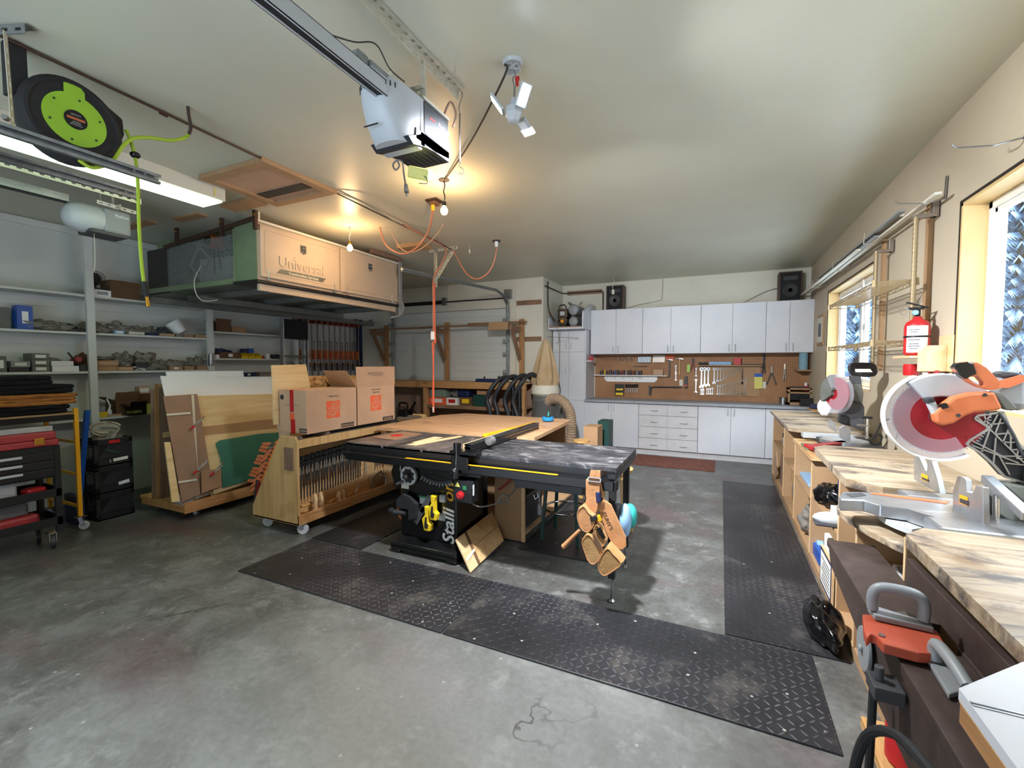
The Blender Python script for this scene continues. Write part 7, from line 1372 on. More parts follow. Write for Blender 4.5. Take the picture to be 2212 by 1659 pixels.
# ================================================================ pegboard tools
YP = 8.322
def pg(px, py, Y_=YP): q = onY(px, py, Y_); return q.x, q.z
def zz1(x, y): return 1270 + x / 8.848, 755 + y / 8.848     # readings taken on enlarged views of the photograph
def zz2(x, y): return 1500 + x / 8.193, 755 + y / 8.193
x0, z0 = pg(*zz2(75, 805)); x1, z1 = pg(*zz2(1165, 280)); z1 = pg(*zz2(75, 280))[1]
wb_ = thing('wrench_board', 'light brown board holding two rows of chrome wrenches on the pegboard', 'tool board', ((x0 + x1) / 2, YP, z0)); MB().box(x0, x1, YP - .012, YP + .006, z0, z1).build('back_board', 'mdf', wb_, bev=.002); MB().box(x0 - .01, x1 + .02, YP - .10, YP - .012, z1 - .012, z1 + .006).build('top_shelf', 'mdf', wb_)
def wrench(x, zt, L, lbl, grp, m='chrome', w=None, ring_top=False, rot=None):
    w = w or max(.010, L * .09); k = MB(); n_ = 10; y = 0
    k.prism([(-w * .32, -L * .85), (w * .32, -L * .85), (w * .26, -L * .12), (-w * .26, -L * .12)], 1, -.003, .003)
    k.ring([(w * math.cos(2 * PI * i / n_), -w + w * math.sin(2 * PI * i / n_)) for i in range(n_)], [(.5 * w * math.cos(2 * PI * i / n_), -w + .5 * w * math.sin(2 * PI * i / n_)) for i in range(n_)], 1, -.004, .004)
    k.prism([(-w * .5, -L * .86), (w * .5, -L * .84), (w * 1.1, -L * .93), (w * .9, -L), (w * .35, -L * .98), (w * .25, -L * .92), (-w * .25, -L * .93), (-w * .35, -L), (-w * .95, -L * .97), (-w * 1.0, -L * .90)], 1, -.004, .004)
    o = k.build('wrench', m); o.location = (x, YP - .018, zt); tag(o, lbl, 'wrench', grp)
    if rot: o.rotation_euler = (0, rot, 0)
    return o
U = [(128, 315, 355), (185, 315, 330), (248, 315, 320), (352, 320, 275), (410, 325, 235), (465, 325, 225), (522, 330, 190), (568, 325, 165), (605, 325, 150), (645, 320, 130), (680, 318, 135), (710, 318, 120), (745, 318, 105), (775, 316, 100), (803, 312, 100)]
PW = 1 / 8.193 / FPX * 8.05
for i, (x, y, L) in enumerate(U): a = pg(*zz2(x, y), YP - .018); wrench(a[0], a[1], L * PW * 1.0, f'chrome wrench hanging in the upper row of the wrench board, {ORD[i]} from the left', 'wrenches on the wrench board')
Lw = [(118, 700, 95), (140, 700, 95), (162, 700, 98), (225, 690, 100), (257, 688, 100), (288, 680, 110), (322, 672, 115), (412, 630, 165), (455, 625, 170), (502, 612, 180), (552, 600, 190), (608, 590, 200), (662, 590, 200), (718, 580, 210), (775, 555, 235), (845, 540, 250), (908, 500, 300)]
for i, (x, y, L) in enumerate(Lw): a = pg(*zz2(x, y), YP - .018); wrench(a[0], a[1], L * PW, f'chrome wrench hanging in the lower row of the wrench board, {ORD[i]} from the left', 'wrenches on the wrench board')
for i, (x0_, x1_, y) in enumerate(((850, 1115, 325), (850, 1080, 370), (850, 1045, 410), (850, 1000, 445), (850, 975, 475))):
    a = pg(*zz2(x0_, y), YP - .018); wrench(a[0], a[1], (x1_ - x0_) * PW, f'dark wrench lying sideways at the right of the wrench board, {ORD[i]} from the top', 'dark wrenches on the wrench board', 'dark_gray', .014, -PI / 2)
for i, (x, y, L, l) in enumerate(((1682, 300, 165, 'upper'), (2070, 350, 160, 'upper right'), (2068, 560, 260, 'lower right'), (1682, 420, 170, 'lower'))):
    a = pg(*zz1(x, y), YP - .01); wrench(a[0], a[1], L / 8.848 / FPX * 8.05, f'chrome wrench on bare pegboard left of the wrench board, {l} one', 'wrenches on bare pegboard')
def flat(pts, f, m, name, lbl, cat, th=.012, par=None, y=YP, bev=0):
    P = [pg(*f(a, b_), y - th) for a, b_ in pts]; k = MB().prism(P, 1, y - th, y - .001)
    return k.build(name, m, par, bev=bev) if par else solo(k, name, m, lbl, cat, bev=bev)
flat([(955, 130), (1210, 130), (1195, 260), (940, 255)], zz1, 'black', 'wrench_pouch', 'black wrench roll with a row of chrome wrenches under the upper cabinets', 'tool roll', .02); k = MB()
for i in range(9): a = pg(*zz1(960 + i * 28, 245), YP - .024); k.bar((a[0], YP - .024, a[1]), (a[0] + .01, YP - .024, a[1] + .10), .012, .005, (0, 1, 0))
solo(k, 'wrench_set', 'chrome', 'row of slanted chrome wrenches held in the black tool roll', 'wrench set')
flat([(1245, 115), (1475, 115), (1465, 245), (1235, 245)], zz1, 'zinc', 'drill_index', 'dull metal plate hanging left of the orange holster', 'metal plate', .015); flat([(1480, 110), (1645, 110), (1645, 180), (1490, 185)], zz1, 'hd_orange', 'holster', 'orange holder above the black-handled hammer', 'holder', .03)
def hammer(x, y, L, hm, lbl):
    a = pg(*zz1(x, y), YP - .03); s = L / 8.848 / FPX * 8.05; t = thing('hammer', lbl, 'hammer', (a[0], YP - .03, a[1] - s), group='hammers on the pegboard')
    MB().bar((a[0], YP - .03, a[1]), (a[0], YP - .03, a[1] - s), .022, .022, (0, 1, 0)).build('handle', hm, t, bev=.005); MB().cyl((a[0] - .055, YP - .03, a[1]), (a[0] - .01, YP - .03, a[1] + .004), .014, None, 10).bar((a[0] - .01, YP - .03, a[1] + .004), (a[0] + .06, YP - .03, a[1] - .008), .02, .018).build('head', 'steel', t, bev=.002)
hammer(1560, 195, 330, 'gloss_black', 'hammer with long black handle on the pegboard under the orange holder'); hammer(1755, 175, 310, 'stool_wood', 'hammer with wooden handle on the pegboard')
flat([(1895, 290), (1955, 285), (1950, 435), (1890, 430)], zz1, 'lime', 'carded_tool', 'lime green carded item hanging on the pegboard', 'packet', .02)
def pliers(f, x, y, L, sp, m, lbl, hm='dark_red'):
    a = pg(*f(x, y), YP - .02); s = L / 8.5 / FPX * 8.05; d = sp / 8.5 / FPX * 8.05; t = thing('pliers', lbl, 'pliers', (a[0], YP - .02, a[1] - s), group='pliers on the pegboard')
    MB().cyl((a[0], YP - .028, a[1] - s * .3), (a[0], YP - .012, a[1] - s * .3), .016, None, 12).bar((a[0], YP - .02, a[1] - s * .3), (a[0], YP - .02, a[1]), .028, .012, (0, 1, 0)).build('jaw', m, t, bev=.003)
    for e in (-1, 1): MB().bar((a[0], YP - .02, a[1] - s * .3), (a[0] + d * e, YP - .02, a[1] - s), .018, .012, (0, 1, 0)).build('handle', hm, t, bev=.004)
pliers(zz1, 2010, 165, 225, 40, 'charcoal', 'red-handled cutters hanging left of the wrench board'); pliers(zz2, 1235, 70, 330, 20, 'navy', 'dark blue tin snips hanging right of the wrench board', 'black')
pliers(zz2, 1370, 300, 300, 70, 'zinc', 'open locking pliers splayed on the pegboard', 'dark_gray'); pliers(zz2, 1600, 250, 270, 20, 'chrome', 'puller tool with T head hanging below the paper towel roll', 'zinc')
sh = thing('screwdriver_rack', 'white shelf rack holding a row of screwdrivers on the pegboard', 'rack', (-1.5, 8.28, 1.33)); a = pg(*zz1(115, 490), YP - .09); b_ = pg(*zz1(1515, 500), YP - .09)
MB().box(a[0], b_[0], YP - .10, YP, a[1] - .008, a[1] + .008).build('rack_shelf', 'white', sh, bev=.002); flat([(315, 510), (1325, 520), (1325, 580), (1270, 628), (365, 612), (315, 560)], zz1, 'white', 'rack_back', '', '', .012, sh)
cl_ = ('navy', 'black', 'yellow', 'navy', 'charcoal', 'navy', 'charcoal', 'blue', 'black', 'navy', 'dark_red', 'navy', 'gray', 'black', 'navy', 'dark_red', 'black', 'gray', 'navy', 'black')
for i in range(20):
    px = 240 + i * 41; q = pg(*zz1(px, 480), YP - .06); m = cl_[i]
    t = MB().cyl((q[0], YP - .06, a[1] + .009), (q[0], YP - .06, a[1] + .085 + .01 * ((i * 7) % 3)), .013, .011, 10).mat(1).cyl((q[0], YP - .06, a[1] - .02 - .05 * ((i * 5) % 4) / 3), (q[0], YP - .06, a[1] + .009), .003, None, 6)
    solo(t, 'screwdriver', (m, 'steel'), f'{"dark blue" if m in ("navy", "blue") else "yellow" if m == "yellow" else "dark red" if m == "dark_red" else "dark grey"}-handled screwdriver in the white rack, {ORD[i]} from the left', 'screwdriver', group='screwdrivers in the white rack', smooth=True)
flat([(1252, 385), (1435, 385), (1432, 490), (1250, 488)], zz1, 'card_light', 'small_carton', 'small tan box at the right end of the screwdriver shelf', 'box', .08, y=YP - .012)
k = MB(); a = pg(*zz1(235, 170), YP - .03); b_ = pg(*zz1(870, 185), YP - .03); k.bar((a[0], YP - .03, a[1]), (b_[0], YP - .03, b_[1]), .004, .004).bar((a[0], YP - .03, a[1] - .025), (b_[0], YP - .03, b_[1] - .02), .004, .004); solo(k, 'tool_rail', 'charcoal', 'thin double metal rail near the top left of the pegboard', 'rail')
for i, (x, y, h) in enumerate(((578, 140, 85), (775, 135, 90), (805, 135, 85), (700, 195, 70))): a = pg(*zz1(x, y), YP - .04); s = h / 8.848 / FPX * 8.05; solo(MB().cyl((a[0], YP - .04, a[1]), (a[0], YP - .04, a[1] - s), .008, .006, 8), 'socket_bit', 'chrome', f'small chrome bit hanging on the thin rail, {ORD[i]} of four', 'bit')
k = MB(); 
for i in range(7): a = pg(*zz1(870 + i * 40, 322), YP - .03); k.cyl((a[0] - .008, YP - .03, a[1]), (a[0] + .018, YP - .03, a[1]), .010, .008, 8)
solo(k, 'socket_set', 'steel', 'short row of chrome sockets on a strip above the screwdriver rack', 'sockets')
t = flat([(515, 660), (690, 665), (685, 885), (515, 880)], zz1, 'black', 'bit_set_case', 'black and yellow bit set case standing on the counter against the pegboard', 'case', .03, bev=.003); flat([(540, 745), (675, 745), (670, 780), (545, 780)], zz1, 'yellow', 'bit_tray', 'upper yellow tray in the black bit set case', 'tray', .004, y=YP - .031); flat([(530, 825), (672, 825), (672, 875), (530, 870)], zz1, 'yellow', 'bit_tray', 'lower yellow tray in the black bit set case', 'tray', .004, y=YP - .031)
for i in range(6): a = pg(*zz1(732 + i * 42, 665), YP - .02); solo(MB().mat(0).cyl((a[0], YP - .02, a[1]), (a[0], YP - .02, a[1] - .065), .018, .014, 10).mat(1).bar((a[0], YP - .02, a[1] - .065), (a[0] + .004, YP - .02, a[1] - .15), .014, .004, (0, 1, 0)), 'wood_chisel', ('black', 'steel'), f'black-handled chisel hanging above the counter, {ORD[i]} from the left', 'chisel', group='chisels on the pegboard')
k = MB(); P = [pg(*zz1(x, y), YP - .03) for x, y in ((1195, 850), (1205, 740), (1240, 715), (1500, 718), (1790, 722))]; k.tube([(p[0], YP - .03, p[1]) for p in P], .011, 8); solo(k, 'pry_bar', 'charcoal', 'long dark L-shaped wrench bar lying across the pegboard', 'pry bar'); k = MB(); P = [pg(*zz1(x, y), YP - .03) for x, y in ((1180, 690), (1185, 870))]; k.bar((P[0][0], YP - .045, P[0][1]), (P[1][0], YP - .045, P[1][1]), .03, .02, (0, 1, 0)); solo(k, 'bar_tool', 'dark_gray', 'short dark clamp tool hanging at the end of the long bar', 'tool', bev=.004)
flat([(1845, 515), (1905, 515), (1905, 740), (1840, 735)], zz1, 'black', 'stud_finder', 'black tool with red ring hanging near the wall outlet', 'tool', .03, bev=.004); a = pg(*zz1(1870, 690), YP - .035); solo(MB().cyl((a[0], YP - .04, a[1]), (a[0], YP - .032, a[1]), .022, None, 14), 'red_ring', 'red', 'small red disc on the black tool near the wall outlet', 'disc')
for px, py, f, l in ((1782, 635, zz1, 'grey wall outlet plate in the middle of the pegboard'), (1230, 630, zz2, 'white wall outlet plate at the right of the wrench board')): a = pg(*f(px, py)); solo(MB().box(a[0] - .03, a[0] + .03, YP - .006, YP + .004, a[1] - .055, a[1] + .055), 'wall_outlet', 'offwhite', l, 'outlet', bev=.002)
k = flat([(1060, 425), (1205, 425), (1205, 690), (1060, 700)], zz2, 'pale_yellow', 'carded_tool', 'blue-topped carded tool hanging over the right edge of the wrench board', 'packet', .02, y=YP - .014); flat([(1060, 425), (1205, 425), (1205, 482), (1060, 485)], zz2, 'blue', 'card_header', 'blue header strip of the carded tool at the wrench board', 'header', .003, y=YP - .035)
a = pg(*zz2(260, 235), YP - .09); b_ = pg(*zz2(655, 235), YP - .09); zsh = z1 + .007; solo(MB().box(a[0], b_[0], YP - .09, YP - .02, zsh, zsh + .055), 'long_box', 'light_blue', 'long pale box with red base on the wrench board shelf', 'box', bev=.003); a = pg(*zz2(697, 200), YP - .09); b_ = pg(*zz2(825, 200), YP - .09); solo(MB().box(a[0], b_[0], YP - .09, YP - .02, zsh, zsh + .12), 'red_box', 'red', 'upright red box on the wrench board shelf', 'box', bev=.004)
a = pg(*zz2(130, 235), YP - .06); solo(MB().cyl((a[0] - .05, YP - .06, zsh + .022), (a[0] + .09, YP - .05, zsh + .022), .022, None, 12), 'flashlight', 'charcoal', 'dark flashlight lying at the left end of the wrench board shelf', 'flashlight'); a = pg(*zz2(1000, 250), YP - .06); solo(MB().bar((a[0] - .16, YP - .06, zsh + .01), (a[0] + .2, YP - .05, zsh + .01), .018, .015), 'long_tool', 'charcoal', 'long thin dark tool lying at the right of the wrench board shelf', 'tool')
# small red rack on the cupboard side
srk = thing('tool_shelf', 'little white shelf with red-handled tools on the tall cabinet side', 'shelf', (-2.14, 8.0, 1.6)); MB().box(-2.179, -2.09, 7.8, 8.1, 1.585, 1.60).build('shelf_board', 'white', srk)
for i in range(4): y = 7.84 + .07 * i; solo(MB().mat(0).cyl((-2.13, y, 1.601), (-2.13, y, 1.68), .016, .012, 10).mat(1).cyl((-2.13, y, 1.50 - .03 * i), (-2.13, y, 1.60), .004, None, 6), 'screwdriver', ('red', 'steel'), f'red-handled screwdriver on the tall cabinet side shelf, {ORD[i]} from the front', 'screwdriver')
# towel roll shelf and counter items
solo(MB().box(1.05, 1.245, 8.0, 8.32, 1.435, 1.455), 'towel_shelf', 'mdf', 'small tan shelf under the upper cabinets carrying the paper towel roll', 'shelf'); solo(MB().lathe([(.02, 0), (.06, 0), (.06, .27), (.02, .27)], (1.14, 8.08, 1.456), 24), 'paper_towel_roll', 'towel_blue', 'blue paper towel roll standing on the small tan shelf', 'paper towel', smooth=True)
qx = lambda p, Y_=8.15: onY(1500 + p / 8.193, 860, Y_).x
solo(MB().lathe([(.055, 0), (.055, .10), (.06, .10), (.06, .108), (.0, .108)], (qx(1565), 8.1, .913), 20), 'tin_can', 'steel', 'dull metal can standing on the grey countertop', 'can', smooth=True)
wr = thing('wooden_rack', 'small wooden box rack with dark drawers on the grey countertop', 'rack', (qx(1840), 8.15, .913)); a, b_ = qx(1640), qx(2040); MB().box(a, a + .02, 8.0, 8.28, .914, 1.17).box(b_ - .02, b_, 8.0, 8.28, .914, 1.17).box(a, b_, 8.0, 8.28, 1.15, 1.17).box(a, b_, 8.0, 8.28, .914, .95).box(a, b_, 8.0, 8.28, 1.09, 1.11).build('rack_case', 'mdf', wr); MB().box(a + .02, b_ - .02, 8.02, 8.27, .99, 1.085).build('drawer', 'matte_black', wr); MB().box(a + .03, b_ - .05, 8.05, 8.2, 1.171, 1.19).build('tray_tools', 'charcoal', wr, bev=.004)
solo(MB().box(qx(1860, 7.95), qx(2130, 7.95), 7.84, 7.98, .913, 1.03), 'black_case', 'black', 'black lidded tool case standing in front of the wooden rack on the counter', 'case', bev=.012); solo(MB().cyl((1.2, 8.2, .913), (1.2, 8.2, 1.25), .018, None, 10), 'caulk_tube', 'white', 'white tube with red band standing in the counter corner', 'tube'); solo(MB().box(1.15, 1.22, 8.12, 8.18, 1.12, 1.20), 'red_packet', 'red', 'red packet leaning by the white tube in the counter corner', 'packet')
# ================================================================ right wall fittings
def flatX(pts, X_, th, name, mat, par=None, lbl=None, cat=None, bev=0, grp=None):
    P = [(onX(x, y, X_).y, onX(x, y, X_).z) for x, y in pts]; k = MB().prism(P, 0, X_, X_ + th)
    return k.build(name, mat, par, bev=bev) if par else solo(k, name, mat, lbl, cat, group=grp, bev=bev)
def flatY(pts, Y_, th, name, mat, par=None, lbl=None, cat=None, bev=0, smooth=False):
    P = [(onY(x, y, Y_).x, onY(x, y, Y_).z) for x, y in pts]; k = MB().prism(P, 1, Y_, Y_ + th)
    return k.build(name, mat, par, bev=bev, smooth=smooth) if par else solo(k, name, mat, lbl, cat, bev=bev)
def flatZ(pts, Z_, th, name, mat, par=None, lbl=None, cat=None, bev=0):
    P = [(onZ(x, y, Z_).x, onZ(x, y, Z_).y) for x, y in pts]; k = MB().prism(P, 2, Z_ - th, Z_)
    return k.build(name, mat, par, bev=bev) if par else solo(k, name, mat, lbl, cat, bev=bev)
sr = thing('wire_shelving', 'beige two-tier wire shelf unit fixed between the windows', 'wire shelf', (1.1, 4.4, 1.5))
for y, zb, zt in ((3.90, 1.6, 2.62), (4.82, 1.5, 2.60)): MB().box(1.225, 1.249, y - .03, y + .03, zb, zt).build('wall_batten', 'mdf', sr, bev=.002)
for (x, y, zb, zt) in ((1.13, 3.78, 1.70, 2.50), (1.13, 4.60, 1.52, 2.46)):
    k = MB().cyl((x, y, zb), (x, y, zt), .014, None, 12); k.mi = 1
    for j in range(int((zt - zb) / .03)): k.cyl((x, y, zb + .03 * j), (x, y, zb + .03 * j + .004), .0155, None, 10)
    k.build('post', ('wire_beige', 'zinc'), sr); MB().box(x - .01, 1.235, y - .012, y + .03, zt - .01, zt + .012).box(1.21, 1.24, y - .01, y + .04, zt - .01, zt + .09).build('top_bracket', 'zinc', sr, bev=.002)
def wshelf(z, x0, x1, y0, y1):
    s = MB()
    for x in (x0, x1):
        for zz in (z, z - .028): s.tube([(x, y0, zz), (x, y1, zz)], .0035, 6)
        n_ = int((y1 - y0) / .07)
        for j in range(n_): ya, yb2 = y0 + (y1 - y0) * j / n_, y0 + (y1 - y0) * (j + 1) / n_; s.bar((x, ya, z if j % 2 else z - .028), (x, yb2, z - .028 if j % 2 else z), .003, .003)
    for y in (y0, y1):
        for zz in (z, z - .028): s.tube([(x0, y, zz), (x1, y, zz)], .0035, 6)
        for j in range(5): s.bar((x0 + (x1 - x0) * j / 5, y, z if j % 2 else z - .028), (x0 + (x1 - x0) * (j + 1) / 5, y, z - .028 if j % 2 else z), .003, .003)
    for j in range(int((y1 - y0) / .025)): y = y0 + .025 * (j + .5); s.bar((x0, y, z), (x1, y, z), .0025, .0025)
    w = s.build('wire_shelf', 'wire_beige', sr)
    for x, y in ((x0, y0), (x0, y1), (x1, y0), (x1, y1)): MB().cyl((x, y, z - .035), (x, y, z + .012), .016, .013, 12).build('shelf_collar', 'wire_beige', w)
wshelf(2.10, .93, 1.15, 3.80, 5.20); wshelf(1.70, .93, 1.15, 3.80, 5.20)
lt = [(1.16, 3.55, 8.0, 2.60, 0), (1.19, 3.7, 7.7, 2.63, 1), (1.13, 4.6, 8.2, 2.615, 2), (1.17, 4.2, 7.4, 2.66, 0), (1.21, 4.9, 8.1, 2.64, 2), (1.15, 5.2, 7.9, 2.65, 1), (1.10, 5.0, 8.2, 2.60, 0), (1.12, 4.0, 6.9, 2.64, 2)]
for i, (x, y0, y1, z, c) in enumerate(lt): solo(MB().bar((x, y0, z - .03), (x, y1, z), .034, .016), 'moulding_strip', ('offwhite', 'card_light', 'gray')[c], f'long moulding strip in the bundle hung under the ceiling on the window wall, {ORD[i]} of the bundle', 'moulding', group='moulding strips above the far window')
for j, y in enumerate((4.8, 6.0, 7.2)): k = MB(); k.tube([(1.09, y, 2.575), (1.10, y + .02, 2.67), (1.2, y + .04, 2.68), (1.235, y, 2.60), (1.16, y, 2.56)], .005, 6, closed=True); solo(k, 'rope_tie', 'rope', f'pale rope loop around the moulding bundle on the window wall, {ORD[j]} from the camera', 'rope')
for (a, b_, c_, l) in (((2045, 380), (2041, 429), (1976, 438), 'thin steel wall hook beside the top of the near batten'), ((2225, 290), (2212, 297), (2132, 305), 'thin steel wall hook above the near window')):
    A, B, C_ = onX(*a, 1.24), onX(*b_, 1.24), None; C_ = B + Vector((-.22, .03, .01)); solo(MB().bar(A, B, .02, .005, (1, 0, 0)).tube([B, B + Vector((-.1, .01, -.012)), C_, C_ + Vector((-.02, 0, .02))], .004, 6), 'wall_hook', 'steel', l, 'hook')
tm = thing('wall_panel', 'small beige framed panel on the wall beside the far window', 'wall panel', (1.24, 7.4, 1.8)); MB().box(1.23, 1.249, 7.22, 7.62, 1.80, 2.22).build('frame', 'mdf', tm, bev=.003); MB().box(1.226, 1.23, 7.25, 7.59, 1.84, 2.18).build('frame_face', 'offwhite', tm); MB().box(1.223, 1.226, 7.33, 7.51, 1.92, 2.10).build('grille', 'dark_gray', tm)
# fire extinguisher and its bracket shelf
fe = thing('fire_extinguisher', 'red fire extinguisher standing on a plywood bracket between the windows', 'fire extinguisher', (1.14, 3.72, 1.60)); ex, ey = 1.14, 3.72
MB().lathe([(.05, 0), (.065, .012), (.065, .19), (.055, .215), (.025, .235), (.02, .25), (0, .25)], (ex, ey, 1.60), 28).build('cylinder', 'red', fe, smooth=True)
k = MB(); n_ = 14
for z0, z1, m in ((1.62, 1.79, 0),): k.add([(ex + .0662 * math.cos(math.radians(205 + 100 * i / n_ - 0)), ey + .0662 * math.sin(math.radians(205 + 100 * i / n_)), z) for z in (z0, z1) for i in range(n_ + 1)], [(i, i + 1, n_ + 2 + i, n_ + 1 + i) for i in range(n_)])
k.build('label', 'white', fe, smooth=True); MB().cyl((ex, ey, 1.715), (ex, ey, 1.727), .0668, None, 28, cap=False).build('retaining_strap', 'black', fe)
for zz, w in ((1.765, .05), (1.75, .035), (1.70, .06), (1.675, .05), (1.66, .055), (1.645, .04)): MB().obox((ex - .033, ey - .0585, zz), (w, .001, .004), (0, 0, -.5)).build('label_print', 'charcoal', fe)
MB().cyl((ex, ey, 1.85), (ex, ey, 1.895), .014, None, 10).box(ex - .05, ex + .03, ey - .012, ey + .012, 1.895, 1.91).bar((ex - .06, ey, 1.945), (ex + .05, ey, 1.905), .018, .008).build('valve_handle', 'black', fe, bev=.002); MB().cyl((ex - .02, ey - .015, 1.875), (ex - .02, ey - .03, 1.875), .016, None, 12).build('gauge', 'light_blue', fe)
MB().tube([(ex - .05, ey - .02, 1.89), (ex - .08, ey - .03, 1.91), (ex - .10, ey - .03, 1.88), (ex - .07, ey - .02, 1.86)], .002, 5, closed=True, sub=4).build('pull_pin_ring', 'steel', fe)
hb_ = thing('plywood_bracket', 'rounded plywood bracket shelf on the wall under the extinguisher', 'bracket', (1.15, 3.6, 1.5)); MB().box(1.06, 1.248, 3.56, 3.86, 1.585, 1.598).build('shelf_board', 'maple', hb_)
MB().box(1.235, 1.249, 3.5, 3.68, 1.50, 1.72).prism([(1.10, 1.50), (1.235, 1.50), (1.235, 1.66), (1.15, 1.66), (1.10, 1.63)], 1, 3.555, 3.57).build('bracket_side', 'maple', hb_, bev=.003)
solo(MB().lathe([(.035, 0), (.04, .008), (.04, .07), (.035, .075), (0, .075)], (1.14, 3.80, 1.47), 18), 'mug', 'red', 'red lidded mug hanging under the extinguisher shelf', 'mug', smooth=True)
rs = thing('rafter_square', 'white triangular rafter square with red clamp on the wall under the bracket', 'square', (1.2, 3.6, 1.4)); flatX([(1953, 803), (2038, 806), (2040, 845), (2000, 848)], 1.20, .004, 'square_blade', 'white', rs); flatX([(1975, 812), (1983, 812), (2004, 838), (1997, 840)], 1.199, .001, 'square_slot', 'mdf_brown', rs); flatX([(2027, 812), (2032, 812), (2032, 830), (2027, 830)], 1.199, .001, 'square_slot', 'dark_gray', rs)
flatX([(2003, 800), (2022, 800), (2018, 830), (2008, 830)], 1.18, .016, 'red_clamp', 'faded_red', rs, bev=.002); MB().box(1.204, 1.249, 3.4, 3.8, 1.46, 1.48).build('hanging_rail', 'mdf', rs)
# ================================================================ right wall benches
bf = thing('storage_bench', 'long MDF storage bench with open cubbies along the window wall', 'bench', (.95, 4.6, 0)); YN, YF = 2.17, 6.93
MB().box(.66, 1.245, 2.17, YF, .04, .06).build('bottom_shelf', 'mdf', bf); MB().box(.66, .68, 2.17, YF, 0.001, .04).build('kick_board', 'mdf', bf); MB().box(1.225, 1.245, 2.17, YF, .06, .80).build('back_panel', 'mdf', bf)
for y, h in ((6.91, .875), (5.80, .875), (4.98, .80), (4.12, .80), (3.22, .88), (2.83, .88), (2.17, .88)): MB().box(.66, 1.225, y - .009, y + .009, .06, h).build('divider', 'mdf', bf); MB().box(.655, .66, y - .01, y + .01, .0 + .061, h).build('divider_edge', 'maple', bf)
for y0, y1, z in ((5.81, 6.90, .52), (5.0, 5.79, .50), (4.13, 4.97, .49), (3.23, 4.11, .52)): MB().box(.66, 1.225, y0, y1, z - .016, z).build('middle_shelf', 'mdf', bf)
MB().prism([(.62, 6.98), (1.245, 6.98), (1.245, 5.02), (.78, 5.02), (.62, 5.16)], 2, .878, .91).build('bench_top', 'ply_top', bf, bev=.001)
MB().box(.64, 1.245, 4.06, 5.0, .802, .832).build('saw_shelf', 'ply_y', bf); MB().prism([(.64, 3.93), (.72, 4.05), (1.245, 4.05), (1.245, 2.80), (.75, 2.80), (.62, 2.92)], 2, .885, .93).build('bench_top', 'ply_top', bf, bev=.001)
MB().prism([(.56, 2.79), (.545, 2.70), (.56, 2.58), (.60, 2.42), (.66, 2.27), (.73, 2.165), (1.245, 2.165), (1.245, 2.79)], 2, .79, .815).build('curved_saw_shelf', 'ply_top', bf); MB().prism([(.62, 2.05), (.70, 2.155), (1.245, 2.155), (1.245, .15), (.60, .15)], 2, .885, .93).build('bench_top', 'ply_top', bf, bev=.001)
MB().box(.66, .68, .3, 1.0, 0.001, .885).box(1.22, 1.245, .15, 2.15, 0.001, .885).build('near_support', 'mdf', bf); MB().prism([(2.85, .79), (3.0, .79), (2.85, .62)], 0, .665, .68).build('gusset', 'maple', bf)
MB().cyl((1.18, 2.03, .9305), (1.18, 2.03, .932), .07, None, 20).build('round_stain', 'card_dark', bf)
def bn(px0, px1, z, h, m, lbl, X_=.70, d=.16, name='carton', cat='box', py=1100, bev=.004, shape='box'):
    a, b_ = onX(px0, py, X_).y, onX(px1, py, X_).y; a, b_ = min(a, b_), max(a, b_)
    if shape == 'cyl': return solo(MB().lathe([((b_ - a) / 2 * .92, 0), ((b_ - a) / 2, .01), ((b_ - a) / 2, h * .93), ((b_ - a) / 2 * .9, h), (0, h)], (X_ + (b_ - a) / 2, (a + b_) / 2, z + .001), 20), name, m, lbl, cat, smooth=True)
    return solo(MB().box(X_, X_ + d, a, b_, z + .001, z + h), name, m, lbl, cat, bev=bev)
bk = thing('bucket', 'small white bucket with dark rim in the farthest cubby of the bench', 'bucket', (.8, 6.2, .52)); MB().lathe([(.09, 0), (.105, .17), (.0, .17)], (.80, 6.25, .521), 24).build('bucket_body', 'white', bk, smooth=True); MB().cyl((.80, 6.25, .66), (.80, 6.25, .70), .11, None, 24).build('rim', 'charcoal', bk); MB().cyl((.80, 6.25, .56), (.80, 6.25, .63), .1035, .104, 24, cap=False).build('label', 'light_gray', bk)
solo(MB().obox((.66, 6.55, .25), (.01, .22, .30), (.8, .0, 0)), 'board_offcut', 'card_light', 'square tan offcut leaning out of the farthest low cubby', 'board'); solo(MB().box(.70, .72, 6.0, 6.45, .061, .46), 'board', 'mdf_brown', 'brown board standing in the farthest low cubby', 'board')
bn(1709, 1717, .50, .20, 'white', 'tall white bottle on the middle shelf below the far miter saw', shape='cyl', name='bottle', cat='bottle'); bn(1706, 1720, .30, .19, 'stool_wood', 'light wooden block standing in the cubby left of the white bottle', name='wood_block', cat='block', d=.05)
lump((.78, 5.35, .061), (.09, .16, .19), 'bag_clear', 'clear plastic bag filled with offcuts in the second low cubby', seed=51, amp=.06); lump((.76, 4.5, .061), (.10, .17, .14), 'bag_gray', 'grey-brown sack slumped in the low cubby under the far miter saw', name='sack', cat='sack', seed=52); lump((.86, 4.8, .061), (.1, .12, .17), 'black', 'black bag standing behind the grey-brown sack', seed=53)
bn(1722, 1745, .49, .03, 'light_blue', 'flat pale packs lying on the shelf under the far miter saw', name='flat_pack', cat='package')
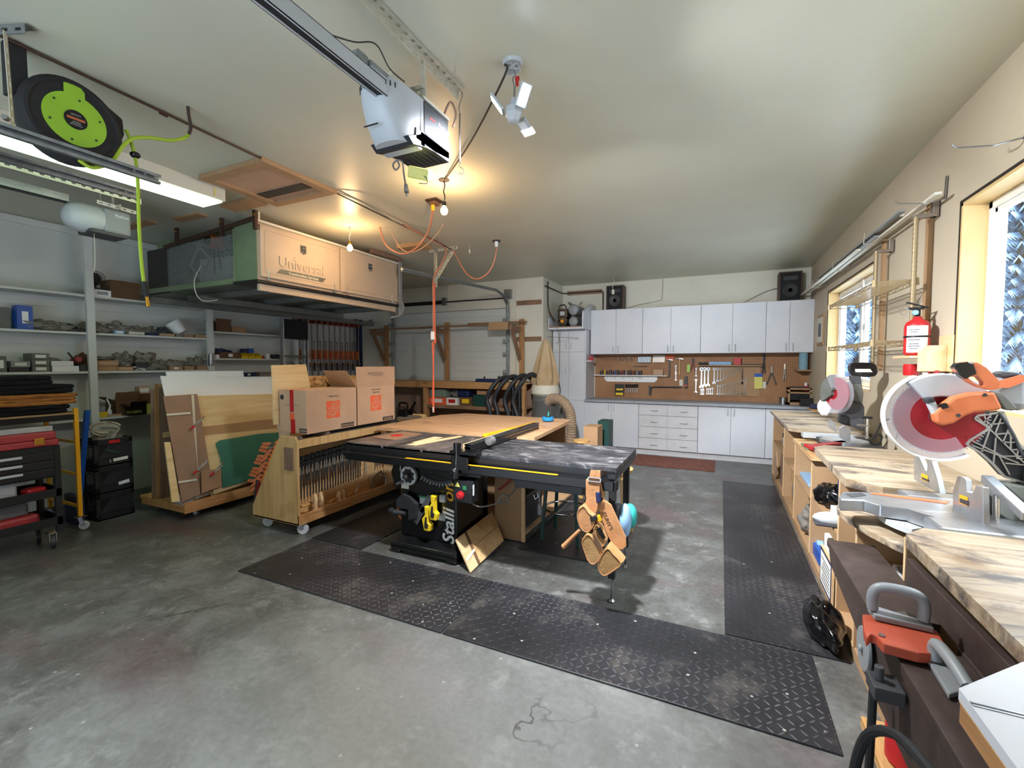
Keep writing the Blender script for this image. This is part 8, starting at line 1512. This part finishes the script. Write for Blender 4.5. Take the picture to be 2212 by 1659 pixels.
lump((.74, 3.85, .521), (.10, .16, .085), 'bag_black', 'black cap-shaped bag on the middle shelf near the blue cup', name='black_bag', seed=54, amp=.15); k = MB().lathe([(.045, 0), (.045, .02), (.052, .19), (.05, .20), (0, .20)], (.76, 3.52, .58), 22); solo(k, 'cup', 'navy', 'dark blue tumbler upside down above the grey shoe', 'tumbler', smooth=True); MBk = MB().box(.70, .86, 3.42, 3.66, .521, .58); solo(MBk, 'small_carton', 'white', 'white carton under the dark blue tumbler', 'box')
so = thing('shoe', 'grey sneaker with dark sole poking out of the bench shelf', 'shoe', (.65, 3.35, .54)); k = MB(); k.ball((.67, 3.38, .565), (.12, .055, .045), 16, 8); k.ball((.76, 3.38, .59), (.07, .05, .05), 14, 8); k.build('upper', 'light_gray', so, smooth=True); MB().obox((.69, 3.38, .533), (.26, .10, .022), (0, 0, 0)).build('sole', 'dark_gray', so, bev=.01)
td = thing('tape_dispenser', 'blue desk tape dispenser on the bottom shelf of the bench', 'tape dispenser', (.69, 3.6, .06)); a, b_ = onX(1752, 1180, .68).y, onX(1770, 1180, .68).y; MB().prism([(b_, .061), (a, .061), (a, .10), (a - .06, .15), (b_, .16)], 0, .68, .76).build('dispenser_body', 'blue', td, bev=.006); MB().cyl((.70, a - .1, .145), (.74, a - .1, .145), .035, None, 18).build('tape', 'light_blue', td)
sc2 = thing('spray_can', 'spray can with lime cap standing beside the blue tape dispenser', 'spray can', (.72, 3.42, .06)); MB().lathe([(.032, 0), (.034, .005), (.034, .17), (.028, .185), (0, .185)], (.72, 3.74, .061), 20).build('can_body', 'white', sc2, smooth=True); MB().cyl((.72, 3.74, .061), (.72, 3.74, .12), .0345, None, 20).build('dark_band', 'black', sc2); MB().lathe([(.027, 0), (.027, .03), (.015, .04), (0, .04)], (.72, 3.74, .246), 16).build('cap', 'lime', sc2, smooth=True)
bn(1780, 1793, .061, .34, 'paper', 'tall white folded board standing between the spray can and framed chart', d=.03, X_=.66, py=1180, name='folded_board', cat='board')
fc = thing('framed_chart', 'blue-bordered printed chart on a thin board at the near end of the bench', 'chart', (.65, 3.0, .06)); a, b_ = 3.25, 3.60
MB().box(.640, .653, a, b_, .062, .32).build('board', 'maple', fc); MB().box(.6385, .640, a + .01, b_ - .01, .072, .31).build('blue_border', 'navy', fc); MB().box(.6375, .6385, a + .03, b_ - .03, .09, .295).build('chart_paper', 'paper', fc)
k = MB()
for j in range(7): k.box(.637, .6375, a + .05, b_ - .06 - .02 * (j % 3), .11 + .024 * j, .118 + .024 * j)
k.build('printed_lines', 'dark_gray', fc)
for j, (y, r, m, l) in enumerate(((2.48, .055, 'white', 'white paper roll lying under the curved saw shelf'), (2.32, .05, 'mdf_brown', 'brown paper roll lying right of the white roll'))):
    solo(MB().mat(0).cyl((.72, y, .60), (1.1, y, .60), r, None, 22).mat(1).cyl((.718, y, .60), (.72, y, .60), r * .45, None, 16), 'paper_roll', (m, 'matte_black'), l, 'paper roll', smooth=True)
solo(MB().box(.70, 1.22, 2.20, 2.80, .53, .545), 'roll_shelf', 'mdf', 'small shelf under the curved saw shelf holding the paper rolls', 'shelf')
lump((.55, 2.98, .001), (.09, .22, .10), 'bag_black', 'crumpled black garbage bag on the floor at the near end of the bench', name='garbage_bag', seed=55, amp=.18)
# ================================================================ second miter saw
m2 = thing('miter_saw', 'dusty grey compound miter saw with black D handle by the far window', 'miter saw', (.95, 4.55, .833)); Y2 = 4.5
flatY([(1834, 788), (1842, 783), (1885, 783), (1894, 789), (1897, 805), (1891, 813), (1872, 815), (1840, 811), (1834, 800)], Y2, .05, 'handle', 'gloss_black', m2, bev=.008); 
k = flatY([(1847, 797), (1880, 797), (1885, 804), (1848, 804)], Y2 - .002, .003, 'handle_opening', 'offwhite', m2)
flatY([(1838, 811), (1860, 813), (1862, 830), (1838, 830)], Y2, .06, 'neck', 'dark_gray', m2, bev=.004); flatY([(1824, 838), (1836, 826), (1862, 828), (1866, 850), (1864, 872), (1840, 866), (1812, 862), (1812, 848)], Y2, .14, 'gearbox', 'painted_gray', m2, bev=.012)
flatY([(1823, 866), (1862, 868), (1868, 880), (1868, 930), (1815, 915), (1819, 895)], Y2 + .02, .14, 'motor_arm', 'dark_gray', m2, bev=.012); flatY([(1818, 896), (1832, 898), (1832, 918), (1814, 914)], Y2 - .01, .05, 'pivot', 'matte_black', m2, bev=.006)
C2 = onY(1808, 850, Y2); n2 = Vector((.90, .44, 0)).normalized(); u2 = Vector((-n2.y, n2.x, 0)); R2 = Matrix((u2, Vector((0, 0, 1)), n2)).transposed()
k = MB(); k.T = Matrix.Translation(C2) @ R2.to_4x4(); k.cyl((0, 0, -.002), (0, 0, .002), .135, None, 40); k.build('saw_blade', 'saw_red', m2)
def sect(r0, r1, a0, a1, n_=24): return [(r1 * math.cos(math.radians(a0 + (a1 - a0) * i / n_)), r1 * math.sin(math.radians(a0 + (a1 - a0) * i / n_))) for i in range(n_ + 1)] + [(r0 * math.cos(math.radians(a0 + (a1 - a0) * i / n_)), r0 * math.sin(math.radians(a0 + (a1 - a0) * i / n_))) for i in range(n_, -1, -1)]
k = MB(); k.T = Matrix.Translation(C2) @ R2.to_4x4(); k.prism(sect(.05, .165, 60, 300), 2, -.035, -.031).prism(sect(.05, .165, 60, 300), 2, .01, .014).prism(sect(.160, .165, 60, 300), 2, -.031, .01); k.build('blade_guard', 'clear_guard', m2, smooth=True)
k = MB(); k.T = Matrix.Translation(C2) @ R2.to_4x4(); k.prism(sect(.03, .16, -30, 75), 2, -.03, .02); k.build('upper_guard', 'painted_gray', m2, bev=.004)
for pts in ([(1790, 904), (1803, 912), (1808, 935), (1791, 924)], [(1813, 925), (1823, 918), (1838, 927), (1837, 960), (1813, 944)]): flatY(pts, 4.42, .02, 'fence_plate', 'alum', m2, bev=.002)
z8 = .833; MB().box(.80, 1.20, 4.20, 4.92, z8 + .001, z8 + .05).build('base', 'charcoal', m2, bev=.008); MB().cyl((.95, 4.55, z8 + .05), (.95, 4.55, z8 + .075), .17, None, 32).build('turntable', 'alum', m2); MB().bar((.95, 4.5, z8 + .065), (.66, 4.15, z8 + .065), .07, .02).build('table_arm', 'faded_red', m2, bev=.004)
MB().box(.70, 1.2, 4.85, 4.97, z8 + .03, z8 + .07).build('left_wing', 'light_gray', m2, bev=.004); MB().box(.72, 1.2, 4.10, 4.2, z8 + .03, z8 + .07).build('right_wing', 'light_gray', m2, bev=.004)
p = onY(1873, 902, 4.4); q = onY(1872, 948, 4.4); MB().cyl(p, q, .01, None, 10).build('clamp_post', 'chrome', m2, smooth=True); MB().obox(p, (.07, .02, .02)).build('clamp_knob', 'black', m2, bev=.004); p = onY(1850, 917, 4.4); q = onY(1878, 920, 4.4); MB().bar(p, q, .02, .012).build('clamp_arm', 'zinc', m2)
lump(tuple(onY(1783, 898, 4.85)), (.06, .06, .09), 'paper', 'white dust bag hanging behind the far miter saw guard', name='dust_bag', seed=61, amp=.12); solo(MB().box(.60 + .05, .80, 4.35, 4.6, z8 + .001, z8 + .02), 'sanding_belts', 'box_green', 'stack of green-grey sanding discs on the far saw shelf', 'sanding discs'); solo(MB().obox((.70, 4.25, z8 + .03), (.05, .35, .025), (0, 0, .2)), 'red_tool', 'red', 'red and black bar tool lying in front of the far miter saw', 'tool', bev=.004)
solo(MB().tube([onY(x, y, 4.25) for x, y in ((1921, 905), (1905, 912), (1896, 930), (1885, 945), (1880, 955), (1895, 960), (1905, 945), (1898, 938), (1888, 950))], .007, 7, sub=5), 'cable', 'black', 'black cable with coil behind the big orange miter saw on the wall side', 'cable'); solo(MB().box(1.1, 1.22, 6.9 - .0 + .1, 7.4, .915, .93), 'cutting_board', 'stool_wood', 'round-ended wooden board on the counter corner', 'board'); solo(MB().box(1.12, 1.22, 7.2, 7.35, .931, .99), 'small_tin', 'navy', 'small dark blue item on the wooden board in the corner', 'item', bev=.01)
# ================================================================ big orange miter saw
ms = thing('miter_saw', 'large orange and grey compound miter saw with red blade on the near bench', 'miter saw', (.93, 2.5, .816)); BC = Vector((.85, 2.50, 1.325)); RY = Matrix(((1, 0, 0), (0, 0, -1), (0, 1, 0)))
def at_blade(k): k.T = Matrix.Translation(BC) @ RY.to_4x4(); return k
n_ = 84; P = []
for i in range(n_):
    a = 2 * PI * i / n_; P += [(.158 * math.cos(a), .158 * math.sin(a)), (.167 * math.cos(a + .012), .167 * math.sin(a + .012)), (.165 * math.cos(a + .03), .165 * math.sin(a + .03)), (.157 * math.cos(a + .034), .157 * math.sin(a + .034))]
bd_ = at_blade(MB()).prism(P, 2, -.0012, .0012).build('saw_blade', 'saw_red', ms); k = MB()
for a in range(0, 360, 45): at_blade(k).cyl((.125 * math.cos(math.radians(a)), .125 * math.sin(math.radians(a)), .0012), (.125 * math.cos(math.radians(a)), .125 * math.sin(math.radians(a)), .0022), .004, None, 8)
k.build('blade_holes', 'dark_red', bd_); k = MB(); q_ = P
at_blade(k).ring([(.1672 * math.cos(2 * PI * i / 96), .1672 * math.sin(2 * PI * i / 96)) for i in range(96)], [(.158 * math.cos(2 * PI * i / 96), .158 * math.sin(2 * PI * i / 96)) for i in range(96)], 2, -.0008, .0008); k.v = []; k.f = []; k.m = []
for i in range(n_):
    a = 2 * PI * i / n_; k.T = None; at_blade(k).prism([(.155 * math.cos(a), .155 * math.sin(a)), (.1675 * math.cos(a + .012), .1675 * math.sin(a + .012)), (.165 * math.cos(a + .03), .165 * math.sin(a + .03)), (.155 * math.cos(a + .03), .155 * math.sin(a + .03))], 2, -.002, .002)
k.build('blade_teeth', 'light_gray', bd_)
at_blade(MB()).prism(sect(.10, .19, 118, 302, 48), 2, .012, .0145).prism(sect(.10, .19, 118, 302, 48), 2, -.030, -.0275).build('lower_guard', 'clear_guard', ms, smooth=True)
at_blade(MB()).prism(sect(.186, .192, 116, 302, 48), 2, -.032, .016).build('guard_rim', 'vinyl', ms, smooth=True)
at_blade(MB()).prism(sect(.085, .182, 28, 128, 24), 2, -.035, .035).build('upper_guard', 'light_gray', ms, bev=.008); at_blade(MB()).cyl((0, 0, .002), (0, 0, .02), .035, None, 20).build('arbor', 'steel', ms)
YS = 2.40
flatY([(2019, 892), (2040, 874), (2062, 858), (2095, 849), (2150, 846), (2168, 884), (2140, 890), (2105, 892), (2085, 900), (2062, 915), (2035, 921), (2022, 912)], YS, .055, 'gearbox', 'orange', ms, bev=.01)
for x, y in ((2127, 853), (2132, 891), (2070, 897)): p = onY(x, y, YS); MB().cyl(p + Vector((0, -.004, 0)), p, .007, None, 10).build('screw', 'charcoal', ms)
flatY([(2004, 868), (2020, 864), (2034, 892), (2020, 900)], YS + .01, .04, 'lock_spring_housing', 'light_gray', ms, bev=.006); flatY([(2001, 862), (2017, 858), (2022, 868), (2004, 872)], YS + .005, .05, 'lock_knob', 'charcoal', ms, bev=.004); flatY([(2030, 874), (2045, 871), (2050, 880), (2036, 884)], YS - .003, .02, 'latch', 'black', ms)
k = MB(); out = [(2061, 794), (2070, 784), (2090, 781), (2112, 783), (2130, 793), (2163, 826), (2160, 840), (2142, 843), (2115, 836), (2095, 826), (2078, 812), (2066, 802)]; inn = [(2092, 814), (2096, 814), (2102, 814), (2108, 812), (2112, 812), (2125, 826), (2126, 832), (2120, 834), (2112, 832), (2104, 828), (2098, 822), (2094, 818)]
f2 = lambda L_, yy: [(onY(x, y, yy).x, onY(x, y, yy).z) for x, y in L_]
k.ring(f2(out, YS), f2(inn, YS), 1, YS, YS + .04); k.build('handle', 'orange', ms, bev=.006); flatY([(2061, 794), (2070, 784), (2092, 781), (2104, 784), (2112, 808), (2098, 813), (2088, 820), (2075, 811)], YS - .003, .046, 'handle_grip', 'gloss_black', ms, bev=.005)
flatY([(2130, 846), (2168, 810), (2192, 806), (2230, 815), (2230, 890), (2170, 886)], 2.50, .16, 'motor', 'gray', ms, bev=.03); flatY([(2146, 838), (2150, 826), (2205, 810), (2235, 812), (2235, 822), (2210, 826), (2180, 838)], 2.485, .01, 'motor_band', 'orange', ms); flatY([(2152, 808), (2170, 801), (2200, 804), (2212, 812), (2165, 816)], 2.50, .06, 'motor_vent', 'dark_gray', ms, bev=.006); flatY([(2142, 845), (2165, 845), (2198, 880), (2190, 888), (2172, 886)], 2.49, .03, 'motor_collar', 'painted_gray', ms, bev=.006)
arm = [(2088, 960), (2096, 950), (2138, 925), (2106, 905), (2110, 898), (2166, 890), (2176, 912), (2182, 940), (2222, 980), (2222, 1045), (2170, 1030), (2145, 1002), (2118, 978)]
flatY(arm, 2.50, .05, 'pivot_arm', 'charcoal', ms); k = MB(); A = [onY(x, y, 2.495) for x, y in arm]
for i in range(len(A)): k.bar(A[i], A[(i + 1) % len(A)], .008, .008, (0, 1, 0))
for a, b_ in (((2110, 900), (2222, 1010)), ((2125, 898), (2138, 925)), ((2140, 895), (2125, 912)), ((2155, 893), (2138, 925)), ((2130, 918), (2176, 912)), ((2148, 938), (2182, 935)), ((2165, 893), (2148, 938)), ((2178, 925), (2165, 955)), ((2165, 955), (2198, 955)), ((2182, 940), (2182, 972)), ((2182, 972), (2212, 968)), ((2200, 960), (2195, 990)), ((2195, 990), (2222, 990)), ((2096, 950), (2165, 985)), ((2100, 962), (2200, 1000)), ((2138, 925), (2120, 975)), ((2150, 945), (2145, 1000)), ((2165, 985), (2210, 985)), ((2170, 1000), (2222, 1005)), ((2155, 980), (2180, 1025))): k.bar(onY(*a, 2.495), onY(*b_, 2.495), .005, .01, (0, 1, 0))
k.build('arm_ribs', 'alum', ms); MB().tube([onY(x, y, 2.49) for x, y in ((2158, 892), (2175, 915), (2192, 945), (2205, 975), (2222, 1000))], .006, 7, sub=4).build('power_cable', 'dark_gray', ms, smooth=True)
TZ = .93
flatZ([(1812, 1072), (1820, 1062), (1862, 1062), (1900, 1064), (2045, 1078), (2070, 1088), (2060, 1108), (2000, 1104), (1900, 1090), (1868, 1080), (1815, 1078)], TZ, .055, 'table_arm', 'alum', ms, bev=.006); flatZ([(1880, 1066), (1886, 1064), (2050, 1083), (2044, 1088)], TZ + .0025, .0028, 'kerf_plate', 'orange', ms); flatZ([(1826, 1066), (1860, 1064), (1872, 1070), (1838, 1074)], TZ + .002, .003, 'grip_recess', 'dark_gray', ms)
MB().cyl((.93, 2.5, .875), (.93, 2.5, .929), .21, None, 48).build('turntable', 'alum', ms, smooth=True); k = MB(); k.prism([(.93 + r * math.cos(math.radians(a)), 2.5 + r * math.sin(math.radians(a))) for r, rng in ((.27, range(140, 225, 5)), (.20, range(220, 135, -5))) for a in rng], 2, .845, .87); k.build('miter_scale', 'light_gray', ms, bev=.002)
MB().box(.76, 1.21, 2.19, 2.34, .82, .93).build('near_wing', 'alum', ms, bev=.012); MB().box(.80, 1.21, 2.66, 2.79, .82, .93).build('far_wing', 'alum', ms, bev=.012); MB().box(.80, 1.2, 2.34, 2.66, .817, .87).build('base_casting', 'painted_gray', ms, bev=.01)
def fence(pts, nm): flatX(pts, .93, .02, nm, 'alum', ms, bev=.002)
s9 = 1 / .9
fence([(1974, 985), (1984, 985), (1999, 1017), (2002, 1017), (2003, 996), (2013, 996), (2026, 1040), (2032, 1067), (1974, 1036)], 'fence_plate'); fence([(2058, 1060), (2068, 1028), (2078, 1030), (2085, 1036), (2088, 1062), (2100, 1066), (2108, 1048), (2122, 1052), (2124, 1150), (2058, 1098)], 'fence_plate')
for pts in ([(1990, 1022), (2004, 1028), (2004, 1042), (1990, 1036)], [(2072, 1068), (2090, 1074), (2090, 1094), (2072, 1086)]): flatX(pts, .928, .0015, 'warning_label', 'mustard', ms); flatX([(x + 1, y + 8) if j < 2 else (x + 1, y - 1) for j, (x, y) in enumerate(pts)], .9275, .001, 'label_text', 'charcoal', ms)
p = onX(2152, 1128, 1.0); q = onX(2152, 1048, 1.0); MB().cyl(p, q, .011, None, 14).build('hold_down_post', 'chrome', ms, smooth=True); p = onX(2141, 1036, 1.0); MB().prism([(p.y + .03, p.z + .012), (p.y - .25, p.z - .06), (p.y - .25, p.z - .09), (p.y + .03, p.z - .02)], 0, .98, 1.02).build('hold_down_arm', 'alum', ms, bev=.004)
MB().cyl((1.10, 2.5, .93), (1.10, 2.5, 1.06), .09, .07, 20).build('pivot_housing', 'painted_gray', ms, smooth=True); MB().box(1.12, 1.21, 2.44, 2.56, .92, 1.14).build('rear_column', 'painted_gray', ms, bev=.015)
# ================================================================ jointer
jt = thing('jointer', 'long dark iron jointer below the near bench', 'jointer', (.54, 1.9, 0)); JZ = .72
MB().box(.47, .65, 1.83, 2.51, JZ - .03, JZ).build('outfeed_bed', 'iron_brown', jt, bev=.003); MB().box(.47, .65, .95, 1.66, JZ - .034, JZ - .004).build('infeed_bed', 'iron_brown', jt, bev=.003); MB().prism([(1.0, .69), (2.50, .69), (2.45, .62), (2.0, .56), (1.95, .46), (1.35, .46), (1.3, .56), (1.05, .62)], 0, .475, .64).build('bed_casting', 'iron_brown', jt, bev=.006)
MB().box(.645, .67, 1.02, 2.12, JZ + .002, JZ + .10).box(.64, .72, 1.5, 1.7, JZ - .03, JZ + .004).build('fence', 'iron_brown', jt, bev=.003); MB().box(.60, .78, 1.25, 1.80, .046, .46).build('stand', 'dark_gray', jt, bev=.006); MB().cyl((.56, 1.66, .69), (.56, 1.83, .69), .05, None, 20).build('cutter_head', 'steel', jt)
def jz(pts, z, th, nm, m, par=jt, bev=0): return flatZ(pts, z, th, nm, m, par, bev=bev)
g = jz([(1863, 1326), (1900, 1328), (2025, 1362), (2035, 1380), (2053, 1408), (2025, 1413), (1985, 1410), (1908, 1390), (1893, 1372), (1882, 1368), (1872, 1378), (1866, 1360)], JZ + .035, .03, 'blade_guard', 'guard_red', bev=.004)
p = onZ(1905, 1373, JZ + .036); MB().cyl(p, p + Vector((0, 0, .003)), .008, None, 12).build('guard_pin', 'steel', jt)
p = onX(1862, 1400, .45); MB().cyl(p, p + Vector((.012, 0, 0)), .07, None, 28).cyl(p - Vector((.01, 0, 0)), p, .012, None, 10).build('hand_wheel', 'gray', jt, bev=.003); MB().box(.40, .47, 1.50, 1.58, .62, .66).cyl((.42, 1.54, .66), (.42, 1.54, .70), .012, None, 10).build('padlock', 'dark_gray', jt, bev=.004)
for X_, z_, r_ in ((.36, .60, .055),): pass
pk = thing('push_block', 'grey push block with big bow handle resting on the jointer beyond the orange guard', 'push block', (.5, 1.85, JZ + .02)); flatZ([(1874, 1308), (1885, 1306), (2010, 1345), (2018, 1356), (1890, 1328)], JZ + .055, .018, 'sole', 'gray', pk, bev=.003)
p, q = onZ(1885, 1315, JZ + .06), onZ(1995, 1340, JZ + .06); MB().tube([p, p + Vector((0, 0, .05)), p * .8 + q * .2 + Vector((0, 0, .075)), p * .2 + q * .8 + Vector((0, 0, .075)), q + Vector((0, 0, .05)), q], .015, 10, sub=5).build('bow_handle', 'gray', pk, smooth=True)
pk2 = thing('push_block', 'grey push block with long slanted handle on the near end of the jointer', 'push block', (.52, 1.5, JZ)); flatZ([(1997, 1413), (2030, 1416), (2075, 1460), (2090, 1488), (2050, 1500)], JZ + .012, .014, 'sole', 'gray', pk2, bev=.003); p, q = onZ(2022, 1392, JZ + .06), onZ(2092, 1485, JZ + .035); MB().tube([p + Vector((0, 0, -.045)), p, (p + q) / 2 + Vector((0, 0, .01)), q], .016, 10, sub=5).build('handle', 'gray', pk2, smooth=True)
# near bench slab with aluminium track
nb = thing('router_table', 'white laminated table corner with plywood edge and metal track nearest the camera', 'table', (.7, .8, 0)); O_ = [(.405, 1.06), (.555, 1.21), (1.2, 1.21), (1.2, .2), (.405, .2)]
MB().prism(O_, 2, .936, .945 + .012).build('laminate_top', 'laminate', nb); MB().prism([(x + (.001 if x < 1 else 0), y - .001) for x, y in O_], 2, .9315, .9365).build('plywood_edge', 'ply', nb); MB().prism([(.407, 1.058), (.557, 1.208), (.595, 1.208), (.595, .2), (.407, .2)], 2, .895, .9315).build('plywood_core', 'cart_rail', nb)
q = onZ(2098, 1520, .957); MB().bar((q.x, q.y, .9575), (1.2, q.y - .0, .9575), .012, .002).build('metal_track', 'steel', nb); MB().bar((q.x, q.y, .9578), (1.2, q.y, .9578), .004, .002).build('track_slot', 'charcoal', nb); MB().box(.56, .60, .25, .29, 0.001, .895).build('leg', 'pine_z', nb)
# cables, hose, cylinder and timber at the foot of the jointer
k = MB()
for j in range(5): k.tube([(.40 + .02 * math.cos(a), 1.15 + (.10 + .008 * j) * math.cos(a + .3), .52 - .02 * j + (.11 + .006 * j) * math.sin(a)) for a in [i * PI / 5 for i in range(10)]], .011, 8, closed=True, sub=3)
k.tube([(.44, 1.2, .66), (.40, 1.32, .66), (.36, 1.40, .58), (.34, 1.43, .40), (.345, 1.44, .2), (.36, 1.42, .02)], .012, 8, sub=5); solo(k, 'power_cable', 'rubber', 'thick black cable coiled at the near end of the jointer', 'cable', smooth=True)
solo(MB().tube([(.43, 1.62, .60), (.425, 1.61, .40), (.42, 1.60, .2), (.43, 1.6, .02)], .011, 8, sub=4).cyl((.42, 1.6, .18), (.42, 1.6, .26), .018, None, 10), 'hanging_cable', 'rubber', 'black cable hanging straight down in front of the red cylinder', 'cable', smooth=True)
solo(MB().lathe([(.06, 0), (.07, .012), (.07, .34), (.05, .38), (.02, .40), (0, .40)], (.665, 2.085, .046), 26), 'red_cylinder', 'red', 'red cylinder standing behind the jointer leg on the floor timbers', 'cylinder', smooth=True)
for i, (x, y0, y1) in enumerate(((.61, 1.2, 2.30), (.70, 1.2, 2.30))):
    t = thing('timber_beam', f'{["left", "right"][i]} of two bolted floor timbers under the jointer', 'timber', (x, 1.8, 0)); MB().box(x - .04, x + .04, y0, y1, 0.001, .045).build('beam', 'pine', t, bev=.004)
    for y in (1.85, 1.98): MB().cyl((x, y, .045), (x, y, .058), .014, None, 6).build('bolt', 'dark_gray', t)
solo(MB().box(.69, .86, 1.02, 1.19, .001, .50), 'tool_drum', 'charcoal', 'dark machine body in the shadow under the near table corner', 'machine', bev=.03)
